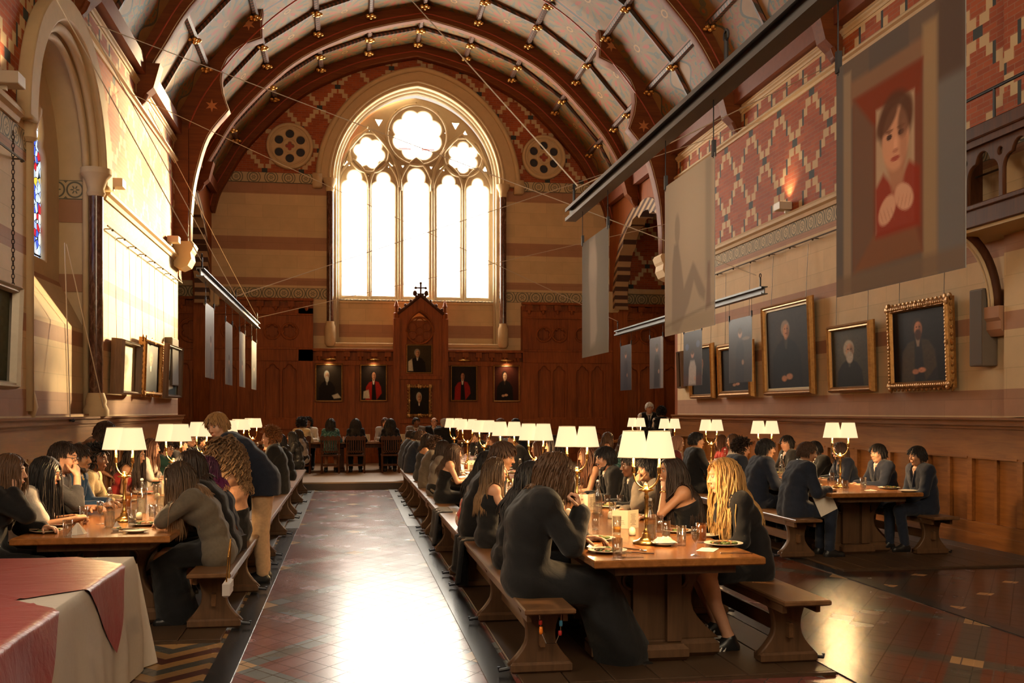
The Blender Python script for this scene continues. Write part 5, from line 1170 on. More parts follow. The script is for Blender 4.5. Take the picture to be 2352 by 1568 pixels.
# ================================================================ people: smooth blended volumes turned into one skin
def V3(*a): return np.array(a,float)
class Field:
    def __init__(s,lo,hi,h):
        s.h=h; s.lo=np.array(lo,float); s.n=np.ceil((np.array(hi)-s.lo)/h).astype(int)+1
        s.f=np.full(s.n,.2,np.float32); s.ax=[(s.lo[i]+h*np.arange(s.n[i])).astype(np.float32) for i in range(3)]
    def sl(s,a,b):
        i0=np.clip(np.floor((a-s.lo)/s.h).astype(int),0,s.n); i1=np.clip(np.ceil((b-s.lo)/s.h).astype(int)+1,0,s.n)
        return tuple(slice(i0[k],i1[k]) for k in range(3))
    def grid(s,q): return s.ax[0][q[0]][:,None,None],s.ax[1][q[1]][None,:,None],s.ax[2][q[2]][None,None,:]
    def blend(s,q,d,k,sub=False):
        a=s.f[q]
        if sub:
            d=-d; hh=np.clip(.5-.5*(d-a)/k*-1*-1,0,1) if False else np.clip(.5+.5*(d-a)/k,0,1); s.f[q]=a+(d-a)*hh+k*hh*(1-hh)
        else:
            hh=np.clip(.5+.5*(a-d)/k,0,1); s.f[q]=a+(d-a)*hh-k*hh*(1-hh)
    def cap(s,a,b,ra,rb=None,k=.03,sub=False):
        a,b=np.asarray(a,float),np.asarray(b,float); rb=ra if rb is None else rb; m=max(ra,rb)+k+2*s.h
        q=s.sl(np.minimum(a,b)-m,np.maximum(a,b)+m)
        if any(t.stop<=t.start for t in q): return s
        x,y,z=s.grid(q); d=b-a; L=max(float(d@d),1e-9)
        t=np.clip(((x-a[0])*d[0]+(y-a[1])*d[1]+(z-a[2])*d[2])/L,0,1)
        D=np.sqrt((x-a[0]-t*d[0])**2+(y-a[1]-t*d[1])**2+(z-a[2]-t*d[2])**2)-(ra+(rb-ra)*t)
        s.blend(q,D,k,sub); return s
    def ell(s,c,r,M=None,k=.02,sub=False):
        c=np.asarray(c,float); r=np.asarray(r,float); m=r.max()+k+2*s.h; q=s.sl(c-m,c+m)
        if any(t.stop<=t.start for t in q): return s
        x,y,z=s.grid(q); x,y,z=x-c[0],y-c[1],z-c[2]
        if M is not None: x,y,z=[M[0,i]*x+M[1,i]*y+M[2,i]*z for i in range(3)]
        g=np.sqrt((x/r[0])**2+(y/r[1])**2+(z/r[2])**2); g2=np.sqrt((x/r[0]**2)**2+(y/r[1]**2)**2+(z/r[2]**2)**2)+1e-6
        s.blend(q,g*(g-1)/g2,k,sub); return s
    def mesh(s):
        f=s.f; S=f<0; c=[S[i:f.shape[0]-1+i,j:f.shape[1]-1+j,k:f.shape[2]-1+k] for i in (0,1) for j in (0,1) for k in (0,1)]
        cnt=sum(x.astype(np.int8) for x in c); act=(cnt>0)&(cnt<8); ii=np.argwhere(act)
        if not len(ii): return np.zeros((0,3)),np.zeros((0,4),int)
        idx=np.full(act.shape,-1,np.int64); idx[act]=np.arange(len(ii))
        cf={}; 
        for i in (0,1):
            for j in (0,1):
                for k in (0,1): cf[(i,j,k)]=f[ii[:,0]+i,ii[:,1]+j,ii[:,2]+k].astype(float)
        acc=np.zeros((len(ii),3)); n=np.zeros(len(ii))
        for a in cf:
            for ax in range(3):
                if a[ax]==0:
                    b=list(a); b[ax]=1; b=tuple(b); fa,fb=cf[a],cf[b]; m=(fa<0)!=(fb<0); t=np.where(m,fa/np.where(m,fa-fb,1),0)
                    p=np.array(a,float)[None]+np.zeros((len(ii),3)); p[:,ax]+=t; acc+=p*m[:,None]; n+=m
        v=s.lo+(ii+acc/n[:,None])*s.h; F=[]
        for ax in range(3):
            o=[(0,1,2),(1,2,0),(2,0,1)][ax]; u,w=o[1],o[2]
            A=np.moveaxis(S,ax,0) if False else S
            sa=[slice(None)]*3; sb=[slice(None)]*3; sa[ax]=slice(0,-1); sb[ax]=slice(1,None)
            for q in (u,w): sa[q]=slice(1,-1); sb[q]=slice(1,-1)
            e0,e1=S[tuple(sa)],S[tuple(sb)]; e=np.argwhere(e0!=e1)
            if not len(e): continue
            sg=e0[e[:,0],e[:,1],e[:,2]]; e=e.copy(); e[:,u]+=1; e[:,w]+=1
            def cell(du,dw):
                z=e.copy(); z[:,u]-=du; z[:,w]-=dw; return idx[z[:,0],z[:,1],z[:,2]]
            quad=np.stack([cell(1,1),cell(0,1),cell(0,0),cell(1,0)],1); quad[~sg]=quad[~sg][:,::-1]; F.append(quad)
        F=np.concatenate(F); F=F[(F>=0).all(1)]; return v,F
def rotm(yaw=0,pitch=0,roll=0):
    y,p,r=R(yaw),R(pitch),R(roll); Rz=np.array([[math.cos(y),-math.sin(y),0],[math.sin(y),math.cos(y),0],[0,0,1]])
    Ry=np.array([[math.cos(p),0,math.sin(p)],[0,1,0],[-math.sin(p),0,math.cos(p)]]); Rx=np.array([[1,0,0],[0,math.cos(r),-math.sin(r)],[0,math.sin(r),math.cos(r)]])
    return Rz@Ry@Rx
def qmesh(name,v,f,mats,parent,uv=None):
    me=bpy.data.meshes.new(name); n=len(f); me.vertices.add(len(v)); me.vertices.foreach_set('co',np.ascontiguousarray(v,np.float32).ravel())
    me.loops.add(n*4); me.loops.foreach_set('vertex_index',np.ascontiguousarray(f,np.int32).ravel()); me.polygons.add(n); me.polygons.foreach_set('loop_start',np.arange(n,dtype=np.int32)*4)
    me.update(calc_edges=True)
    if uv is not None: l=me.uv_layers.new(name='UVMap'); l.data.foreach_set('uv',np.ascontiguousarray(uv[np.asarray(f).ravel()],np.float32).ravel())
    return link(name,me,parent,mats,True)
# ---- hands: palm, four unequal fingers and a thumb
CURL={'rest':((14,24,16),(18,28,18),(24,32,20),(30,36,22),(12,14)),'grip':((52,68,40),(56,70,42),(60,72,44),(64,74,46),(26,30)),'pinch':((42,52,28),(46,58,34),(58,70,40),(66,76,44),(28,26)),'flat':((4,8,5),(6,9,6),(8,11,7),(12,14,8),(6,8)),'fist':((80,92,60),(82,94,60),(84,95,60),(86,96,60),(40,46))}
_HC={}
def hand_mesh(curl,side,h):
    """wrist at origin, fingers along +x, thumb towards +y (side 1), palm faces -z"""
    key=(curl,side,h)
    if key in _HC: return _HC[key]
    F=Field((-.05,-.09,-.12),(.21,.12,.06),h); K=[(.086,.033),(.090,.012),(.086,-.009),(.078,-.029)]; LEN=[(.040,.025,.021),(.044,.029,.022),(.041,.027,.021),(.032,.021,.018)]
    F.cap((-.03,0,0),(.012,0,0),.027,.026,.01)
    for kx,ky in K: F.cap((.01,ky*.55,0),(kx,ky,.0),.017,.0125,.012)
    F.cap((.02,.02,-.008),(.05,.032,-.012),.018,.014,.012)
    for (kx,ky),ln,cu in zip(K,LEN,CURL[curl]):
        p=V3(kx,ky,0); a=0; r=.0098 if ky>-.02 else .0085; sp=ky*1.2
        for L_,c_ in zip(ln,cu):
            a+=R(c_); q=p+L_*V3(math.cos(a)*math.cos(sp),math.cos(a)*math.sin(sp),-math.sin(a)); F.cap(p,q,r,r*.90,.0045); F.ell(p,(r*1.08,)*3,None,.004); p=q; r*=.90
    tc=CURL[curl][4]; p=V3(.022,.028,-.010); a=R(52); dn=-.35; r=.0125
    for L_,c_ in ((.042,0),(.033,tc[0]),(.027,tc[1])):
        a-=R(c_); d=V3(math.cos(a),math.sin(a),dn); d/=np.linalg.norm(d); q=p+L_*d; F.cap(p,q,r,r*.88,.005); p=q; r*=.88; dn-=.12
    v,f=F.mesh(); v=v.copy()
    if side<0: v[:,1]*=-1; f=f[:,::-1]
    _HC[key]=(v,f); return v,f
SKINS={'fair':(.62,.34,.22),'light':(.55,.29,.18),'tan':(.42,.21,.115),'olive':(.36,.18,.095),'brown':(.20,.085,.042),'dark':(.085,.035,.02)}
def skin(nm):
    k='skin_'+nm
    if k in MATS: return MATS[k]
    t=NT(k,.48,0,.4); n=t.noise(t.obj(),22.,4); c=SKINS[nm]; t.col(t.mix(n,tuple(x*.85 for x in c),tuple(x*1.1 for x in c)))
    t.b.inputs['Subsurface Weight'].default_value=0; MATS[k]=t.mat; return t.mat
def cloth(nm,c,rough=.85,pat=None):
    k='cloth_'+nm
    if k in MATS: return MATS[k]
    t=NT(k,rough,0,.2); n=t.noise(t.obj(),40.,4); t.col(t.mix(n,tuple(x*.75 for x in c),tuple(min(1,x*1.2) for x in c))); t.b.inputs['Sheen Weight'].default_value=.15
    if pat:
        o=t.mapping(t.obj(),(1,1,1)); f=t.noise(o,pat[1],2,.5,1.); t.col(t.mix(t.m('GREATER_THAN',f,pat[2]),c,pat[0]))
    t.bump(t.noise(t.obj(),9.,4,.6,.6),.35,.02); MATS[k]=t.mat; return t.mat
def hairmat(nm,c,tip=None,rough=.55):
    k='hair_'+nm
    if k in MATS: return MATS[k]
    t=NT(k,rough,0,.45); u=t.uv(); wn=t.n('ShaderNodeTexWhiteNoise',noise_dimensions='1D'); t.set(wn.inputs['W'],t.m('FLOOR',t.m('MULTIPLY',u[0],400.)))
    st=t.noise(t.mapping(t.vec(u[0],u[1],0.),(900,3,1)),1.,2); tip=tip or tuple(x*1.25 for x in c)
    col=t.mix(t.m('MULTIPLY',u[1],.9),c,tip); t.col(t.hsv(col,t.m('ADD',.72,t.m('ADD',t.m('MULTIPLY',wn.outputs[0],.24),t.m('MULTIPLY',st,.32)))))
    MATS[k]=t.mat; return t.mat
HAIRC={'black':((.010,.008,.008),None),'brown':((.045,.020,.010),(.075,.035,.016)),'darkbrown':((.022,.011,.007),None),'auburn':((.085,.030,.012),None),'chestnut':((.07,.032,.014),(.12,.06,.025)),'blonde':((.38,.20,.06),(.52,.31,.11)),'ombre':((.05,.025,.012),(.28,.16,.07)),'ginger':((.22,.085,.025),None),'purple':((.035,.008,.022),(.16,.012,.10)),'grey':((.38,.35,.32),None),'white':((.62,.60,.56),None),'sandy':((.30,.16,.06),None),'pinkbob':((.30,.13,.08),(.42,.24,.14)),'streak':((.03,.018,.012),(.24,.13,.06)),'curlyb':((.10,.05,.022),(.26,.15,.07))}
def hair_m(c): return hairmat(c,*HAIRC[c])
def ik(S,Wr,l1,l2,pole):
    d=Wr-S; L=np.linalg.norm(d); mx=(l1+l2)*.995
    if L>mx: Wr=S+d/L*mx; d=Wr-S; L=mx
    L=max(L,abs(l1-l2)+.02); a=(l1*l1-l2*l2+L*L)/(2*L); hh=math.sqrt(max(l1*l1-a*a,0)); u=d/L; p=np.asarray(pole,float); p=p-u*(p@u); p/=np.linalg.norm(p)+1e-9
    return S+u*a+p*hh,Wr
def sdir(deg): return V3(math.sin(R(deg)),0,math.cos(R(deg)))
class Body:
    """joint positions of one figure, facing +x"""
    def __init__(s,pose='sit',lean=10,slouch=8,twist=0,female=False,head=(0,0,0),arms=None,seat=.487,neck=None,feet=None,hip=.93,bow=0,kneel=.42):
        s.fem=female; s.pose=pose; sh=.150 if female else .182; s.sh=sh
        if pose=='sit': s.P=V3(0,0,seat+.095); l1,l2,l3=.17,.17,.19
        else: s.P=V3(0,0,hip); l1,l2,l3=.18,.17,.20
        s.W=s.P+l1*sdir(lean*.55+bow); s.C=s.W+l2*sdir(lean+bow); s.N=s.C+l3*sdir(lean+slouch+bow)
        nk=neck if neck is not None else lean*.6+slouch+8+bow*.7
        s.s=sdir(lean+slouch*.6+bow); s.Mh=rotm(*head); s.H=s.N+.075*sdir(nk)+s.Mh@V3(.012,0,.068)
        tw=rotm(twist); s.tw=tw; fx=tw@V3(1,0,0); fy=tw@V3(0,1,0)
        s.fwd=np.cross(fy,s.s); s.fwd/=np.linalg.norm(s.fwd); s.fy=fy
        s.S={1:s.N-.055*s.s+fy*sh,-1:s.N-.055*s.s-fy*sh}
        s.E={};s.Wr={};s.hands={}
        for sd in (1,-1):
            a=(arms or {}).get(sd,{}); w=V3(*a.get('w',(.40,sd*.16,.80) if pose=='sit' else (.05,sd*.27,.80)))
            pole=a.get('pole',(-.35,sd*.55,-.75)); k=.94 if female else 1
            e,w=ik(s.S[sd],w,.285*k,.25*k,pole); s.E[sd]=e; s.Wr[sd]=w; s.hands[sd]=a
        if pose=='sit':
            kz=seat+.055; ft=feet or {}
            s.hip={d:V3(.02,d*.085,seat+.08) for d in (1,-1)}; s.K={d:V3(*ft.get(('k',d),(kneel,d*.12,kz))) for d in (1,-1)}; s.A={d:V3(*ft.get(('a',d),(kneel-.02,d*.12,.10))) for d in (1,-1)}
        else:
            s.hip={d:s.P+V3(0,d*.085,-.03) for d in (1,-1)}; s.K={d:V3(.03+s.P[0]*.5,d*.10,.50) for d in (1,-1)}; s.A={d:V3(0,d*.11,.09) for d in (1,-1)}
        s.lo=np.minimum.reduce([s.P-.3,s.H-.25,V3(-.35,-.42,0),*(s.Wr[d]-.12 for d in (1,-1)),*(s.E[d]-.1 for d in (1,-1))]); s.lo[2]=0
        s.hi=np.maximum.reduce([s.P+.3,s.H+.25,*(s.Wr[d]+.12 for d in (1,-1)),*(s.E[d]+.1 for d in (1,-1)),*(s.A[d]+.27 for d in (1,-1)),*(s.K[d]+.14 for d in (1,-1))])
    def head(s,F,k=1.):
        M,H=s.Mh,s.H; T=lambda *p:H+M@V3(*p)
        F.ell(T(-.014,0,.030),(.099,.077,.090),M,.02); F.ell(T(.022,0,-.034),(.070,.063,.084),M,.03)
        for d in (1,-1):
            F.cap(T(-.01,d*.052,-.045),T(.048,d*.02,-.098),.021,.020,.02); F.ell(T(.060,d*.038,-.028),(.026,.024,.026),None,.02)
        F.cap(T(.050,0,-.098),T(.066,0,-.100),.024,.020,.015)
        F.cap(T(.080,-.034,.028),T(.080,.034,.028),.012,None,.014)
        for d in (1,-1): F.ell(T(.096,d*.032,.008),(.014,.017,.011),M,.010,True)
        F.cap(T(.088,0,.016),T(.108,0,-.026),.0075,.0105,.009); F.ell(T(.110,0,-.030),(.0105,.011,.009),M,.006)
        for d in (1,-1): F.ell(T(.099,d*.011,-.033),(.009,.007,.007),M,.006)
        F.cap(T(.088,-.018,-.063),T(.088,.018,-.063),.0075,None,.006); F.cap(T(.087,-.014,-.074),T(.087,.014,-.074),.008,None,.006)
        for d in (1,-1): F.ell(T(-.010,d*.078,-.004),(.020,.010,.031),M,.008); 
        F.cap(s.N-.03*s.s,T(-.012,0,-.055),.054 if not s.fem else .047,.047 if not s.fem else .042,.03)
    def torso(s,F,i=0.,k=.05,hips=True,top=True):
        fy,f=s.fy,s.fwd; w=.9 if s.fem else 1
        y0=V3(0,1,0)
        if hips: F.cap(s.P-y0*.078,s.P+y0*.078,.098*(1.05 if s.fem else 1)+i,None,k)
        F.cap(s.W-fy*.068*w,s.W+fy*.068*w,.102*w+i,None,k+.02); F.cap(s.C-fy*.085*w,s.C+fy*.085*w,.112*w+i,None,k+.02)
        if s.fem:
            for d in (1,-1): F.ell(s.C+.045*s.s+f*.085+fy*d*.07,(.062+i,)*3,None,.04)
        if top:
            u=s.N-.075*s.s; F.cap(u-fy*.10*w,u+fy*.10*w,.085*w+i,None,k); 
            for d in (1,-1): F.cap(s.N-.03*s.s,s.S[d],.048+i,.05+i,.05)
    def arm(s,F,d,i=0.,upto=2.,r=1.):
        w=(.88 if s.fem else 1)*r; S,E,Wr=s.S[d],s.E[d],s.Wr[d]
        F.ell(S,(.060*w+i,)*3,None,.04)
        if upto>=1: F.cap(S,E,.050*w+i,.039*w+i,.02)
        else: F.cap(S,S+(E-S)*upto,.052*w+i,.050*w+i,.02)
        if upto>1: t=min(upto-1,1); F.cap(E,E+(Wr-E)*t,.040*w+i,(.040+(.027-.040)*t)*w+i,.015)
    def legs(s,F,i=0.,shin=1.,foot=True):
        for d in (1,-1):
            F.cap(s.hip[d],s.K[d],.086+i,.058+i,.04); 
            if shin>0: F.cap(s.K[d],s.K[d]+(s.A[d]-s.K[d])*shin,.056+i,.056+(.038-.056)*shin+i,.02); 
            if shin>.6 and i<.012: c=s.K[d]+(s.A[d]-s.K[d])*.3; F.ell(c+V3(-.022,0,0),(.045,.042,.09),None,.03)
            if foot: s.foot(F,d,i)
    def foot(s,F,d,i=0.):
        A=s.A[d]; F.cap(A+V3(-.03,0,-.055),A+V3(.15,d*.01,-.066),.036+i,.028+i,.02); F.cap(A,A+V3(.06,0,-.05),.038+i,.032+i,.03)
    def capsules(s):
        c=[(s.W,s.C,.15),(s.C,s.N-.07*s.s,.13),(s.S[1],s.S[-1],.075),(s.N,s.H-.02*s.s,.06),(s.P,s.W,.15)]
        for d in (1,-1): c.append((s.S[d],s.E[d],.06))
        return c
def hair_locks(b,style,n,length,r,seed=0,steps=12,wave=0.,vol=1.08,part=0.):
    rng=np.random.default_rng(seed); C0=V3(-.014,0,.030); RX=V3(.104,.083,.097)*vol
    i=np.arange(n*3)+.5; ph=np.arccos(1-2*i/(n*3)); th=pi*(1+5**.5)*i; d=np.stack([np.cos(th)*np.sin(ph),np.sin(th)*np.sin(ph),np.cos(ph)],1)
    hl=np.where(d[:,2]>.15,.80-.25*(d[:,2]<.45),.12 if style not in ('long','bob','curly','afro','fringe') else .30)
    keep=(d[:,0]<hl)&(d[:,2]>(-.75 if style in ('long','curly','bob','afro') else -.50)); 
    if style=='balding': keep&=(d[:,2]<.35)
    d=d[keep]; d=d[rng.permutation(len(d))[:n]]; n=len(d); p=C0+d*RX; nrm=d/RX; nrm/=np.linalg.norm(nrm,axis=1)[:,None]
    sy=np.sign(d[:,1]-part+rng.normal(0,.06,n))[:,None]
    if style in ('short','balding','fringe'):
        fw=.9 if style=='fringe' else .5; top=np.clip(d[:,2:3],0,1); v=np.array([[fw,0,-.25]])*top+np.array([[-.15,0,-1.]])*(1-top)+sy*np.array([[0,.45,0]])*top+rng.normal(0,.14,(n,3))+nrm*.12
    elif style in ('curly','afro'): v=nrm*.8+rng.normal(0,.25,(n,3))+np.array([[-.35,0,-.3]])
    elif style=='tied': v=np.array([[-1.,0,-.35]])+rng.normal(0,.05,(n,3))
    else: v=np.array([[-.35,0,-.2]])+sy*np.array([[0,.8,0]])*np.clip(d[:,2:3]+.3,0,1)+np.array([[0,0,-1.]])*np.clip(.6-d[:,2:3],0,1)+rng.normal(0,.08,(n,3))
    M=b.Mh; P_=b.H+p@M.T; v=v@M.T; v/=np.linalg.norm(v,axis=1)[:,None]+1e-9; L=length*(1+.25*(rng.random(n)-.5)); 
    if style=='long' : L=L*np.where(d[:,2]<-.2,.85,1.)
    ds=(L/steps)[:,None]; caps=b.capsules(); path=[P_-(p-C0)@M.T*.04]; grav=.42 if style in('long','bob') else (.16 if style in('short','fringe','balding') else (.24 if style=='curly' else .02))
    if style=='tied': grav=.3
    q=P_.copy(); off=rng.random(n)*6.28
    for k in range(steps):
        v=v*(1-grav)+np.array([[0,0,-1.]])*grav+rng.normal(0,.05 if style!='afro' else .3,(n,3)); v/=np.linalg.norm(v,axis=1)[:,None]+1e-9; q=q+v*ds
        l=(q-b.H)@M-C0; g=np.sqrt(((l/(RX*1.01))**2).sum(1)); ins=g<1; l[ins]=l[ins]/g[ins][:,None]
        if style!='fringe' and style!='short':
            fc=(l[:,0]>.035)&(l[:,2]<.035)&(l[:,2]>-.19)&(np.abs(l[:,1])<.078); l[fc,1]=np.where(l[fc,1]>=0,.078,-.078)
        q=b.H+(l+C0)@M.T
        for a,e,rr in caps:
            dd=e-a; t=np.clip(((q-a)@dd)/max(dd@dd,1e-9),0,1); c=a+t[:,None]*dd; w=q-c; ln=np.linalg.norm(w,axis=1); m=ln<rr+r*.8
            q[m]=c[m]+w[m]/(ln[m][:,None]+1e-9)*(rr+r*.8)
        o=q.copy()
        if wave:
            fq=80. if style=='curly' else 27.; s_=np.sin(off+(k+1)*ds[:,0]*fq); c_=np.cos(off+(k+1)*ds[:,0]*fq); o[:,0]+=wave*s_; o[:,1]+=wave*c_
        path.append(o)
    return np.stack(path,1),(p,d)
def tubes(paths,r,sides=5,taper=.35):
    n,m,_=paths.shape; t=np.gradient(paths,axis=1); t/=np.linalg.norm(t,axis=2)[...,None]+1e-9; up=np.array([.3,.2,.93]); a=np.cross(t,up); a/=np.linalg.norm(a,axis=2)[...,None]+1e-9; bb=np.cross(t,a)
    s=np.linspace(0,1,m); rr=r*(np.minimum(1,.6+s*3)*(1-(1-taper)*np.clip((s-.55)/.45,0,1)**1.5)); rr[-1]*=.25
    w=2*pi*np.arange(sides)/sides; v=paths[:,:,None]+(a[:,:,None]*np.cos(w)[None,None,:,None]+bb[:,:,None]*np.sin(w)[None,None,:,None])*rr[None,:,None,None]
    base=(np.arange(n)*m*sides)[:,None,None]+(np.arange(m-1)*sides)[None,:,None]; k=np.arange(sides)[None,None]; k2=(k+1)%sides
    f=np.stack([base+k,base+k2,base+sides+k2,base+sides+k],-1).reshape(-1,4)
    uv=np.stack(np.broadcast_arrays(np.random.default_rng(n).random(n)[:,None,None],s[None,:,None],np.zeros((1,1,sides)))[:2],-1).reshape(-1,2)
    return v.reshape(-1,3),f,uv
def hair_cap(b,vol,style):
    C0=V3(-.014,0,.030); RX=V3(.104,.083,.097)*vol*.985; nu,nv=28,18; v=[];f=[]
    for j in range(nv+1):
        for i in range(nu):
            ph=pi*j/nv; th=2*pi*i/nu; v.append((math.cos(th)*math.sin(ph),math.sin(th)*math.sin(ph),math.cos(ph)))
    v=np.array(v)
    for j in range(nv):
        for i in range(nu): f.append((j*nu+i,j*nu+(i+1)%nu,(j+1)*nu+(i+1)%nu,(j+1)*nu+i))
    f=np.array(f)[:,::-1]; c=v[f].mean(1); hl=np.where(c[:,2]>.15,.80-.25*(c[:,2]<.45),.10 if style not in ('long','bob','curly') else .25); keep=(c[:,0]<hl)&(c[:,2]>-.62)
    if style=='balding': keep&=(c[:,2]<.30)
    vv=b.H+(C0+v*RX)@b.Mh.T; return vv,f[keep],np.stack([np.full(len(v),.5),(1-v[:,2])*.3],1)
def wrinkle(F,amp,seed=0):
    amp*=1.1
    x,y,z=F.ax[0][:,None,None],F.ax[1][None,:,None],F.ax[2][None,None,:]; o=seed*1.7
    F.f+=(amp*(np.sin(x*38+z*22+y*14+o)*np.sin(y*41-z*27+o*2)+.6*np.sin(z*70+x*30+np.sin(y*25+o)*2))).astype(np.float32)
def garment(b,h,kind,infl,seed=0,sleeve=2.,top='neck',bottom='hip',vneck=0.,shin=.5,fold=.002,tail=.30,drop=.115):
    lo,hi=b.lo-.04,b.hi+.04; F=Field(lo,hi,h)
    b.torso(F,infl,hips=bottom!='waist',top=top!='strapless')
    if sleeve>0:
        for d in (1,-1): b.arm(F,d,infl*.9+.003,min(sleeve,1.93))
    if bottom=='mini':
        for d in (1,-1): F.cap(b.hip[d],b.hip[d]+(b.K[d]-b.hip[d])*.62,.092+infl,.078+infl,.05)
        F.cap(b.P,b.P+((b.K[1]+b.K[-1])/2-b.P)*.6,.10+infl,.08+infl,.05)
    if bottom in ('skirt','long'):
        b.legs(F,infl,0 if bottom=='skirt' else max(shin,.92),False)
        m=(b.K[1]+b.K[-1])/2; F.cap(b.P,b.P+(m-b.P)*.92,.10+infl,.07+infl,.06)
        if bottom=='long': F.cap(m,(b.A[1]+b.A[-1])/2,.10+infl,.15+infl,.08); 
    elif bottom=='tail':
        for d in (1,-1): F.cap(b.hip[d],b.hip[d]+(b.K[d]-b.hip[d])*tail,.092+infl,.085+infl,.05)
        if b.pose!='sit' and kind!='shirt':
            for d in (1,-1): F.cap(b.P+V3(-.01,d*.06,.02),b.P+V3(-.015,d*.085,-.15),.118+infl,.125+infl,.06)
            F.f=np.maximum(F.f,(b.P[2]-.15-F.ax[2]).astype(np.float32)[None,None,:])
        if b.pose=='sit': F.cap(b.P+V3(-.01,-.07,-.03),b.P+V3(-.01,.07,-.03),.088+infl,None,.05)
    elif bottom=='peplum':
        F.cap(b.P-V3(0,.11,.02),b.P+V3(0,-0,-.02)+V3(0,.11,0),.112+infl,None,.04)
    if bottom=='tail' and kind in ('jacket','coat'):
        for d in (1,-1): F.cap(b.N-.035*b.s+b.fy*d*.07,b.S[d]+b.s*.022+b.fy*d*.018,.040+infl,.036+infl,.03)
        F.cap(b.W-b.fwd*.02-b.fy*.07,b.P+V3(-.02,-.085,-.04),.10+infl,.098+infl,.05); F.cap(b.W-b.fwd*.02+b.fy*.07,b.P+V3(-.02,.085,-.04),.10+infl,.098+infl,.05)
    if fold: wrinkle(F,fold,seed)
    x,y,z=F.ax[0][:,None,None],F.ax[1][None,:,None],F.ax[2][None,None,:]
    lv=lambda o,n:(x-o[0])*n[0]+(y-o[1])*n[1]+(z-o[2])*n[2]
    if top=='strapless' or top=='strap':
        o=b.N-drop*b.s; cut=lv(o,b.s)
        if sleeve<=0: F.f=np.maximum(F.f,cut.astype(np.float32))
        if top=='strap':
            for d in (1,-1):
                a=o+b.fy*d*.075+b.fwd*.105; m=b.N-.02*b.s+b.fy*d*.085+b.fwd*.01; e=o+b.fy*d*.075-b.fwd*.095; F.cap(a,m,.010,None,.004); F.cap(m,e,.010,None,.004)
    else:
        F.cap(b.N-.06*b.s+b.fwd*.02,b.N+.25*sdir(20),.062,.08,.012,True)
    if bottom=='waist': F.f=np.maximum(F.f,-lv(b.P+.02*b.s,b.s).astype(np.float32))
    if bottom=='hip' and b.pose!='sit': F.f=np.maximum(F.f,(-lv(b.P-.02*b.s,b.s)).astype(np.float32))
    if vneck:
        o=b.C-(.10+.0)*b.s*0+b.s*(-.06); zl=lv(o,b.s); yl=np.abs(lv(o,b.fy)); fl=lv(b.C,b.fwd)
        cut=np.maximum(yl-np.clip(zl,0,.25)*vneck,np.maximum(-zl,-fl+.02)); F.f=np.maximum(F.f,(-cut).astype(np.float32))
        for d in (1,-1):
            pts=[b.C-.06*b.s+b.fwd*(.125+infl),b.C+.03*b.s+b.fwd*(.122+infl)+b.fy*d*.03*vneck/.3,b.N-.05*b.s+b.fwd*(.085+infl)+b.fy*d*.062,b.N-.005*b.s+b.fy*d*.068]
            for a,e in zip(pts,pts[1:]): F.cap(a,e,.014,.016,.008)
    return F.mesh()
POSES={'eat':{1:dict(w=(.42,.14,.815),curl='grip'),-1:dict(w=(.42,-.14,.815),curl='grip')},
 'table':{1:dict(w=(.40,.13,.80),curl='rest'),-1:dict(w=(.38,-.15,.80),curl='rest')},
 'lap':{1:dict(w=(.30,.07,.66),curl='rest'),-1:dict(w=(.28,-.09,.66),curl='rest')},
 'chinR':{1:dict(w=(.40,.10,.80),curl='rest'),-1:dict(at='chin',curl='fist',pole=(.2,-.5,-.8))},
 'chinL':{-1:dict(w=(.40,-.10,.80),curl='rest'),1:dict(at='chin',curl='fist',pole=(.2,.5,-.8))},
 'cheekR':{1:dict(w=(.40,.10,.80),curl='rest'),-1:dict(at='cheek',curl='grip',pole=(.5,-.5,-.8))},
 'cheekL':{-1:dict(w=(.40,-.10,.80),curl='rest'),1:dict(at='cheek',curl='grip',pole=(.5,.5,-.8))},
 'mouthR':{1:dict(w=(.40,.10,.80),curl='rest'),-1:dict(at='mouth',curl='pinch',pole=(.15,-.45,-.9))},
 'mouthL':{-1:dict(w=(.40,-.10,.80),curl='rest'),1:dict(at='mouth',curl='pinch',pole=(.15,.45,-.9))},
 'phone':{1:dict(w=(.36,.035,.98),curl='grip',pole=(0,.6,-.8),pn=(-.8,-.4,.3)),-1:dict(w=(.36,-.035,.98),curl='grip',pole=(0,-.6,-.8),pn=(-.8,.4,.3))},
 'stand':{1:dict(w=(.05,.26,.84),curl='rest'),-1:dict(w=(.05,-.26,.84),curl='rest')}}
STATS=[0]
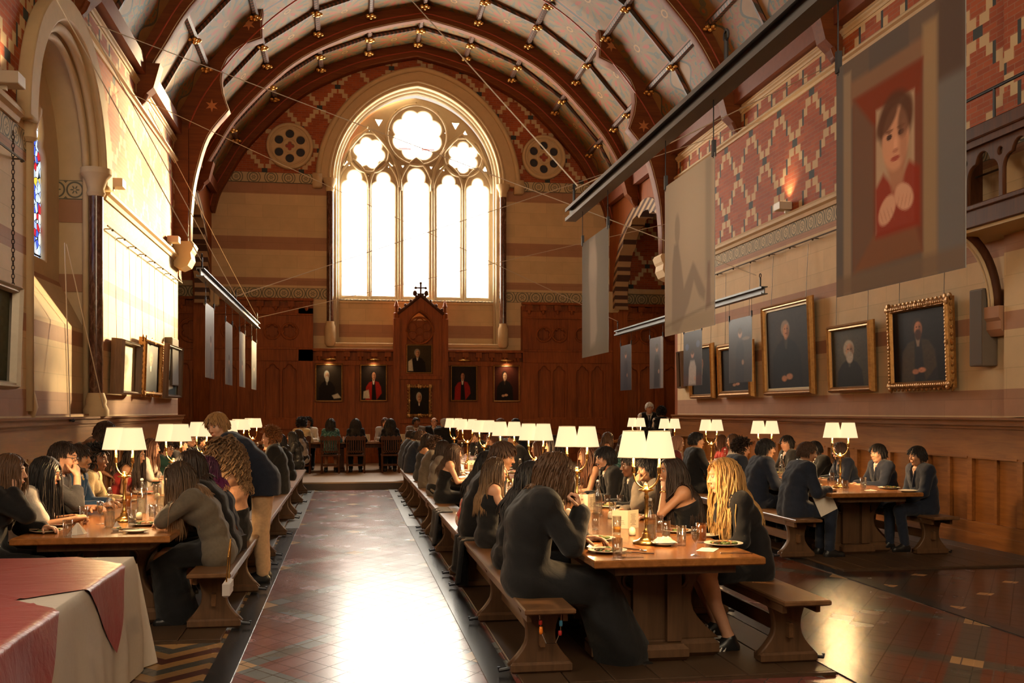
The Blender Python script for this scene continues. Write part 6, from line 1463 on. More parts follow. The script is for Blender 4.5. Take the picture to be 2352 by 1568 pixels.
def person(label,loc,rz,hair=('short','brown'),skn='light',outfit=(),pose='eat',female=False,near=1,lean=10,slouch=10,head=(0,8,0),scale=1.,body='sit',group=None,twist=0,name='person',arms=None,beard=None,glasses=False,hargs=None,seat=.487,**kw):
    """outfit: list of (part name, material, kind, options)"""
    ar={k:dict(v) for k,v in POSES[pose].items()}
    if arms:
        for k,v in arms.items(): ar.setdefault(k,{}).update(v)
    b0=Body(body,lean,slouch,twist,female,head,None,seat,**kw)
    for d in ar:
        at=ar[d].get('at')
        if at:
            off={'chin':(.085,d*.035,-.16),'cheek':(.05,d*.09,-.13),'mouth':(.14,d*.045,-.13)}[at]; ar[d]['w']=tuple(b0.H+b0.Mh@V3(*off)); up=b0.H+b0.Mh@V3(*{'chin':(.07,d*.01,-.06),'cheek':(.035,d*.085,-.01),'mouth':(.115,d*.01,-.062)}[at]); 
            ar[d]['hd']=tuple(up-np.array(ar[d]['w'])); ar[d]['pn']=tuple(b0.Mh@V3(-.9,-d*.3,.1)) if at!='cheek' else tuple(b0.Mh@V3(-.25,-d*.95,0))
    b=Body(body,lean,slouch,twist,female,head,ar,seat,**kw)
    h={0:.008,1:.0115,2:.016}[near]; root=thing(name,label,'person',loc,rz,group); root.scale=(scale,)*3
    F=Field(b.lo,b.hi,h); b.torso(F); b.legs(F)
    for d in (1,-1): b.arm(F,d)
    hh=min(h,.009)
    v,f=F.mesh(); 
    # the head is sampled finer and welded to the same skin mesh
    Fh=Field(b.H-.20,b.H+.16,{0:.0055,1:.008,2:.012}[near]); b.head(Fh); x,y,z=Fh.ax[0][:,None,None],Fh.ax[1][None,:,None],Fh.ax[2][None,None,:]
    vh,fh=Fh.mesh(); V=[v,vh]; Q=[f,fh+len(v)]; n=len(v)+len(vh)
    for d in (1,-1):
        a=b.hands[d]; hv,hf=hand_mesh(a.get('curl','rest'),d*1 if False else d,{0:.0042,1:.006,2:.0075}[near]); xd=np.array(a.get('hd',b.Wr[d]-b.E[d]),float); xd/=np.linalg.norm(xd); pn=np.array(a.get('pn',(0,-.25*d,-1)),float); zz_=-(pn-xd*(pn@xd)); zz_/=np.linalg.norm(zz_)+1e-9; yy=np.cross(zz_,xd)
        # thumb side: left hand (d=1) thumb towards -y of the body when palm is down
        hv2=hv.copy(); hv2[:,1]*=-1; hf2=hf[:,::-1]
        if d<0: pass
        M=np.stack([xd,yy,zz_],1); k=.93 if female else 1.; V.append(b.Wr[d]+(hv2*k)@M.T); Q.append(hf2+n); n+=len(hv2)
    o=qmesh('body',np.concatenate(V),np.concatenate(Q),[skin(skn)],root)
    for i,(nm,mat,kind,op) in enumerate(outfit):
        if kind=='trousers':
            G=Field(b.lo-.03,b.hi+.03,h*1.1); b.legs(G,.020,.97,False); G.cap(b.P-V3(0,.075,0),b.P+V3(0,.075,0),.124,None,.05); wrinkle(G,.002,i); vv,ff=G.mesh()
        elif kind=='shoes':
            for d in (1,-1):
                G=Field(b.A[d]-.17,b.A[d]+.26,max(h,.009)); b.foot(G,d,.010); G.cap(b.A[d]+V3(-.035,0,-.08),b.A[d]+V3(.16,d*.01,-.08),.038,.030,.008); G.f=np.maximum(G.f,(b.A[d][2]-.10-G.ax[2]).astype(np.float32)[None,None,:]); vv,ff=G.mesh(); so=qmesh('shoe',vv,ff,[mat],root)
                if op.get('stripes'):
                    m=MB(); A=b.A[d]
                    for k in range(3):
                        x=.045+.03*k; m.tube([(A[0]+x+.02,A[1]-.050,A[2]-.080),(A[0]+x,A[1]-.046,A[2]-.050),(A[0]+x-.02,A[1]-.02,A[2]-.014),(A[0]+x-.02,A[1]+.02,A[2]-.014),(A[0]+x,A[1]+.046,A[2]-.050),(A[0]+x+.02,A[1]+.050,A[2]-.080)],.007,5)
                    m.build('stripe',op['stripes'],so); m=MB(); m.lathe([(.047,-.002),(.047,.018)],(A[0]+.055,A[1],A[2]-.102),16,True,2.5,.95); m.build('sole',op['stripes'],so)
            continue
        elif kind=='collar':
            G=Field(b.N-.16,b.N+.16,.007 if near==0 else .010); c=b.N+.012*b.s+b.fwd*.012; rr=.064 if not female else .058; pts=[c+b.fy*rr*math.cos(t)+(b.fwd*math.cos(R(14))-b.s*math.sin(R(26)))*rr*math.sin(t) for t in np.linspace(-pi*.5+.0,pi*1.5,20)]
            for a_,e_ in zip(pts,pts[1:]): G.cap(a_,e_,.013,None,.006)
            vv,ff=G.mesh()
        elif kind=='tie':
            m=MB(); p0=b.N-.03*b.s+b.fwd*.088; p1=b.C-.02*b.s+b.fwd*.145; p2=b.W+b.fwd*.135
            m.tube([p0,p0*.8+p1*.2,p1,p2],[.018,.012,.024,.030],8); q=m.build(nm,mat,root,True); continue
        else:
            vv,ff=garment(b,h,kind,seed=i+STATS[0],**op)
        if len(vv): qmesh(nm,vv,ff,[mat],root)
    st,hc=hair[0],hair[1]
    if st!='none':
        ha=dict({'short':(150,.055,.0085),'fringe':(170,.075,.009),'balding':(90,.035,.006),'long':(190,.46,.0105),'mid':(180,.27,.0105),'bob':(170,.20,.011),'curly':(230,.34,.0095),'afro':(260,.07,.010),'tied':(150,.16,.009),'braids':(80,.50,.011),'curlyshort':(200,.06,.010)}[st] and {}); N_,L_,r_={'short':(190,.05,.0085),'fringe':(200,.075,.009),'balding':(90,.035,.006),'long':(190,.46,.0105),'mid':(180,.27,.0105),'bob':(170,.20,.011),'curly':(230,.34,.017),'afro':(260,.075,.010),'tied':(150,.16,.009),'braids':(80,.52,.011),'curlyshort':(220,.065,.0095)}[st]
        base={'mid':'long','braids':'long','curlyshort':'afro'}.get(st,st); ha=hargs or {}; N_=int(N_*{0:4.6,1:2.4,2:.9}[near]); r_*= {0:.52,1:.76,2:1.25}[near]; L_=ha.get('length',L_)
        vol={'curly':1.12,'afro':1.06,'short':1.04,'fringe':1.05,'balding':1.02}.get(base,1.08)
        pa,_=hair_locks(b,base,N_,L_,r_,STATS[0]+3,22 if base=='curly' else ({0:14,1:11,2:8}[near] if base not in('short','fringe','balding','afro') else 5),ha.get('wave',{'curly':.013,'braids':.008,'mid':.003,'afro':.012}.get(st,.003)),vol,ha.get('part',0.))
        v1,f1,u1=tubes(pa,r_,5 if near<2 else 4); v2,f2,u2=hair_cap(b,vol,base); qmesh('hair',np.concatenate([v1,v2]),np.concatenate([f1,f2+len(v1)]),[hair_m(hc)],root,np.concatenate([u1,u2]))
    T=lambda *p:b.H+b.Mh@V3(*p)
    if beard:
        G=Field(b.H-.20,b.H+.1,.008); 
        for d in (1,-1): G.cap(T(.0,d*.060,-.045),T(.052,d*.026,-.104),.017,.020,.02)
        G.cap(T(.06,-.022,-.108),T(.06,.022,-.108),.024,None,.02); G.cap(T(.096,-.026,-.052),T(.096,.026,-.052),.0075,None,.008); G.ell(T(.10,0,-.07),(.02,.022,.011),b.Mh,.008,True); vv,ff=G.mesh(); qmesh('beard',vv,ff,[hair_m(beard)],root,np.random.default_rng(1).random((len(vv),2)))
    if near<=1:
        for d in (1,-1):
            m=MB(); m.sphere(T(.0795,d*.032,.008),(.0115,)*3,10,7); m.m=1; m.sphere(T(.0862,d*.032+.0,.0075),(.0058,.0062,.0062),8,6); m.build('eye',[plain('eye_white',(.30,.26,.23),.35),plain('eye_iris',(.03,.018,.012),.2)],root,True)
            m=MB(); m.tube([T(.094,d*.014,.030),T(.093,d*.032,.035),T(.082,d*.050,.029)],[.0035,.004,.002],6); m.build('eyebrow',[hair_m(hc if hc not in('purple','white','grey') else 'darkbrown')],root,True)
        m=MB(); m.tube([T(.089,-.021,-.0685),T(.0965,-.008,-.066),T(.0965,.008,-.066),T(.089,.021,-.0685)],[.002,.0055,.0055,.002],6); m.build('lips',plain('lip_tone_'+skn,tuple(a*c for a,c in zip(SKINS[skn],(.8,.5,.5))),.4),root,True)
    if glasses:
        m=MB()
        for d in (1,-1):
            m.tube([T(.108,d*.033+.022*math.cos(t),.006+.018*math.sin(t)) for t in np.linspace(0,2*pi,16)[:-1]],.002,5,True); m.tube([T(.106,d*.055,.012),T(.02,d*.079,.012)],.002,5)
        m.tube([T(.11,-.011,.010),T(.11,.011,.010)],.002,5); m.build('glasses',plain('dark_spectacles',(.02,.015,.012),.3),root)
    STATS[0]+=1; root['_hx']=float(b.H[0]); 
    return root,b
# ---------------------------------------------------------------- wardrobe
NAVY=cloth('navy_suit',(.013,.018,.034)); BLACK=cloth('black',(.007,.007,.0085)); CHAR=cloth('charcoal',(.035,.035,.04)); COAT=cloth('dark_coat',(.010,.0105,.012)); WHITE=cloth('white_shirt',(.62,.57,.50)); CREAMC=cloth('cream_knit',(.60,.46,.26)); GREYT=cloth('taupe_wool',(.16,.135,.115)); TWEED=cloth('brown_tweed',(.13,.105,.08)); BLAZ=cloth('grey_brown_blazer',(.105,.085,.062)); BLUE=cloth('blue_suit',(.025,.06,.13)); TEAL=cloth('teal_pattern',(.02,.09,.09),.8,((.20,.35,.33),38.,.56)); RED=cloth('red_dress',(.35,.03,.025)); PEACH=cloth('peach_satin',(.58,.29,.16),.5); BEIGE=cloth('beige_chino',(.46,.30,.17)); REDCREAM=cloth('red_cream_print',(.60,.46,.33),.7,((.55,.04,.02),9.,.5)); GREYS=cloth('pale_grey_shirt',(.36,.35,.36)); GREEN=cloth('bottle_green',(.015,.05,.04)); TIEY=cloth('yellow_tie',(.55,.33,.05),.5); TIED=cloth('dark_tie',(.03,.03,.06),.5); SPARK=cloth('sequinned_black',(.012,.012,.014),.3,((.3,.28,.26),120.,.68)); OLIVEC=cloth('olive_top',(.11,.085,.045)); LILAC=cloth('grey_lilac_knit',(.24,.205,.19)); MAROON=cloth('maroon_top',(.12,.02,.02)); SHOEB=plain('black_shoe',(.012,.012,.013),.35); SHOEW=plain('white_stripe',(.62,.60,.56),.5)
def suit(j=NAVY,sh=WHITE,tr=None,tie=None,v=.30):
    o=[('shirt',sh,'shirt',dict(infl=.007,bottom='waist',fold=0)),('shirt_collar',sh,'collar',{}),('jacket',j,'jacket',dict(infl=.027,sleeve=1.90,bottom='tail',vneck=v)),('trousers',tr or j,'trousers',{}),('shoes',SHOEB,'shoes',{})]
    if tie: o.append(('tie',tie,'tie',{}))
    return o
def shirt(c=WHITE,tr=BLACK,sl=1.9,col=True):
    o=[('shirt',c,'shirt',dict(infl=.014,sleeve=sl,bottom='tail',tail=.12)),('trousers',tr,'trousers',{}),('shoes',SHOEB,'shoes',{})]
    if col: o.append(('shirt_collar',c,'collar',{}))
    return o
def dress(c=BLACK,top='strapless',sl=0,bottom='skirt',drop=.115,infl=.010): return [('dress',c,'dress',dict(infl=infl,sleeve=sl,top=top,bottom=bottom,drop=drop)),('shoes',SHOEB,'shoes',{})]
def top_(c,sl=1.9,tr=BLACK,top='neck'): return [('top',c,'top',dict(infl=.013,sleeve=sl,top=top,bottom='tail',tail=.12)),('trousers',tr,'trousers',{}),('shoes',SHOEB,'shoes',{})]
BX={'L-':(XCL-.84,0),'L+':(XCL+.84,180),'M-':(XCM-.84,0),'M+':(XCM+.84,180),'R-':(XCR-.84,0),'R+':(XCR+.84,180)}
SEATS={}
def diner(side,hx,hy,label,hair,skn,outfit,pose='eat',yaw=0,Y=None,dx=0,**kw):
    """hx,hy: where the head sits in the photograph"""
    x0,rz=BX[side]; kw.setdefault('near',1); fac=1 if rz==0 else -1
    lean,sl=kw.get('lean',10),kw.get('slouch',10); b=Body('sit',lean,sl,0,kw.get('female',False),kw.get('head',(0,8,0)))
    xh=x0+dx+fac*b.H[0]
    if Y is None: Y=P(hx,944,X=xh).y
    zt=P(hx,hy,Y=Y).z; s=min(1.09,max(.90,(zt-.487)/(b.H[2]-.487)))
    r_,b=person(label,(x0+dx,Y,.487*(1-s)),R(rz+yaw),hair,skn,outfit,pose,scale=s,**kw); SEATS.setdefault(side,[]).append((Y,r_,b,s)); return r_,b
F_=dict(female=True)
# --- by the window wall, facing the aisle
diner('L-',22,1083,'girl in a dark blazer with brown hair, cheek on her hand',('mid','chestnut'),'light',suit(BLACK,BLACK),'cheekR',near=0,lean=14,head=(0,4,0),**F_)
diner('L-',106,1085,'woman in a white blouse with long black hair and glasses reaching over her plate',('long','black'),'tan',top_(WHITE,.8),'eat',near=0,lean=22,head=(0,14,0),glasses=True,arms={-1:dict(w=(.50,-.05,.82),curl='grip')},**F_)
diner('L-',142,1050,'short haired man in glasses holding a hand to his mouth',('short','darkbrown'),'light',shirt(CHAR,BLACK,1.5),'mouthR',near=0,lean=14,glasses=True,head=(-6,8,0))
diner('L-',181,1052,'wavy haired bearded man in a blue suit and yellow tie',('fringe','darkbrown'),'olive',suit(BLUE,CREAMC,tie=TIEY),'table',near=0,lean=10,beard='darkbrown',head=(-8,4,0))
diner('L-',224,1054,'woman with dark pinned hair in a cream cardigan',('afro','black'),'brown',top_(CREAMC,1.9),'table',near=1,lean=12,head=(-8,4,0),**F_)
diner('L-',314,1044,'dark haired woman in red with bare arms beside the window wall',('long','darkbrown'),'tan',dress(RED,'strap'),'lap',near=1,lean=18,head=(-10,14,0),**F_)
diner('L-',349,1028,'woman with long light brown hair in a white top, seen in profile',('long','auburn'),'fair',top_(WHITE,.9),'table',near=1,lean=6,head=(-4,4,0),**F_)
diner('L-',386,1040,'dark haired diner in green raising a hand to the head',('short','darkbrown'),'light',suit(GREEN,BLACK),'cheekR',near=1,lean=10,head=(-20,6,0),glasses=True)
diner('L-',418,1022,'dark haired diner partly behind the second lamp by the window',('short','darkbrown'),'light',suit(CHAR),'table',near=2)
diner('L-',436,1008,'blond short haired man in a dark jacket by the window wall',('short','sandy'),'fair',suit(BLACK,CHAR),'table',near=1,lean=6,head=(-10,6,0))
diner('L-',464,1022,'dark suited diner behind the third lamp by the window',('short','darkbrown'),'tan',suit(BLACK),'mouthR',near=2)
# --- standing and bending over the tables
person('woman with long braided hair and bare shoulders bending over the diners by the window',(XL+.62,12.35,.022),R(12),('braids','brown'),'brown',dress(OLIVEC,'strapless',0,'long',.13),'stand',female=True,near=0,body='stand',lean=24,slouch=10,bow=18,head=(25,40,0),arms={1:dict(w=(.5,.22,.95),curl='rest'),-1:dict(w=(.48,-.2,.95),curl='rest')},hargs=dict(length=.55))
q=P(600,944,X=-.80)
person('fair haired man in navy jacket and beige trousers leaning over the table',(-.84,10.35,.0),R(180),('fringe','sandy'),'fair',[('shirt',CREAMC,'shirt',dict(infl=.007,bottom='waist',fold=0)),('shirt_collar',CREAMC,'collar',{}),('jacket',NAVY,'jacket',dict(infl=.020,sleeve=1.9,bottom='tail',vneck=.28,tail=.12)),('trousers',BEIGE,'trousers',{}),('shoes',SHOEB,'shoes',{})],'stand',near=0,body='stand',lean=16,slouch=10,bow=24,hip=1.0,head=(55,16,8),arms={1:dict(w=(.42,.24,.96),curl='grip'),-1:dict(w=(.5,-.2,1.02),curl='grip')},scale=1.02)
# --- aisle side of the window tables, backs to the aisle
diner('L+',415,1098,'woman in a grey brown blazer resting her head on her hand',('long','streak'),'light',[('blazer',BLAZ,'jacket',dict(infl=.022,sleeve=1.9,bottom='peplum',vneck=.22,fold=.0025)),('skirt',BLACK,'skirt',dict(infl=.016,sleeve=0,top='strapless',drop=.30,bottom='long')),('shoes',SHOEB,'shoes',{})],'cheekL',near=0,lean=24,slouch=14,head=(6,24,-8),Y=8.35,hargs=dict(length=.5,part=.3),feet={('a',1):(.30,.10,.10),('a',-1):(.34,-.10,.10)},**F_)
diner('L+',440,1072,'dark haired diner hidden beyond the woman in the blazer',('mid','darkbrown'),'light',top_(BLACK),'mouthR',near=1,lean=22,head=(0,20,0),Y=8.8,**F_)
diner('L+',510,1080,'woman with wavy purple hair in a dark sleeveless top',('mid','purple'),'fair',dress(NAVY,'strap'),'mouthR',near=0,lean=16,slouch=12,head=(0,16,0),Y=9.15,hargs=dict(length=.30,wave=.010),**F_)
diner('L+',552,1052,'woman with a big mass of curly light brown hair and a peach halter top',('curly','curlyb'),'tan',[('top',PEACH,'top',dict(infl=.010,sleeve=0,top='strap',bottom='waist')),('skirt',BLACK,'skirt',dict(infl=.016,sleeve=0,top='strapless',drop=.34,bottom='skirt')),('shoes',SHOEB,'shoes',{})],'table',near=0,lean=4,head=(0,8,0),Y=9.75,**F_)
diner('L+',618,1026,'man with thick dark hair in a dark navy suit, back to the aisle',('fringe','black'),'tan',suit(NAVY),'eat',near=0,lean=12,head=(8,12,0))
diner('L+',611,1000,'diner with curly ginger hair just beyond the man in the dark navy suit',('curlyshort','ginger'),'fair',suit(BLACK),'table',near=1,lean=4,Y=15.3)
diner('L+',640,1012,'dark haired diner in a black coat with a flash of red, back to the aisle',('mid','black'),'tan',top_(BLACK),'eat',near=1,lean=14,**F_)
diner('L+',668,1012,'woman with long black hair in a glittering black top',('long','black'),'tan',top_(SPARK),'eat',near=1,lean=12,**F_)
diner('L+',683,1014,'woman in pale knitwear with long dark hair, nearest the platform by the aisle',('long','darkbrown'),'light',top_(LILAC),'eat',near=1,lean=12,**F_)
# --- middle row, backs to the aisle
rM1,bM1=diner('M-',1262,1085,'man in a long dark coat with shoulder length brown hair, eating',('mid','chestnut'),'light',[('coat',COAT,'coat',dict(infl=.034,sleeve=1.9,bottom='long',shin=.9,fold=.0016)),('trousers',BLACK,'trousers',{}),('shoes',SHOEB,'shoes',{})],'mouthR',near=0,lean=6,slouch=20,head=(-4,22,0),Y=6.62,dx=-.06,arms={-1:dict(at=None,w=(.33,-.10,1.0),pole=(.1,-.4,-1),hd=(-.25,.1,1),pn=(-.9,.2,-.1),curl='grip')},hargs=dict(length=.24,wave=.010),feet={('k',1):(.46,.13,.52),('k',-1):(.44,-.10,.50),('a',1):(.62,.13,.10),('a',-1):(.60,-.12,.10)})
diner('M-',1190,1095,'woman in black with very long dark hair beside the man in the long coat',('long','black'),'tan',top_(BLACK),'eat',near=0,lean=14,slouch=12,Y=7.75,**F_)
diner('M-',1125,1080,'woman in a sleeveless black dress with straight fair streaked hair',('long','ombre'),'light',dress(BLACK,'strap',0,'skirt',.10),'table',near=0,lean=6,slouch=6,head=(-2,-4,0),Y=8.95,**F_)
diner('M-',1158,1047,'boy with short brown hair beyond the woman in the sleeveless black dress',('fringe','brown'),'tan',suit(BLACK),'table',near=1,lean=20,head=(-20,14,0),Y=9.75)
diner('M-',1090,1062,'woman in a grey top and red and cream print skirt, long dark hair',('long','black'),'brown',[('top',LILAC,'top',dict(infl=.013,sleeve=1.9,bottom='waist')),('skirt',REDCREAM,'skirt',dict(infl=.02,sleeve=0,top='strapless',drop=.34,bottom='skirt')),('shoes',SHOEB,'shoes',{})],'eat',near=1,lean=18,Y=10.4,hargs=dict(length=.55),**F_)
diner('M-',1046,1052,'woman in a strapless black dress with long brown hair down her back',('long','brown'),'light',dress(BLACK,'strapless',0,'skirt',.15),'eat',near=0,lean=12,head=(-10,10,0),**F_)
diner('M-',1022,1035,'woman in a long taupe knitted dress with dark hair',('mid','darkbrown'),'tan',top_(GREYT),'eat',near=1,lean=10,**F_)
diner('M-',1003,1022,'curly headed diner in a tweed jacket on the aisle side of the middle row',('curlyshort','brown'),'light',suit(TWEED),'eat',near=1,lean=10)
diner('M-',985,1012,'woman with dark hair and a bare shoulder in the middle row',('mid','darkbrown'),'tan',dress(CHAR,'strap'),'eat',near=1,lean=10,**F_)
diner('M-',968,1002,'man in navy with tousled brown hair, third from the platform by the aisle',('fringe','brown'),'light',suit(NAVY),'eat',near=1,lean=16)
diner('M-',957,1003,'man in navy with black hair, second from the platform by the aisle',('short','black'),'tan',suit(NAVY),'eat',near=1,lean=12)
diner('M-',946,1004,'man in a blue grey suit nearest the platform on the aisle side',('short','darkbrown'),'light',suit(cloth('blue_grey',(.05,.06,.085))),'eat',near=1,lean=12)
# --- middle row, facing the aisle
diner('M+',1672,1092,'woman with long wavy blonde hair, black jacket, short skirt and bare legs',('long','blonde'),'light',[('jacket',BLACK,'jacket',dict(infl=.020,sleeve=1.9,bottom='tail',vneck=.12,tail=.2)),('skirt',BLACK,'skirt',dict(infl=.018,sleeve=0,top='strapless',drop=.32,bottom='mini')),('shoes',SHOEB,'shoes',dict(stripes=SHOEW))],'lap',near=0,lean=16,slouch=8,head=(-6,8,0),Y=7.0,hargs=dict(length=.52,wave=.007),feet={('k',1):(.41,.16,.545),('k',-1):(.41,-.03,.545),('a',1):(.25,.24,.10),('a',-1):(.22,-.06,.15)},**F_)
diner('M+',1528,1082,'woman with very long dark hair and bare shoulders, chin on her hand',('long','darkbrown'),'tan',dress(BLACK,'strap',0,'skirt',.16),'chinL',near=0,lean=16,slouch=10,head=(8,2,0),Y=8.25,hargs=dict(length=.55),**F_)
diner('M+',1484,1078,'dark haired boy in a grey brown jacket and pale shirt behind the big nearest lamp',('fringe','black'),'tan',suit(TWEED),'mouthL',near=0,lean=10,head=(4,4,0))
diner('M+',1444,1068,'dark skinned diner looking out from behind the big nearest lamp',('short','black'),'dark',suit(BLACK),'table',near=1,lean=10)
diner('M+',1388,1052,'bearded man with thick dark hair in a black jacket and open white shirt',('fringe','black'),'light',suit(BLACK,WHITE,v=.34),'table',near=0,lean=14,slouch=10,head=(10,10,0),beard='black')
diner('M+',1346,1046,'woman with auburn hair stretching a bare arm along the table',('long','auburn'),'tan',dress(BLACK,'strap'),'table',near=1,lean=10,**F_)
diner('M+',1271,1022,'woman with dark hair glancing down between the lamps of the middle row',('mid','darkbrown'),'light',top_(BLACK),'table',near=1,lean=10,**F_)
diner('M+',1232,1042,'auburn haired diner half hidden by the third lamp of the middle row',('mid','auburn'),'light',top_(MAROON),'table',near=2,lean=14,**F_)
diner('M+',1180,1010,'dark haired diner half hidden by the fourth lamp of the middle row',('short','black'),'tan',suit(BLACK),'eat',near=2,lean=14)
diner('M+',1128,1008,'diner with ginger brown hair drinking between two lamps of the middle row',('fringe','auburn'),'fair',suit(BLACK),'mouthL',near=1,lean=16)
diner('M+',1095,1002,'diner with light brown hair beyond the fifth lamp of the middle row',('fringe','auburn'),'fair',suit(BLACK),'mouthL',near=2,lean=16)
# --- portrait wall row, backs to the middle
diner('R-',1832,1040,'young man in navy with cropped hair, back turned, at the bench end',('short','brown'),'tan',suit(NAVY),'table',near=0,lean=12,slouch=10,head=(-6,10,0),Y=11.0)
diner('R-',1768,1030,'young man with a dark bowl cut in a navy suit, back turned',('fringe','black'),'tan',suit(NAVY),'table',near=0,lean=10,slouch=8,head=(-18,4,0),Y=12.1)
diner('R-',1706,1030,'young man with curly dark hair looking down, white shirt collar showing',('curlyshort','darkbrown'),'light',suit(NAVY),'table',near=1,lean=16,head=(-8,16,0))
diner('R-',1600,1012,'broad shouldered man in a black suit, upright, back turned',('short','black'),'tan',suit(BLACK),'table',near=0,lean=2,slouch=4,head=(-4,0,0))
diner('R-',1557,1018,'person with a pinkish bob and glasses in maroon and teal',('bob','pinkbob'),'fair',top_(MAROON),'table',near=1,lean=6,head=(-22,4,0),glasses=True,**F_)
diner('R-',1532,1010,'brown haired diner in front of the fourth lamp of the portrait wall',('fringe','auburn'),'light',suit(BLACK),'table',near=1,lean=6)
diner('R-',1495,1004,'diner with tousled dark hair between the far lamps of the portrait wall',('curlyshort','darkbrown'),'light',suit(BLACK),'table',near=1,lean=6)
diner('R-',1455,1018,'woman with long brown hair beyond the bearded man',('long','brown'),'light',top_(TEAL),'table',near=1,lean=8,Y=18.6,**F_)
diner('R-',1425,1008,'woman with long light brown hair and bare shoulders, back turned',('long','chestnut'),'light',dress(LILAC,'strap'),'table',near=1,lean=8,Y=19.9,**F_)
diner('R-',1388,1006,'dark haired diner farthest along the portrait wall bench',('mid','black'),'tan',top_(BLACK),'table',near=2,lean=8,Y=21.2,**F_)
# --- portrait wall row, facing the middle
diner('R+',2098,1058,'young man with heavy dark fringe, dark suit and open pink shirt',('fringe','black'),'tan',suit(NAVY,cloth('pink_shirt',(.52,.36,.28)),v=.26),'lap',near=0,lean=4,slouch=8,head=(6,6,0),Y=11.05,feet={('a',1):(.34,.12,.10),('a',-1):(.42,-.12,.10)})
diner('R+',2014,1040,'young man with dark curtain hair in navy suit and white shirt',('fringe','black'),'light',suit(NAVY,WHITE,v=.28),'table',near=0,lean=6,slouch=8,head=(10,6,0))
diner('R+',1925,1048,'long haired diner in a navy jacket behind the nearest lamp of the portrait wall',('mid','brown'),'light',suit(NAVY,GREYS),'table',near=1,lean=10,**F_)
diner('R+',1868,1048,'young man in a black suit looking at his phone',('fringe','black'),'light',suit(BLACK,WHITE,v=.26),'phone',near=0,lean=10,slouch=10,head=(6,20,0))
diner('R+',1806,1018,'dark haired young man with an open collar, facing the camera',('fringe','black'),'light',suit(BLACK,WHITE,v=.3),'table',near=1,lean=4,head=(24,2,0))
diner('R+',1652,1032,'woman in a red dress by the panelling',('mid','auburn'),'fair',dress(RED,'neck',.6),'table',near=1,lean=8,**F_)
diner('R+',1681,1012,'brown haired diner in pale knitwear by the panelling',('mid','brown'),'light',top_(LILAC),'table',near=1,lean=6,**F_)
# --- staff on the platform
q=P(1490,944,Y=22.9); person('white haired doorman standing in a dark waistcoat, white shirt and tie',(q.x,22.9,.165),R(-100),('short','white'),'light',[('shirt',WHITE,'shirt',dict(infl=.010,sleeve=.9,bottom='waist')),('shirt_collar',WHITE,'collar',{}),('waistcoat',BLACK,'waistcoat',dict(infl=.018,sleeve=0,bottom='hip',vneck=.30)),('tie',TIED,'tie',{}),('trousers',BLACK,'trousers',{}),('shoes',SHOEB,'shoes',{})],'stand',near=1,body='stand',lean=4,slouch=6,head=(10,14,0))
q=P(1519,944,Y=22.5); person('waiter with black hair in a white shirt and black waistcoat, back turned',(q.x,22.5,.165),R(70),('curlyshort','black'),'tan',[('shirt',WHITE,'shirt',dict(infl=.010,sleeve=1.7,bottom='waist')),('waistcoat',BLACK,'waistcoat',dict(infl=.018,sleeve=0,bottom='hip')),('trousers',BLACK,'trousers',{}),('shoes',SHOEB,'shoes',{})],'stand',near=1,body='stand',lean=4,slouch=6,female=True,scale=.93)
# --- high table
def high(px,py,label,hair,skn,outfit,pose='table',back=False,Y=None,rz=None,**kw):
    y=Y or (25.4 if back else 27.3); q=P(px,944,Y=y); kw.setdefault('near',1)
    return person(label,(q.x,y,.165),R(rz if rz is not None else (90 if back else -90)),hair,skn,outfit,pose,seat=.475,**kw)
high(692,985,'person with cropped black hair in a cream top at the high table',('afro','black'),'tan',top_(CREAMC,1.2),back=True,**F_)
high(708,982,'person in a white shirt at the high table holding a hand to the face',('curlyshort','black'),'brown',shirt(WHITE),'mouthR')
high(759,985,'woman in a teal patterned dress at the high table, back turned',('mid','black'),'tan',dress(TEAL,'neck',1.2),back=True,head=(-25,4,0),**F_)
high(817,985,'long haired figure in black at the high table, back turned',('long','black'),'tan',top_(BLACK),back=True,**F_)
high(884,965,'brown haired man in a grey shirt at the high table',('fringe','auburn'),'fair',shirt(GREYS),'mouthL',lean=2)
high(897,988,'dark haired figure in black facing the man in grey at the high table',('long','black'),'tan',top_(BLACK),back=True,**F_)
high(955,985,'man in a brown suit and red tie at the high table, head turned',('short','black'),'brown',suit(GREYT,WHITE,tie=cloth('red_tie',(.3,.03,.03))),head=(40,4,0),lean=2)
high(997,972,'bald headed man in a dark suit and tie at the high table',('balding','darkbrown'),'light',suit(BLACK,WHITE,tie=TIED),head=(-20,4,0),lean=0)
high(1022,978,'grey haired man in black at the high table, back turned',('short','grey'),'light',suit(BLACK),back=True,head=(30,0,0))
high(1136,988,'young man in a pale blue shirt at the high table, in profile',('fringe','auburn'),'fair',shirt(cloth('pale_blue',(.30,.34,.40))),rz=-10,Y=25.6,head=(0,2,0))
high(1198,990,'dark haired figure in navy at the high table, seen behind the lamps',('short','black'),'tan',suit(NAVY),rz=170,Y=25.6)
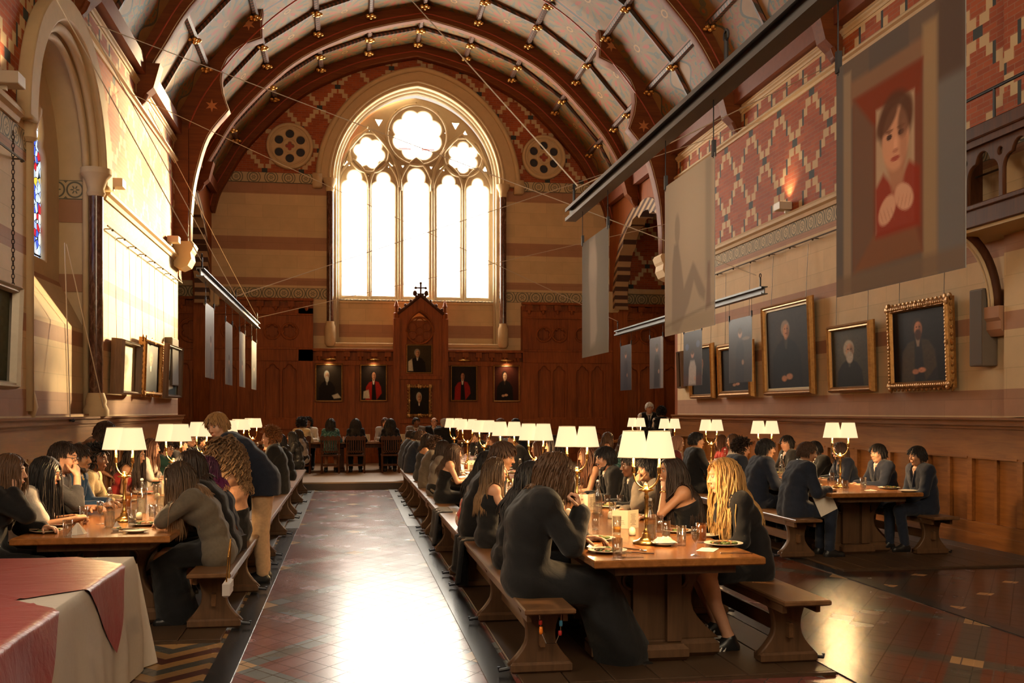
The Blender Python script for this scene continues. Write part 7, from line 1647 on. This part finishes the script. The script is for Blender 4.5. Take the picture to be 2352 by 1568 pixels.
# ================================================================ things laid on the tables
ZTB=.773
def glass_mat(nm,c=(1,1,1),rough=.03,body=0.):
    t=NT(nm,rough); fr=t.n('ShaderNodeLayerWeight'); fr.inputs[0].default_value=.28; tr=t.n('ShaderNodeBsdfTransparent'); tr.inputs[0].default_value=tuple(.93*x for x in c)+(1,); gl=t.n('ShaderNodeBsdfGlossy'); gl.inputs['Roughness'].default_value=rough; gl.inputs['Color'].default_value=(1,1,1,1)
    mx=t.n('ShaderNodeMixShader'); t.set(mx.inputs[0],t.m('ADD',t.m('MULTIPLY',fr.outputs['Facing'],.8),.06)); t.t.links.new(tr.outputs[0],mx.inputs[1]); t.t.links.new(gl.outputs[0],mx.inputs[2]); last=mx
    if body: m2=t.n('ShaderNodeMixShader'); m2.inputs[0].default_value=body; t.b.inputs['Base Color'].default_value=tuple(c)+(1,); t.t.links.new(mx.outputs[0],m2.inputs[1]); t.t.links.new(t.b.outputs[0],m2.inputs[2]); last=m2
    t.t.links.new(last.outputs[0],t.out.inputs[0]); return t.mat
M_GL=glass_mat('clear_glass'); M_WATER=glass_mat('still_water',(.93,.90,.80),.05,.12); M_AMBER=glass_mat('amber_drink',(.80,.26,.04),.05,.45); M_JUICE=plain('orange_juice',(.75,.33,.05),.3); M_WINE=glass_mat('pale_wine',(.9,.70,.4),.05,.2)
M_CHINA=plain('white_china',(.66,.60,.50),.2,0,.5); M_CUT=plain('table_silver',(.55,.52,.48),.18,1.,.5); M_CARD=plain('cream_card',(.68,.58,.40),.7); M_INK=plain('grey_print',(.12,.10,.08),.8); M_NAP=plain('paper_napkin',(.66,.60,.52),.85,0,.2,.08,40)
M_GREEN=plain('salad_leaves',(.10,.13,.03),.6,0,.3,.4,60); M_FOOD=plain('roast_scraps',(.40,.17,.06),.6,0,.3,.4,60); M_PINKF=plain('pink_slices',(.55,.10,.08),.5); M_BREAD=plain('bread_roll',(.42,.24,.10),.7,0,.2,.2,40); M_SALT=plain('cream_pot',(.66,.57,.40),.35)
M_BLUEBAND=plain('red_enamel',(.55,.03,.03),.5); M_CAPW=plain('white_stopper',(.7,.66,.6),.4)
GRPS={'tumbler':'clear tumblers on the tables','plate':'plates on the tables','bottle':'swing top water bottles','menu':'folded menus on the tables','salt':'cream salt pots','flute':'stemmed glasses'}
def tumbler(lab,p,h=.125,r=.033,fill=None,fm=None):
    r_=thing('tumbler',lab,'glass',p,0,GRPS['tumbler']); m=MB(); m.lathe([(r*.78,0),(r*.86,.004),(r,h),(r-.002,h),(r*.80,.014),(0.001,.012)],n=20,caps=True); m.build('glass_body',M_GL,r_,True)
    if fill: m=MB(); m.lathe([(r*.77,.016),(r*(.80+.18*fill),h*fill)],n=18); m.build('drink',fm or M_WATER,r_,False,50)
    return r_
def flute(lab,p,fill=.6,fm=None):
    r_=thing('stemmed_glass',lab,'glass',p,0,GRPS['flute']); m=MB(); m.lathe([(.032,0),(.030,.003),(.006,.008),(.004,.012),(.004,.07),(.010,.082),(.024,.11),(.028,.15),(.025,.185),(.0235,.185),(.0265,.15),(.022,.112),(.006,.088)],n=20,caps=True); m.build('glass_body',M_GL,r_,True)
    m=MB(); m.lathe([(.006,.089),(.021,.112),(.0255,.15)],n=18); m.build('drink',fm or M_WINE,r_,True); return r_
def bottle(lab,p,fill=.7,label=False):
    r_=thing('water_bottle',lab,'bottle',p,0,GRPS['bottle']); m=MB(); m.lathe([(.036,0),(.040,.006),(.041,.02),(.041,.165),(.036,.19),(.020,.225),(.0145,.25),(.0135,.285),(.016,.287),(.016,.297),(.013,.298)],n=24); m.build('bottle_body',M_GL,r_,True)
    m=MB(); m.lathe([(.037,.006),(.0375,.012+.15*fill)],n=20); m.build('water',M_WATER,r_,False,50)
    m=MB(); m.lathe([(.013,.298),(.014,.302),(.014,.312),(.006,.318)],n=14); m.build('stopper',M_CAPW,r_,True)
    m=MB(); m.tube([(.015,0,.292),(.022,0,.27),(.018,0,.255)],.0018,5); m.tube([(-.015,0,.292),(-.022,0,.27),(-.018,0,.255)],.0018,5); m.tube([(.018*math.cos(a),.018*math.sin(a),.255) for a in [k*pi/6 for k in range(12)]],.0018,5,True); m.tube([(.015,0,.292),(.010,0,.312),(-.010,0,.312),(-.015,0,.292)],.0018,5); m.build('wire_clip',M_CUT,r_)
    if label:
        lb=MB(); W=.0415
        def mark(a0,a1,z0,z1):
            n=6; lb.add([(W*math.cos(a0+(a1-a0)*k/n),W*math.sin(a0+(a1-a0)*k/n),z) for z in (z0,z1) for k in range(n+1)],[(k,k+1,n+2+k,n+1+k) for k in range(n)])
        f=-pi/2-.15
        for k in range(5): mark(f-.42+k*.18,f-.42+k*.18+.12,.125,.14)
        for k in range(3): mark(f-.28+k*.09,f-.16+k*.09,.108-k*.005,.112-k*.005); mark(f+.28-k*.09-.12,f+.28-k*.09,.108-k*.005,.112-k*.005)
        for z in (.06,.05,.04): mark(f-.4,f+.4,z,z+.003)
        lb.build('printed_mark',M_INK,r_)
    return r_
def plate_(lab,p,r=.125,food=None,seed=0,cut=True):
    r_=thing('plate',lab,'plate',p,0,GRPS['plate']); m=MB(); m.lathe([(r*.55,0),(r*.60,.004),(r*.98,.017),(r,.020),(r*.97,.021),(r*.62,.009),(.001,.008)],n=32); m.build('dish',M_CHINA,r_,True)
    g=random.Random(seed)
    for nm,mt,k in {'salad':(('salad',M_GREEN,26),('scraps',M_FOOD,8)),'pink':(('salad',M_GREEN,12),('pink_slices',M_PINKF,7),('scraps',M_FOOD,10)),'scraps':(('scraps',M_FOOD,9),('salad',M_GREEN,10)),'bread':(('bread_roll',M_BREAD,1),)}.get(food,()):
        m=MB()
        for _ in range(k):
            a=g.random()*6.28; d=r*.58*math.sqrt(g.random()); s=.010+.010*g.random(); m.sphere((d*math.cos(a) if k>1 else 0,d*math.sin(a) if k>1 else 0,.013+s*.4) if k>1 else (0,0,.03),(s*1.5,s,s*.55) if k>1 else (.045,.035,.026),6,4,Matrix.Rotation(a*2,3,'Z'))
        o=m.build(nm,mt,r_,True); 
        if k>1: o['kind']='stuff'
    if cut:
        for nm,off,rot in (('knife',.02,.35),('fork',-.02,.2)): o=cutlery_mesh(nm); o.parent=r_; o.location=(-.02,off,.024); o.rotation_euler=(0,R(3),rot+g.random()*.5)
    return r_
_CM={}
def cutlery_mesh(kind):
    if kind not in _CM:
        m=MB()
        if kind=='knife': m.box(-.10,-.01,-.006,.006,0,.005,None,.001); m.box(-.01,.11,-.008,.008,.001,.003,None,.0008)
        elif kind=='fork':
            m.tube([(-.10,0,.002),(-.02,0,.003),(.05,0,.004)],[.006,.004,.004],6); m.box(.045,.07,-.012,.012,.002,.005)
            for k in range(4): m.box(.07,.105,-.012+k*.0068,-.012+k*.0068+.0036,.003,.0055)
        else: m.tube([(-.10,0,.002),(-.02,0,.003),(.05,0,.005)],[.006,.004,.004],6); m.sphere((.078,0,.006),(.032,.020,.005),12,6)
        me=m.mesh(); me.materials.append(M_CUT); me.polygons.foreach_set('use_smooth',np.ones(len(me.polygons),dtype=bool)); me.set_sharp_from_angle(angle=R(35)); _CM[kind]=me
    o=bpy.data.objects.new(kind,_CM[kind]); COL.objects.link(o); return o
def cutlery(kind,lab,p,rz): o=cutlery_mesh(kind); o.location=p; o.rotation_euler=(0,0,rz); tag(o,lab,'cutlery')
def menu(lab,p,rz,w=.105,h=.15,crest=True):
    r_=thing('menu_card',lab,'menu',p,rz,GRPS['menu'])
    for s_ in (-1,1):
        M=Matrix.Rotation(s_*R(28),4,'Z'); m=MB(); m.box(0 if s_>0 else -w,w if s_>0 else 0,-.0006,.0006,0,h,M); lf=m.build('leaf',M_CARD,r_)
        tx=MB(); a,b=(.012,w-.012) if s_>0 else (-w+.012,-.012)
        g=random.Random(3 if s_>0 else 4)
        rows=[h-.035-.0105*k for k in range(9)] if s_>0 else [h-.085,h-.1]
        for z in rows:
            q=(b-a)*(.15+.2*g.random()); tx.box(a+q,b-q,-.0011,-.0009,z,z+.003,M)
        if s_<0:
            c=(a+b)/2; tx.box(a+.01,b-.01,-.0011,-.0009,h-.112,h-.110,M)
        tx.build('printed_lines',M_INK,lf)
        if s_<0 and crest:
            m=MB(); c=(a+b)/2; m.prism([(c-.008,h-.04),(c+.008,h-.04),(c+.008,h-.052),(c,h-.064),(c-.008,h-.052)],-.0012,-.0009,'y'); o=m.build('crest',M_BLUEBAND,lf); o.matrix_local=M; 
            m=MB(); m.box(c-.002,c+.002,-.0016,-.0012,h-.06,h-.041); m.box(c-.008,c+.008,-.0016,-.0012,h-.051,h-.048); o=m.build('crest_cross',M_INK,lf); o.matrix_local=M
    return r_
def salt(lab,p):
    m=MB(); m.lathe([(.022,0),(.027,.008),(.028,.03),(.022,.052),(.012,.060),(.002,.062)],n=18); o=m.build('salt_pot',M_SALT,None,True); o.location=p; tag(o,lab,'salt pot',GRPS['salt'])
def napkin(lab,p,kind='heap',seed=0):
    g=np.random.default_rng(int(seed*10)); n=12; vs=[];
    if kind=='cone': m=MB(); m.lathe([(.085,0),(.07,.012),(.035,.055),(.008,.085)],n=9,sx=1.1,sy=.6); o=m.build('napkin',M_NAP)
    else:
        ph=g.random(6)*6.28
        for j in range(n+1):
            for i in range(n+1):
                x,y=(i/n-.5),(j/n-.5); e=max(0,1-(x*x+y*y)*4.2); vs.append((x*.17,y*.13,.003+e*(.030+.014*math.sin(x*14+ph[0])*math.cos(y*12+ph[1])+.008*math.sin(x*27+y*22+ph[2])))); 
        f=[(j*(n+1)+i,j*(n+1)+i+1,(j+1)*(n+1)+i+1,(j+1)*(n+1)+i) for j in range(n) for i in range(n)]
        me=bpy.data.meshes.new('napkin'); me.from_pydata(vs,[],f); me.update(); o=link('napkin',me,None,[M_NAP],True)
    o.location=p; o.rotation_euler.z=seed; tag(o,lab,'napkin','paper napkins'); return o; return o
def on(px,py,z=ZTB): return tuple(P(px,py,Z=z))
# near end of the middle table
plate_('white plate of leftovers at the corner nearest the man in the long coat',on(1395,1268),.13,'scraps',1); plate_('white plate of salad scraps beside the white phone',on(1372,1240),.13,'salad',2)
plate_('large white plate of leftovers in front of the blonde woman',on(1662,1252),.135,'scraps',3); plate_('small white plate under the crumpled napkin beside the bottle',on(1525,1252),.085,None,4,False); plate_('small bare side plate by the amber pint',on(1630,1233),.075,None,5,False); plate_('white plate of scraps behind the row of tumblers',on(1555,1222),.12,'pink',6); plate_('white plate behind the two standing menus',on(1400,1165),.12,'bread',7,False)
napkin('crumpled white napkin heaped on the small plate beside the bottle',(lambda q:(q[0],q[1],q[2]+.022))(on(1525,1252)),'heap',3); napkin('flat folded paper napkin sticking out from under the blonde woman\'s plate',on(1625,1262),'heap',1).scale=(1.1,.9,.25)
tumbler('empty tumbler beside the plate of leftovers at the table corner',on(1418,1284),.135,.034); tumbler('tumbler with a little orange juice in the bottom',on(1417,1226),.135,.034,.42,M_JUICE); tumbler('tall tumbler left of the orange juice, near the phone',on(1368,1216),.13,.033); tumbler('tumbler behind the phone',on(1345,1205),.13,.033)
tumbler('tumbler just beyond the swing top bottle',on(1530,1236),.13,.033,.3); tumbler('tumbler at the side of the crumpled napkin plate',on(1565,1252),.135,.034); tumbler('pint glass of amber drink before the blonde woman',on(1611,1246),.14,.038,.85,M_AMBER); tumbler('short glass in the shade of the tall bottle',on(1515,1222),.13,.03)
flute('stemmed flute of pale drink at the front of the table',on(1597,1275),.6); tumbler('low tumbler by the first menu card',on(1395,1160),.10,.033); tumbler('low tumbler between the two menu cards',on(1425,1160),.10,.033)
bottle('swing top bottle of water beside the nearest lamp of the middle row',on(1493,1247),.78); bottle('swing top bottle beyond the long coated man\'s raised hand',on(1328,1172),.5)
menu('cream folded menu with a small red crest, the farther of two',on(1350,1172),R(8)); menu('cream folded menu standing by the nearest lamp stem',on(1442,1214),R(4),.125,.145,False)
salt('cream salt pot by the foot of the nearest middle lamp',on(1452,1229)); salt('cream salt pot by the upright menus',on(1403,1190))
cutlery('spoon','spoon crossing the edge of the plate by the phone',on(1392,1243),-1.9); cutlery('spoon','spoon lying between the corner plate and the lamp foot',on(1458,1262),-1.0); cutlery('fork','fork beside the spoon near the lamp foot',on(1468,1270),2.6); cutlery('knife','knife lying before the blonde woman\'s plate',on(1690,1270),-.2); cutlery('knife','knife at the table corner',on(1440,1280),.1)
ph=thing('mobile_phone','white screened phone propped by the long coated man\'s plate','phone',on(1338,1222),R(20)); M=Matrix.Rotation(R(-35),4,'X'); m=MB(); m.box(-.035,.035,0,.14,.004,.012,M,.002); m.build('phone_body',SHOEB,ph); m=MB(); m.box(-.031,.031,.006,.134,.0121,.0125,M); t=NT('lit_phone_screen'); t.b.inputs['Emission Color'].default_value=(.8,.9,1,1); t.b.inputs['Emission Strength'].default_value=.6; m.build('screen',t.mat,ph)
# near end of the table by the window
plate_('white plate of salad nearest the cloth covered table',on(108,1222),.125,'salad',11); plate_('white plate with pink slices under the reaching woman\'s hand',on(130,1207),.125,'pink',12); plate_('white plate of food in front of the man in glasses',on(170,1194),.12,'pink',13); plate_('white plate with a knife and fork laid across it',on(312,1222),.10,None,14); plate_('plate of scraps with crossed cutlery before the blazer woman',on(330,1206),.12,'scraps',15); plate_('small dish beside the folded packet',on(266,1219),.035,'scraps',16,False)
napkin('white napkin folded to a peak beside the salad plate',on(178,1226),'cone',1); napkin('white folded packet standing near the bottle',on(268,1214),'cone',1).scale=(.5,.5,.7)
tumbler('tumbler in front of the peaked napkin',on(155,1234),.13,.034); tumbler('tumbler beyond the peaked napkin',on(192,1198),.13,.034); flute('stemmed glass beside the swing top bottle of the window table',on(230,1203)); tumbler('pint of amber drink behind the nearest window lamp',on(293,1166),.14,.038,.85,M_AMBER); tumbler('tumbler close to the window lamp foot',on(303,1207),.13,.033); tumbler('short tumbler near the far bottle of the window table',on(350,1190),.12,.033,.4); tumbler('empty tumbler before the far bottle of the window table',on(362,1196),.12,.033)
bottle('swing top bottle of water before the nearest window lamp',on(252,1210),.75); bottle('swing top bottle with black printed mark behind the window lamp',on(326,1178),.8,True); bottle('swing top bottle at the blazer woman\'s elbow',on(369,1160),.5)
salt('cream salt pot behind the nearest window lamp',on(320,1192)); cutlery('knife','knife pointing at the folded packet',on(285,1222),.5)
# near end of the table along the portrait wall
bottle('swing top bottle beside the near navy suited young man',on(1853,1112),.6); plate_('white plate under the wrist of the curtain haired young man',on(2042,1122),.13,'scraps',21); plate_('white plate at the corner by the pink shirted young man',on(2085,1129),.11,None,22,False); plate_('plate of bread scraps by the fallen napkin',on(1885,1121),.12,'scraps',23); plate_('white plate beyond the tumbler pair of the portrait table',on(1868,1115),.11,None,24,False); plate_('white plate before the phone user',on(1905,1100),.11,'salad',25)
tumbler('half full pint in front of the curtain haired young man',on(1983,1123),.14,.038,.5,M_WATER); tumbler('tumbler paired by the near portrait lamp, closer one',on(1941,1126),.12,.034); tumbler('tumbler paired by the near portrait lamp, farther one',on(1930,1122),.12,.034); tumbler('tumbler in front of the phone user',on(1911,1104),.11,.033); napkin('napkin folded to a peak on the portrait table',on(1908,1124),'cone',2).scale=(.6,.6,.5)
napkin('white napkin lying at the edge before the curtain haired young man',on(2000,1126),'heap',6).scale=(.8,.7,.3)
# settings repeated down the rest of the tables, each placed about its lamp
short={'M':'middle row','L':'window row','R':'portrait wall'}
for k,o in LAMPS:
    i=[q for q in range(7) if o['label'].split('shades, ')[1].startswith(LORD[q])][0]
    if i==0: continue
    x,y=o.location.x,o.location.y
    for s_,sd in ((-1,'window side'),(1,'portrait side')):
        for e,be in ((-1,'just before'),(1,'just past')):
            if i>=5 and e>0: continue
            ph_=f'{sd}, {be} the {LORD[i]} {short[k]} lamp'; jx=.03*math.sin(i*7+s_+e*2)
            plate_('white plate of food, '+ph_,(x+s_*.40,y+e*.48+jx,ZTB),.12,('salad','pink','scraps')[(i+e+s_)%3],i*9+s_+e*3,i<3)
            tumbler('clear tumbler, '+ph_,(x+s_*.24,y+e*.36-jx,ZTB),.125,.034,(None,.4,.7)[(i+e)%3],M_AMBER if (i+s_+e)%4==0 else None)
    bottle(f'swing top water bottle beside the {LORD[i]} {short[k]} lamp',(x+.12,y-.30,ZTB),.7)
    if i<5: menu(f'cream folded menu beside the {LORD[i]} {short[k]} lamp',(x-.10,y+.40,ZTB),R(10)); salt(f'cream salt pot beside the {LORD[i]} {short[k]} lamp',(x-.13,y-.22,ZTB))
# high table
for j,(px,l) in enumerate(((733,'by the cream topped person'),(790,'by the teal dress'),(862,'by the man in grey'),(935,'by the brown suited man'))):
    q=P(px,944,Y=26.3); tumbler('tumbler on the high table '+l,(q.x,26.2,.927),.12,.034); plate_('white plate on the high table '+l,(q.x+.3,26.25,.927),.12,None,j,False)
menu('white folded card on the high table beside the brown suited man',(P(922,944,Y=26.2).x,26.2,.927),0,.10,.18,False); bottle('water bottle on the high table beside the brown suited man',(P(935,944,Y=26.4).x,26.45,.927)); menu('white folded card on the high table near the pale handbag',(P(842,944,Y=26.2).x,26.2,.927),0,.10,.18,False)
# bags
M_BAGW=plain('pale_bag_leather',(.42,.38,.36),.5)
def handbag(lab,p,rz,w,h,d,mat,strap):
    r_=thing('handbag',lab,'bag',p,rz); m=MB(); m.box(-w/2,w/2,-d/2,d/2,0,h,None,.012); m.build('bag_body',mat,r_); m=MB(); m.box(-w/2+.01,w/2-.01,-d/2-.004,-d/2,h*.45,h-.004,None,.002); m.build('flap',mat,r_)
    m=MB(); m.tube([(-w*.36,0,h),(-w*.36+strap[0]*.5,strap[1]*.5,h+strap[2]*.6),(strap[0],strap[1],h+strap[2]),(w*.36,0,h)],.005,6); m.build('strap',M_BRASS,r_)
b=P(523,1366,X=XCL+.84+.22); handbag('small pale shoulder bag hanging by a chain from the bench end',(b.x,b.y,b.z),R(90),.20,.10,.05,M_BAGW,(.0,-.02,.28))
c=P(502,1188,X=XCL+.84+.12); handbag('black handbag lying on the bench behind the woman in the blazer',(XCL+.84+.06,8.95,.49),R(70),.26,.14,.10,SHOEB,(.0,.0,.10))
b=P(1055,1260,X=XCM-.84-.20)
def cloak(lab,x,y0,y1,z1,z0,mat):
    n=16; vs=[]
    for j in range(n+1):
        for i in range(n+1):
            u,v=i/n,j/n; yy=y0+(y1-y0)*u; t_=v*1.25
            zc=z1+.012 if t_<.3 else z1-(t_-.3)*(z1-z0)/.95; xx=x+.10-t_*.55 if t_<.3 else x-.075-.05*math.sin(u*9+1)*(t_-.3)-.03*math.sin(u*17)
            vs.append((xx,yy+.03*math.sin(v*5)*(u-.5),zc-(.06*math.sin(u*5) if v>.9 else 0)))
    f=[(j*(n+1)+i,j*(n+1)+i+1,(j+1)*(n+1)+i+1,(j+1)*(n+1)+i) for j in range(n) for i in range(n)]
    me=bpy.data.meshes.new('coat'); me.from_pydata(vs,[],f); me.update(); o=link('draped_coat',me,None,[mat],True); md=o.modifiers.new('thick','SOLIDIFY'); md.thickness=.02; tag(o,lab,'coat','coats hung over the aisle bench')
cloak('black coat draped over the bench behind the woman in the print skirt',XCM-.84-.09,9.35,9.95,.49,.10,BLACK); cloak('black jacket hanging off the bench behind the woman in taupe',XCM-.84-.09,12.0,12.6,.49,.12,CHAR)
# keys and beads on a cord at the long coated man's seat
kr=thing('beaded_cord','cord of orange, red and blue beads hanging behind the long coated man\'s seat','beaded cord',(1.24,6.155,.43)); m=MB(); m.tube([(-.07,0,0),(-.06,-.02,-.10),(-.03,-.02,-.17),(.03,-.02,-.17),(.06,-.02,-.10),(.07,0,0)],.003,5); m.build('cord',M_CUT,kr)
for cc,x,z,h_ in (((.75,.20,.02),-.062,-.09,.045),((.5,.03,.02),-.066,-.04,.03),((.05,.25,.45),.063,-.05,.035),((.45,.03,.03),.058,-.11,.03)):
    m=MB(); m.lathe([(.010,0),(.012,h_*.3),(.012,h_*.7),(.010,h_)],(x,-.015,z-h_/2),10); m.build('bead',plain('bead_%d'%int(cc[0]*100+x*1000),cc,.4),kr,True)
# small worn details: a wristwatch, a pocket phone and a paper held open
for r_,b,s in [(q[1],q[2],q[3]) for q in SEATS['M+'] if 'chin on her hand' in q[1]['label']]:
    w=b.Wr[1]; e=b.E[1]; d=(w-e)/np.linalg.norm(w-e); c=w-d*.03; u=np.cross(d,V3(0,0,1)); u/=np.linalg.norm(u); v=np.cross(d,u); m=MB(); m.tube([c+(u*math.cos(a)+v*math.sin(a))*.030 for a in np.linspace(0,2*pi,16)[:-1]],.006,6,True); m.sphere(tuple(c+u*.03),(.014,.014,.014),10,6); m.build('wristwatch',M_BRASS,r_,True)
for r_,b,s in [(q[1],q[2],q[3]) for q in SEATS['R+'] if 'phone' in q[1]['label']]:
    c=(b.Wr[1]+b.Wr[-1])/2+V3(.10,0,.06); c=Matrix.Rotation(pi,4,'Z')@Vector(c)*s+r_.location; ph=thing('mobile_phone','black phone held up in both hands by the young man in black','phone',c,pi); m=MB(); m.box(-.006,.004,-.075,.075,-.036,.036,Matrix.Rotation(R(-35),4,'Y'),.002); m.build('phone_body',SHOEB,ph); m=MB(); m.box(-.0065,-.006,-.07,.07,-.032,.032,Matrix.Rotation(R(-35),4,'Y')); m.build('screen',t.mat,ph)
for r_,b,s in [(q[1],q[2],q[3]) for q in SEATS['R-'] if 'bench end' in q[1]['label']]:
    c=P(1893,1150,Y=r_.location.y-.2); o=MB(); M=Matrix.Rotation(R(-25),4,'Y'); o.box(-.11,.11,-.002,.002,-.15,.15,M); o=o.build('paper_sheet',M_NAP); o.location=c; tag(o,'pale sheet of paper resting on the knees of the cropped haired young man','paper')
cam=bpy.data.cameras.new('camera'); co=bpy.data.objects.new('camera',cam); COL.objects.link(co); SC.camera=co
co.location=(0,0,EYE); co.rotation_euler=(pi/2,0,-YAW); cam.sensor_width=36; cam.lens=FPX/2352*36; cam.shift_y=160/2352; cam.clip_end=200; cam.clip_start=.05
w=bpy.data.worlds.new('World'); SC.world=w; w.use_nodes=True; bg=w.node_tree.nodes['Background']; bg.inputs[0].default_value=(1,.88,.72,1); bg.inputs[1].default_value=.55
def light(kind,name,loc,energy,color=(1,1,1),size=.1,target=None,**kw):
    l=bpy.data.lights.new(name,kind); l.energy=energy; l.color=color
    if kind=='AREA': l.size=size
    elif kind=='SUN': l.angle=size
    else: l.shadow_soft_size=size
    for k,v in kw.items(): setattr(l,k,v)
    o=bpy.data.objects.new(name,l); COL.objects.link(o); o.location=loc
    if target is not None: o.rotation_euler=(Vector(target)-Vector(loc)).to_track_quat('-Z','Y').to_euler()
    return o
light('SUN','sun',(6,34,10),42,(1,.86,.62),R(8),(6-5.6,34-9.8,10-2.4))
SC.view_settings.view_transform='Standard'; SC.view_settings.look='None'; SC.view_settings.gamma=1; SC.view_settings.use_curve_mapping=False
SC.view_settings.exposure=0.75
cy=SC.cycles
cy.use_denoising=True; cy.max_bounces=6; cy.diffuse_bounces=3; cy.glossy_bounces=3; cy.transmission_bounces=5; cy.transparent_max_bounces=16
cy.caustics_reflective=False; cy.caustics_refractive=False; cy.sample_clamp_indirect=4; cy.sample_clamp_direct=0
for loc,e,tg in LIGHTS: light('SPOT','fixture_light',loc,e*1.4,(1,.76,.46),.05,tg,spot_size=R(120),spot_blend=.8)
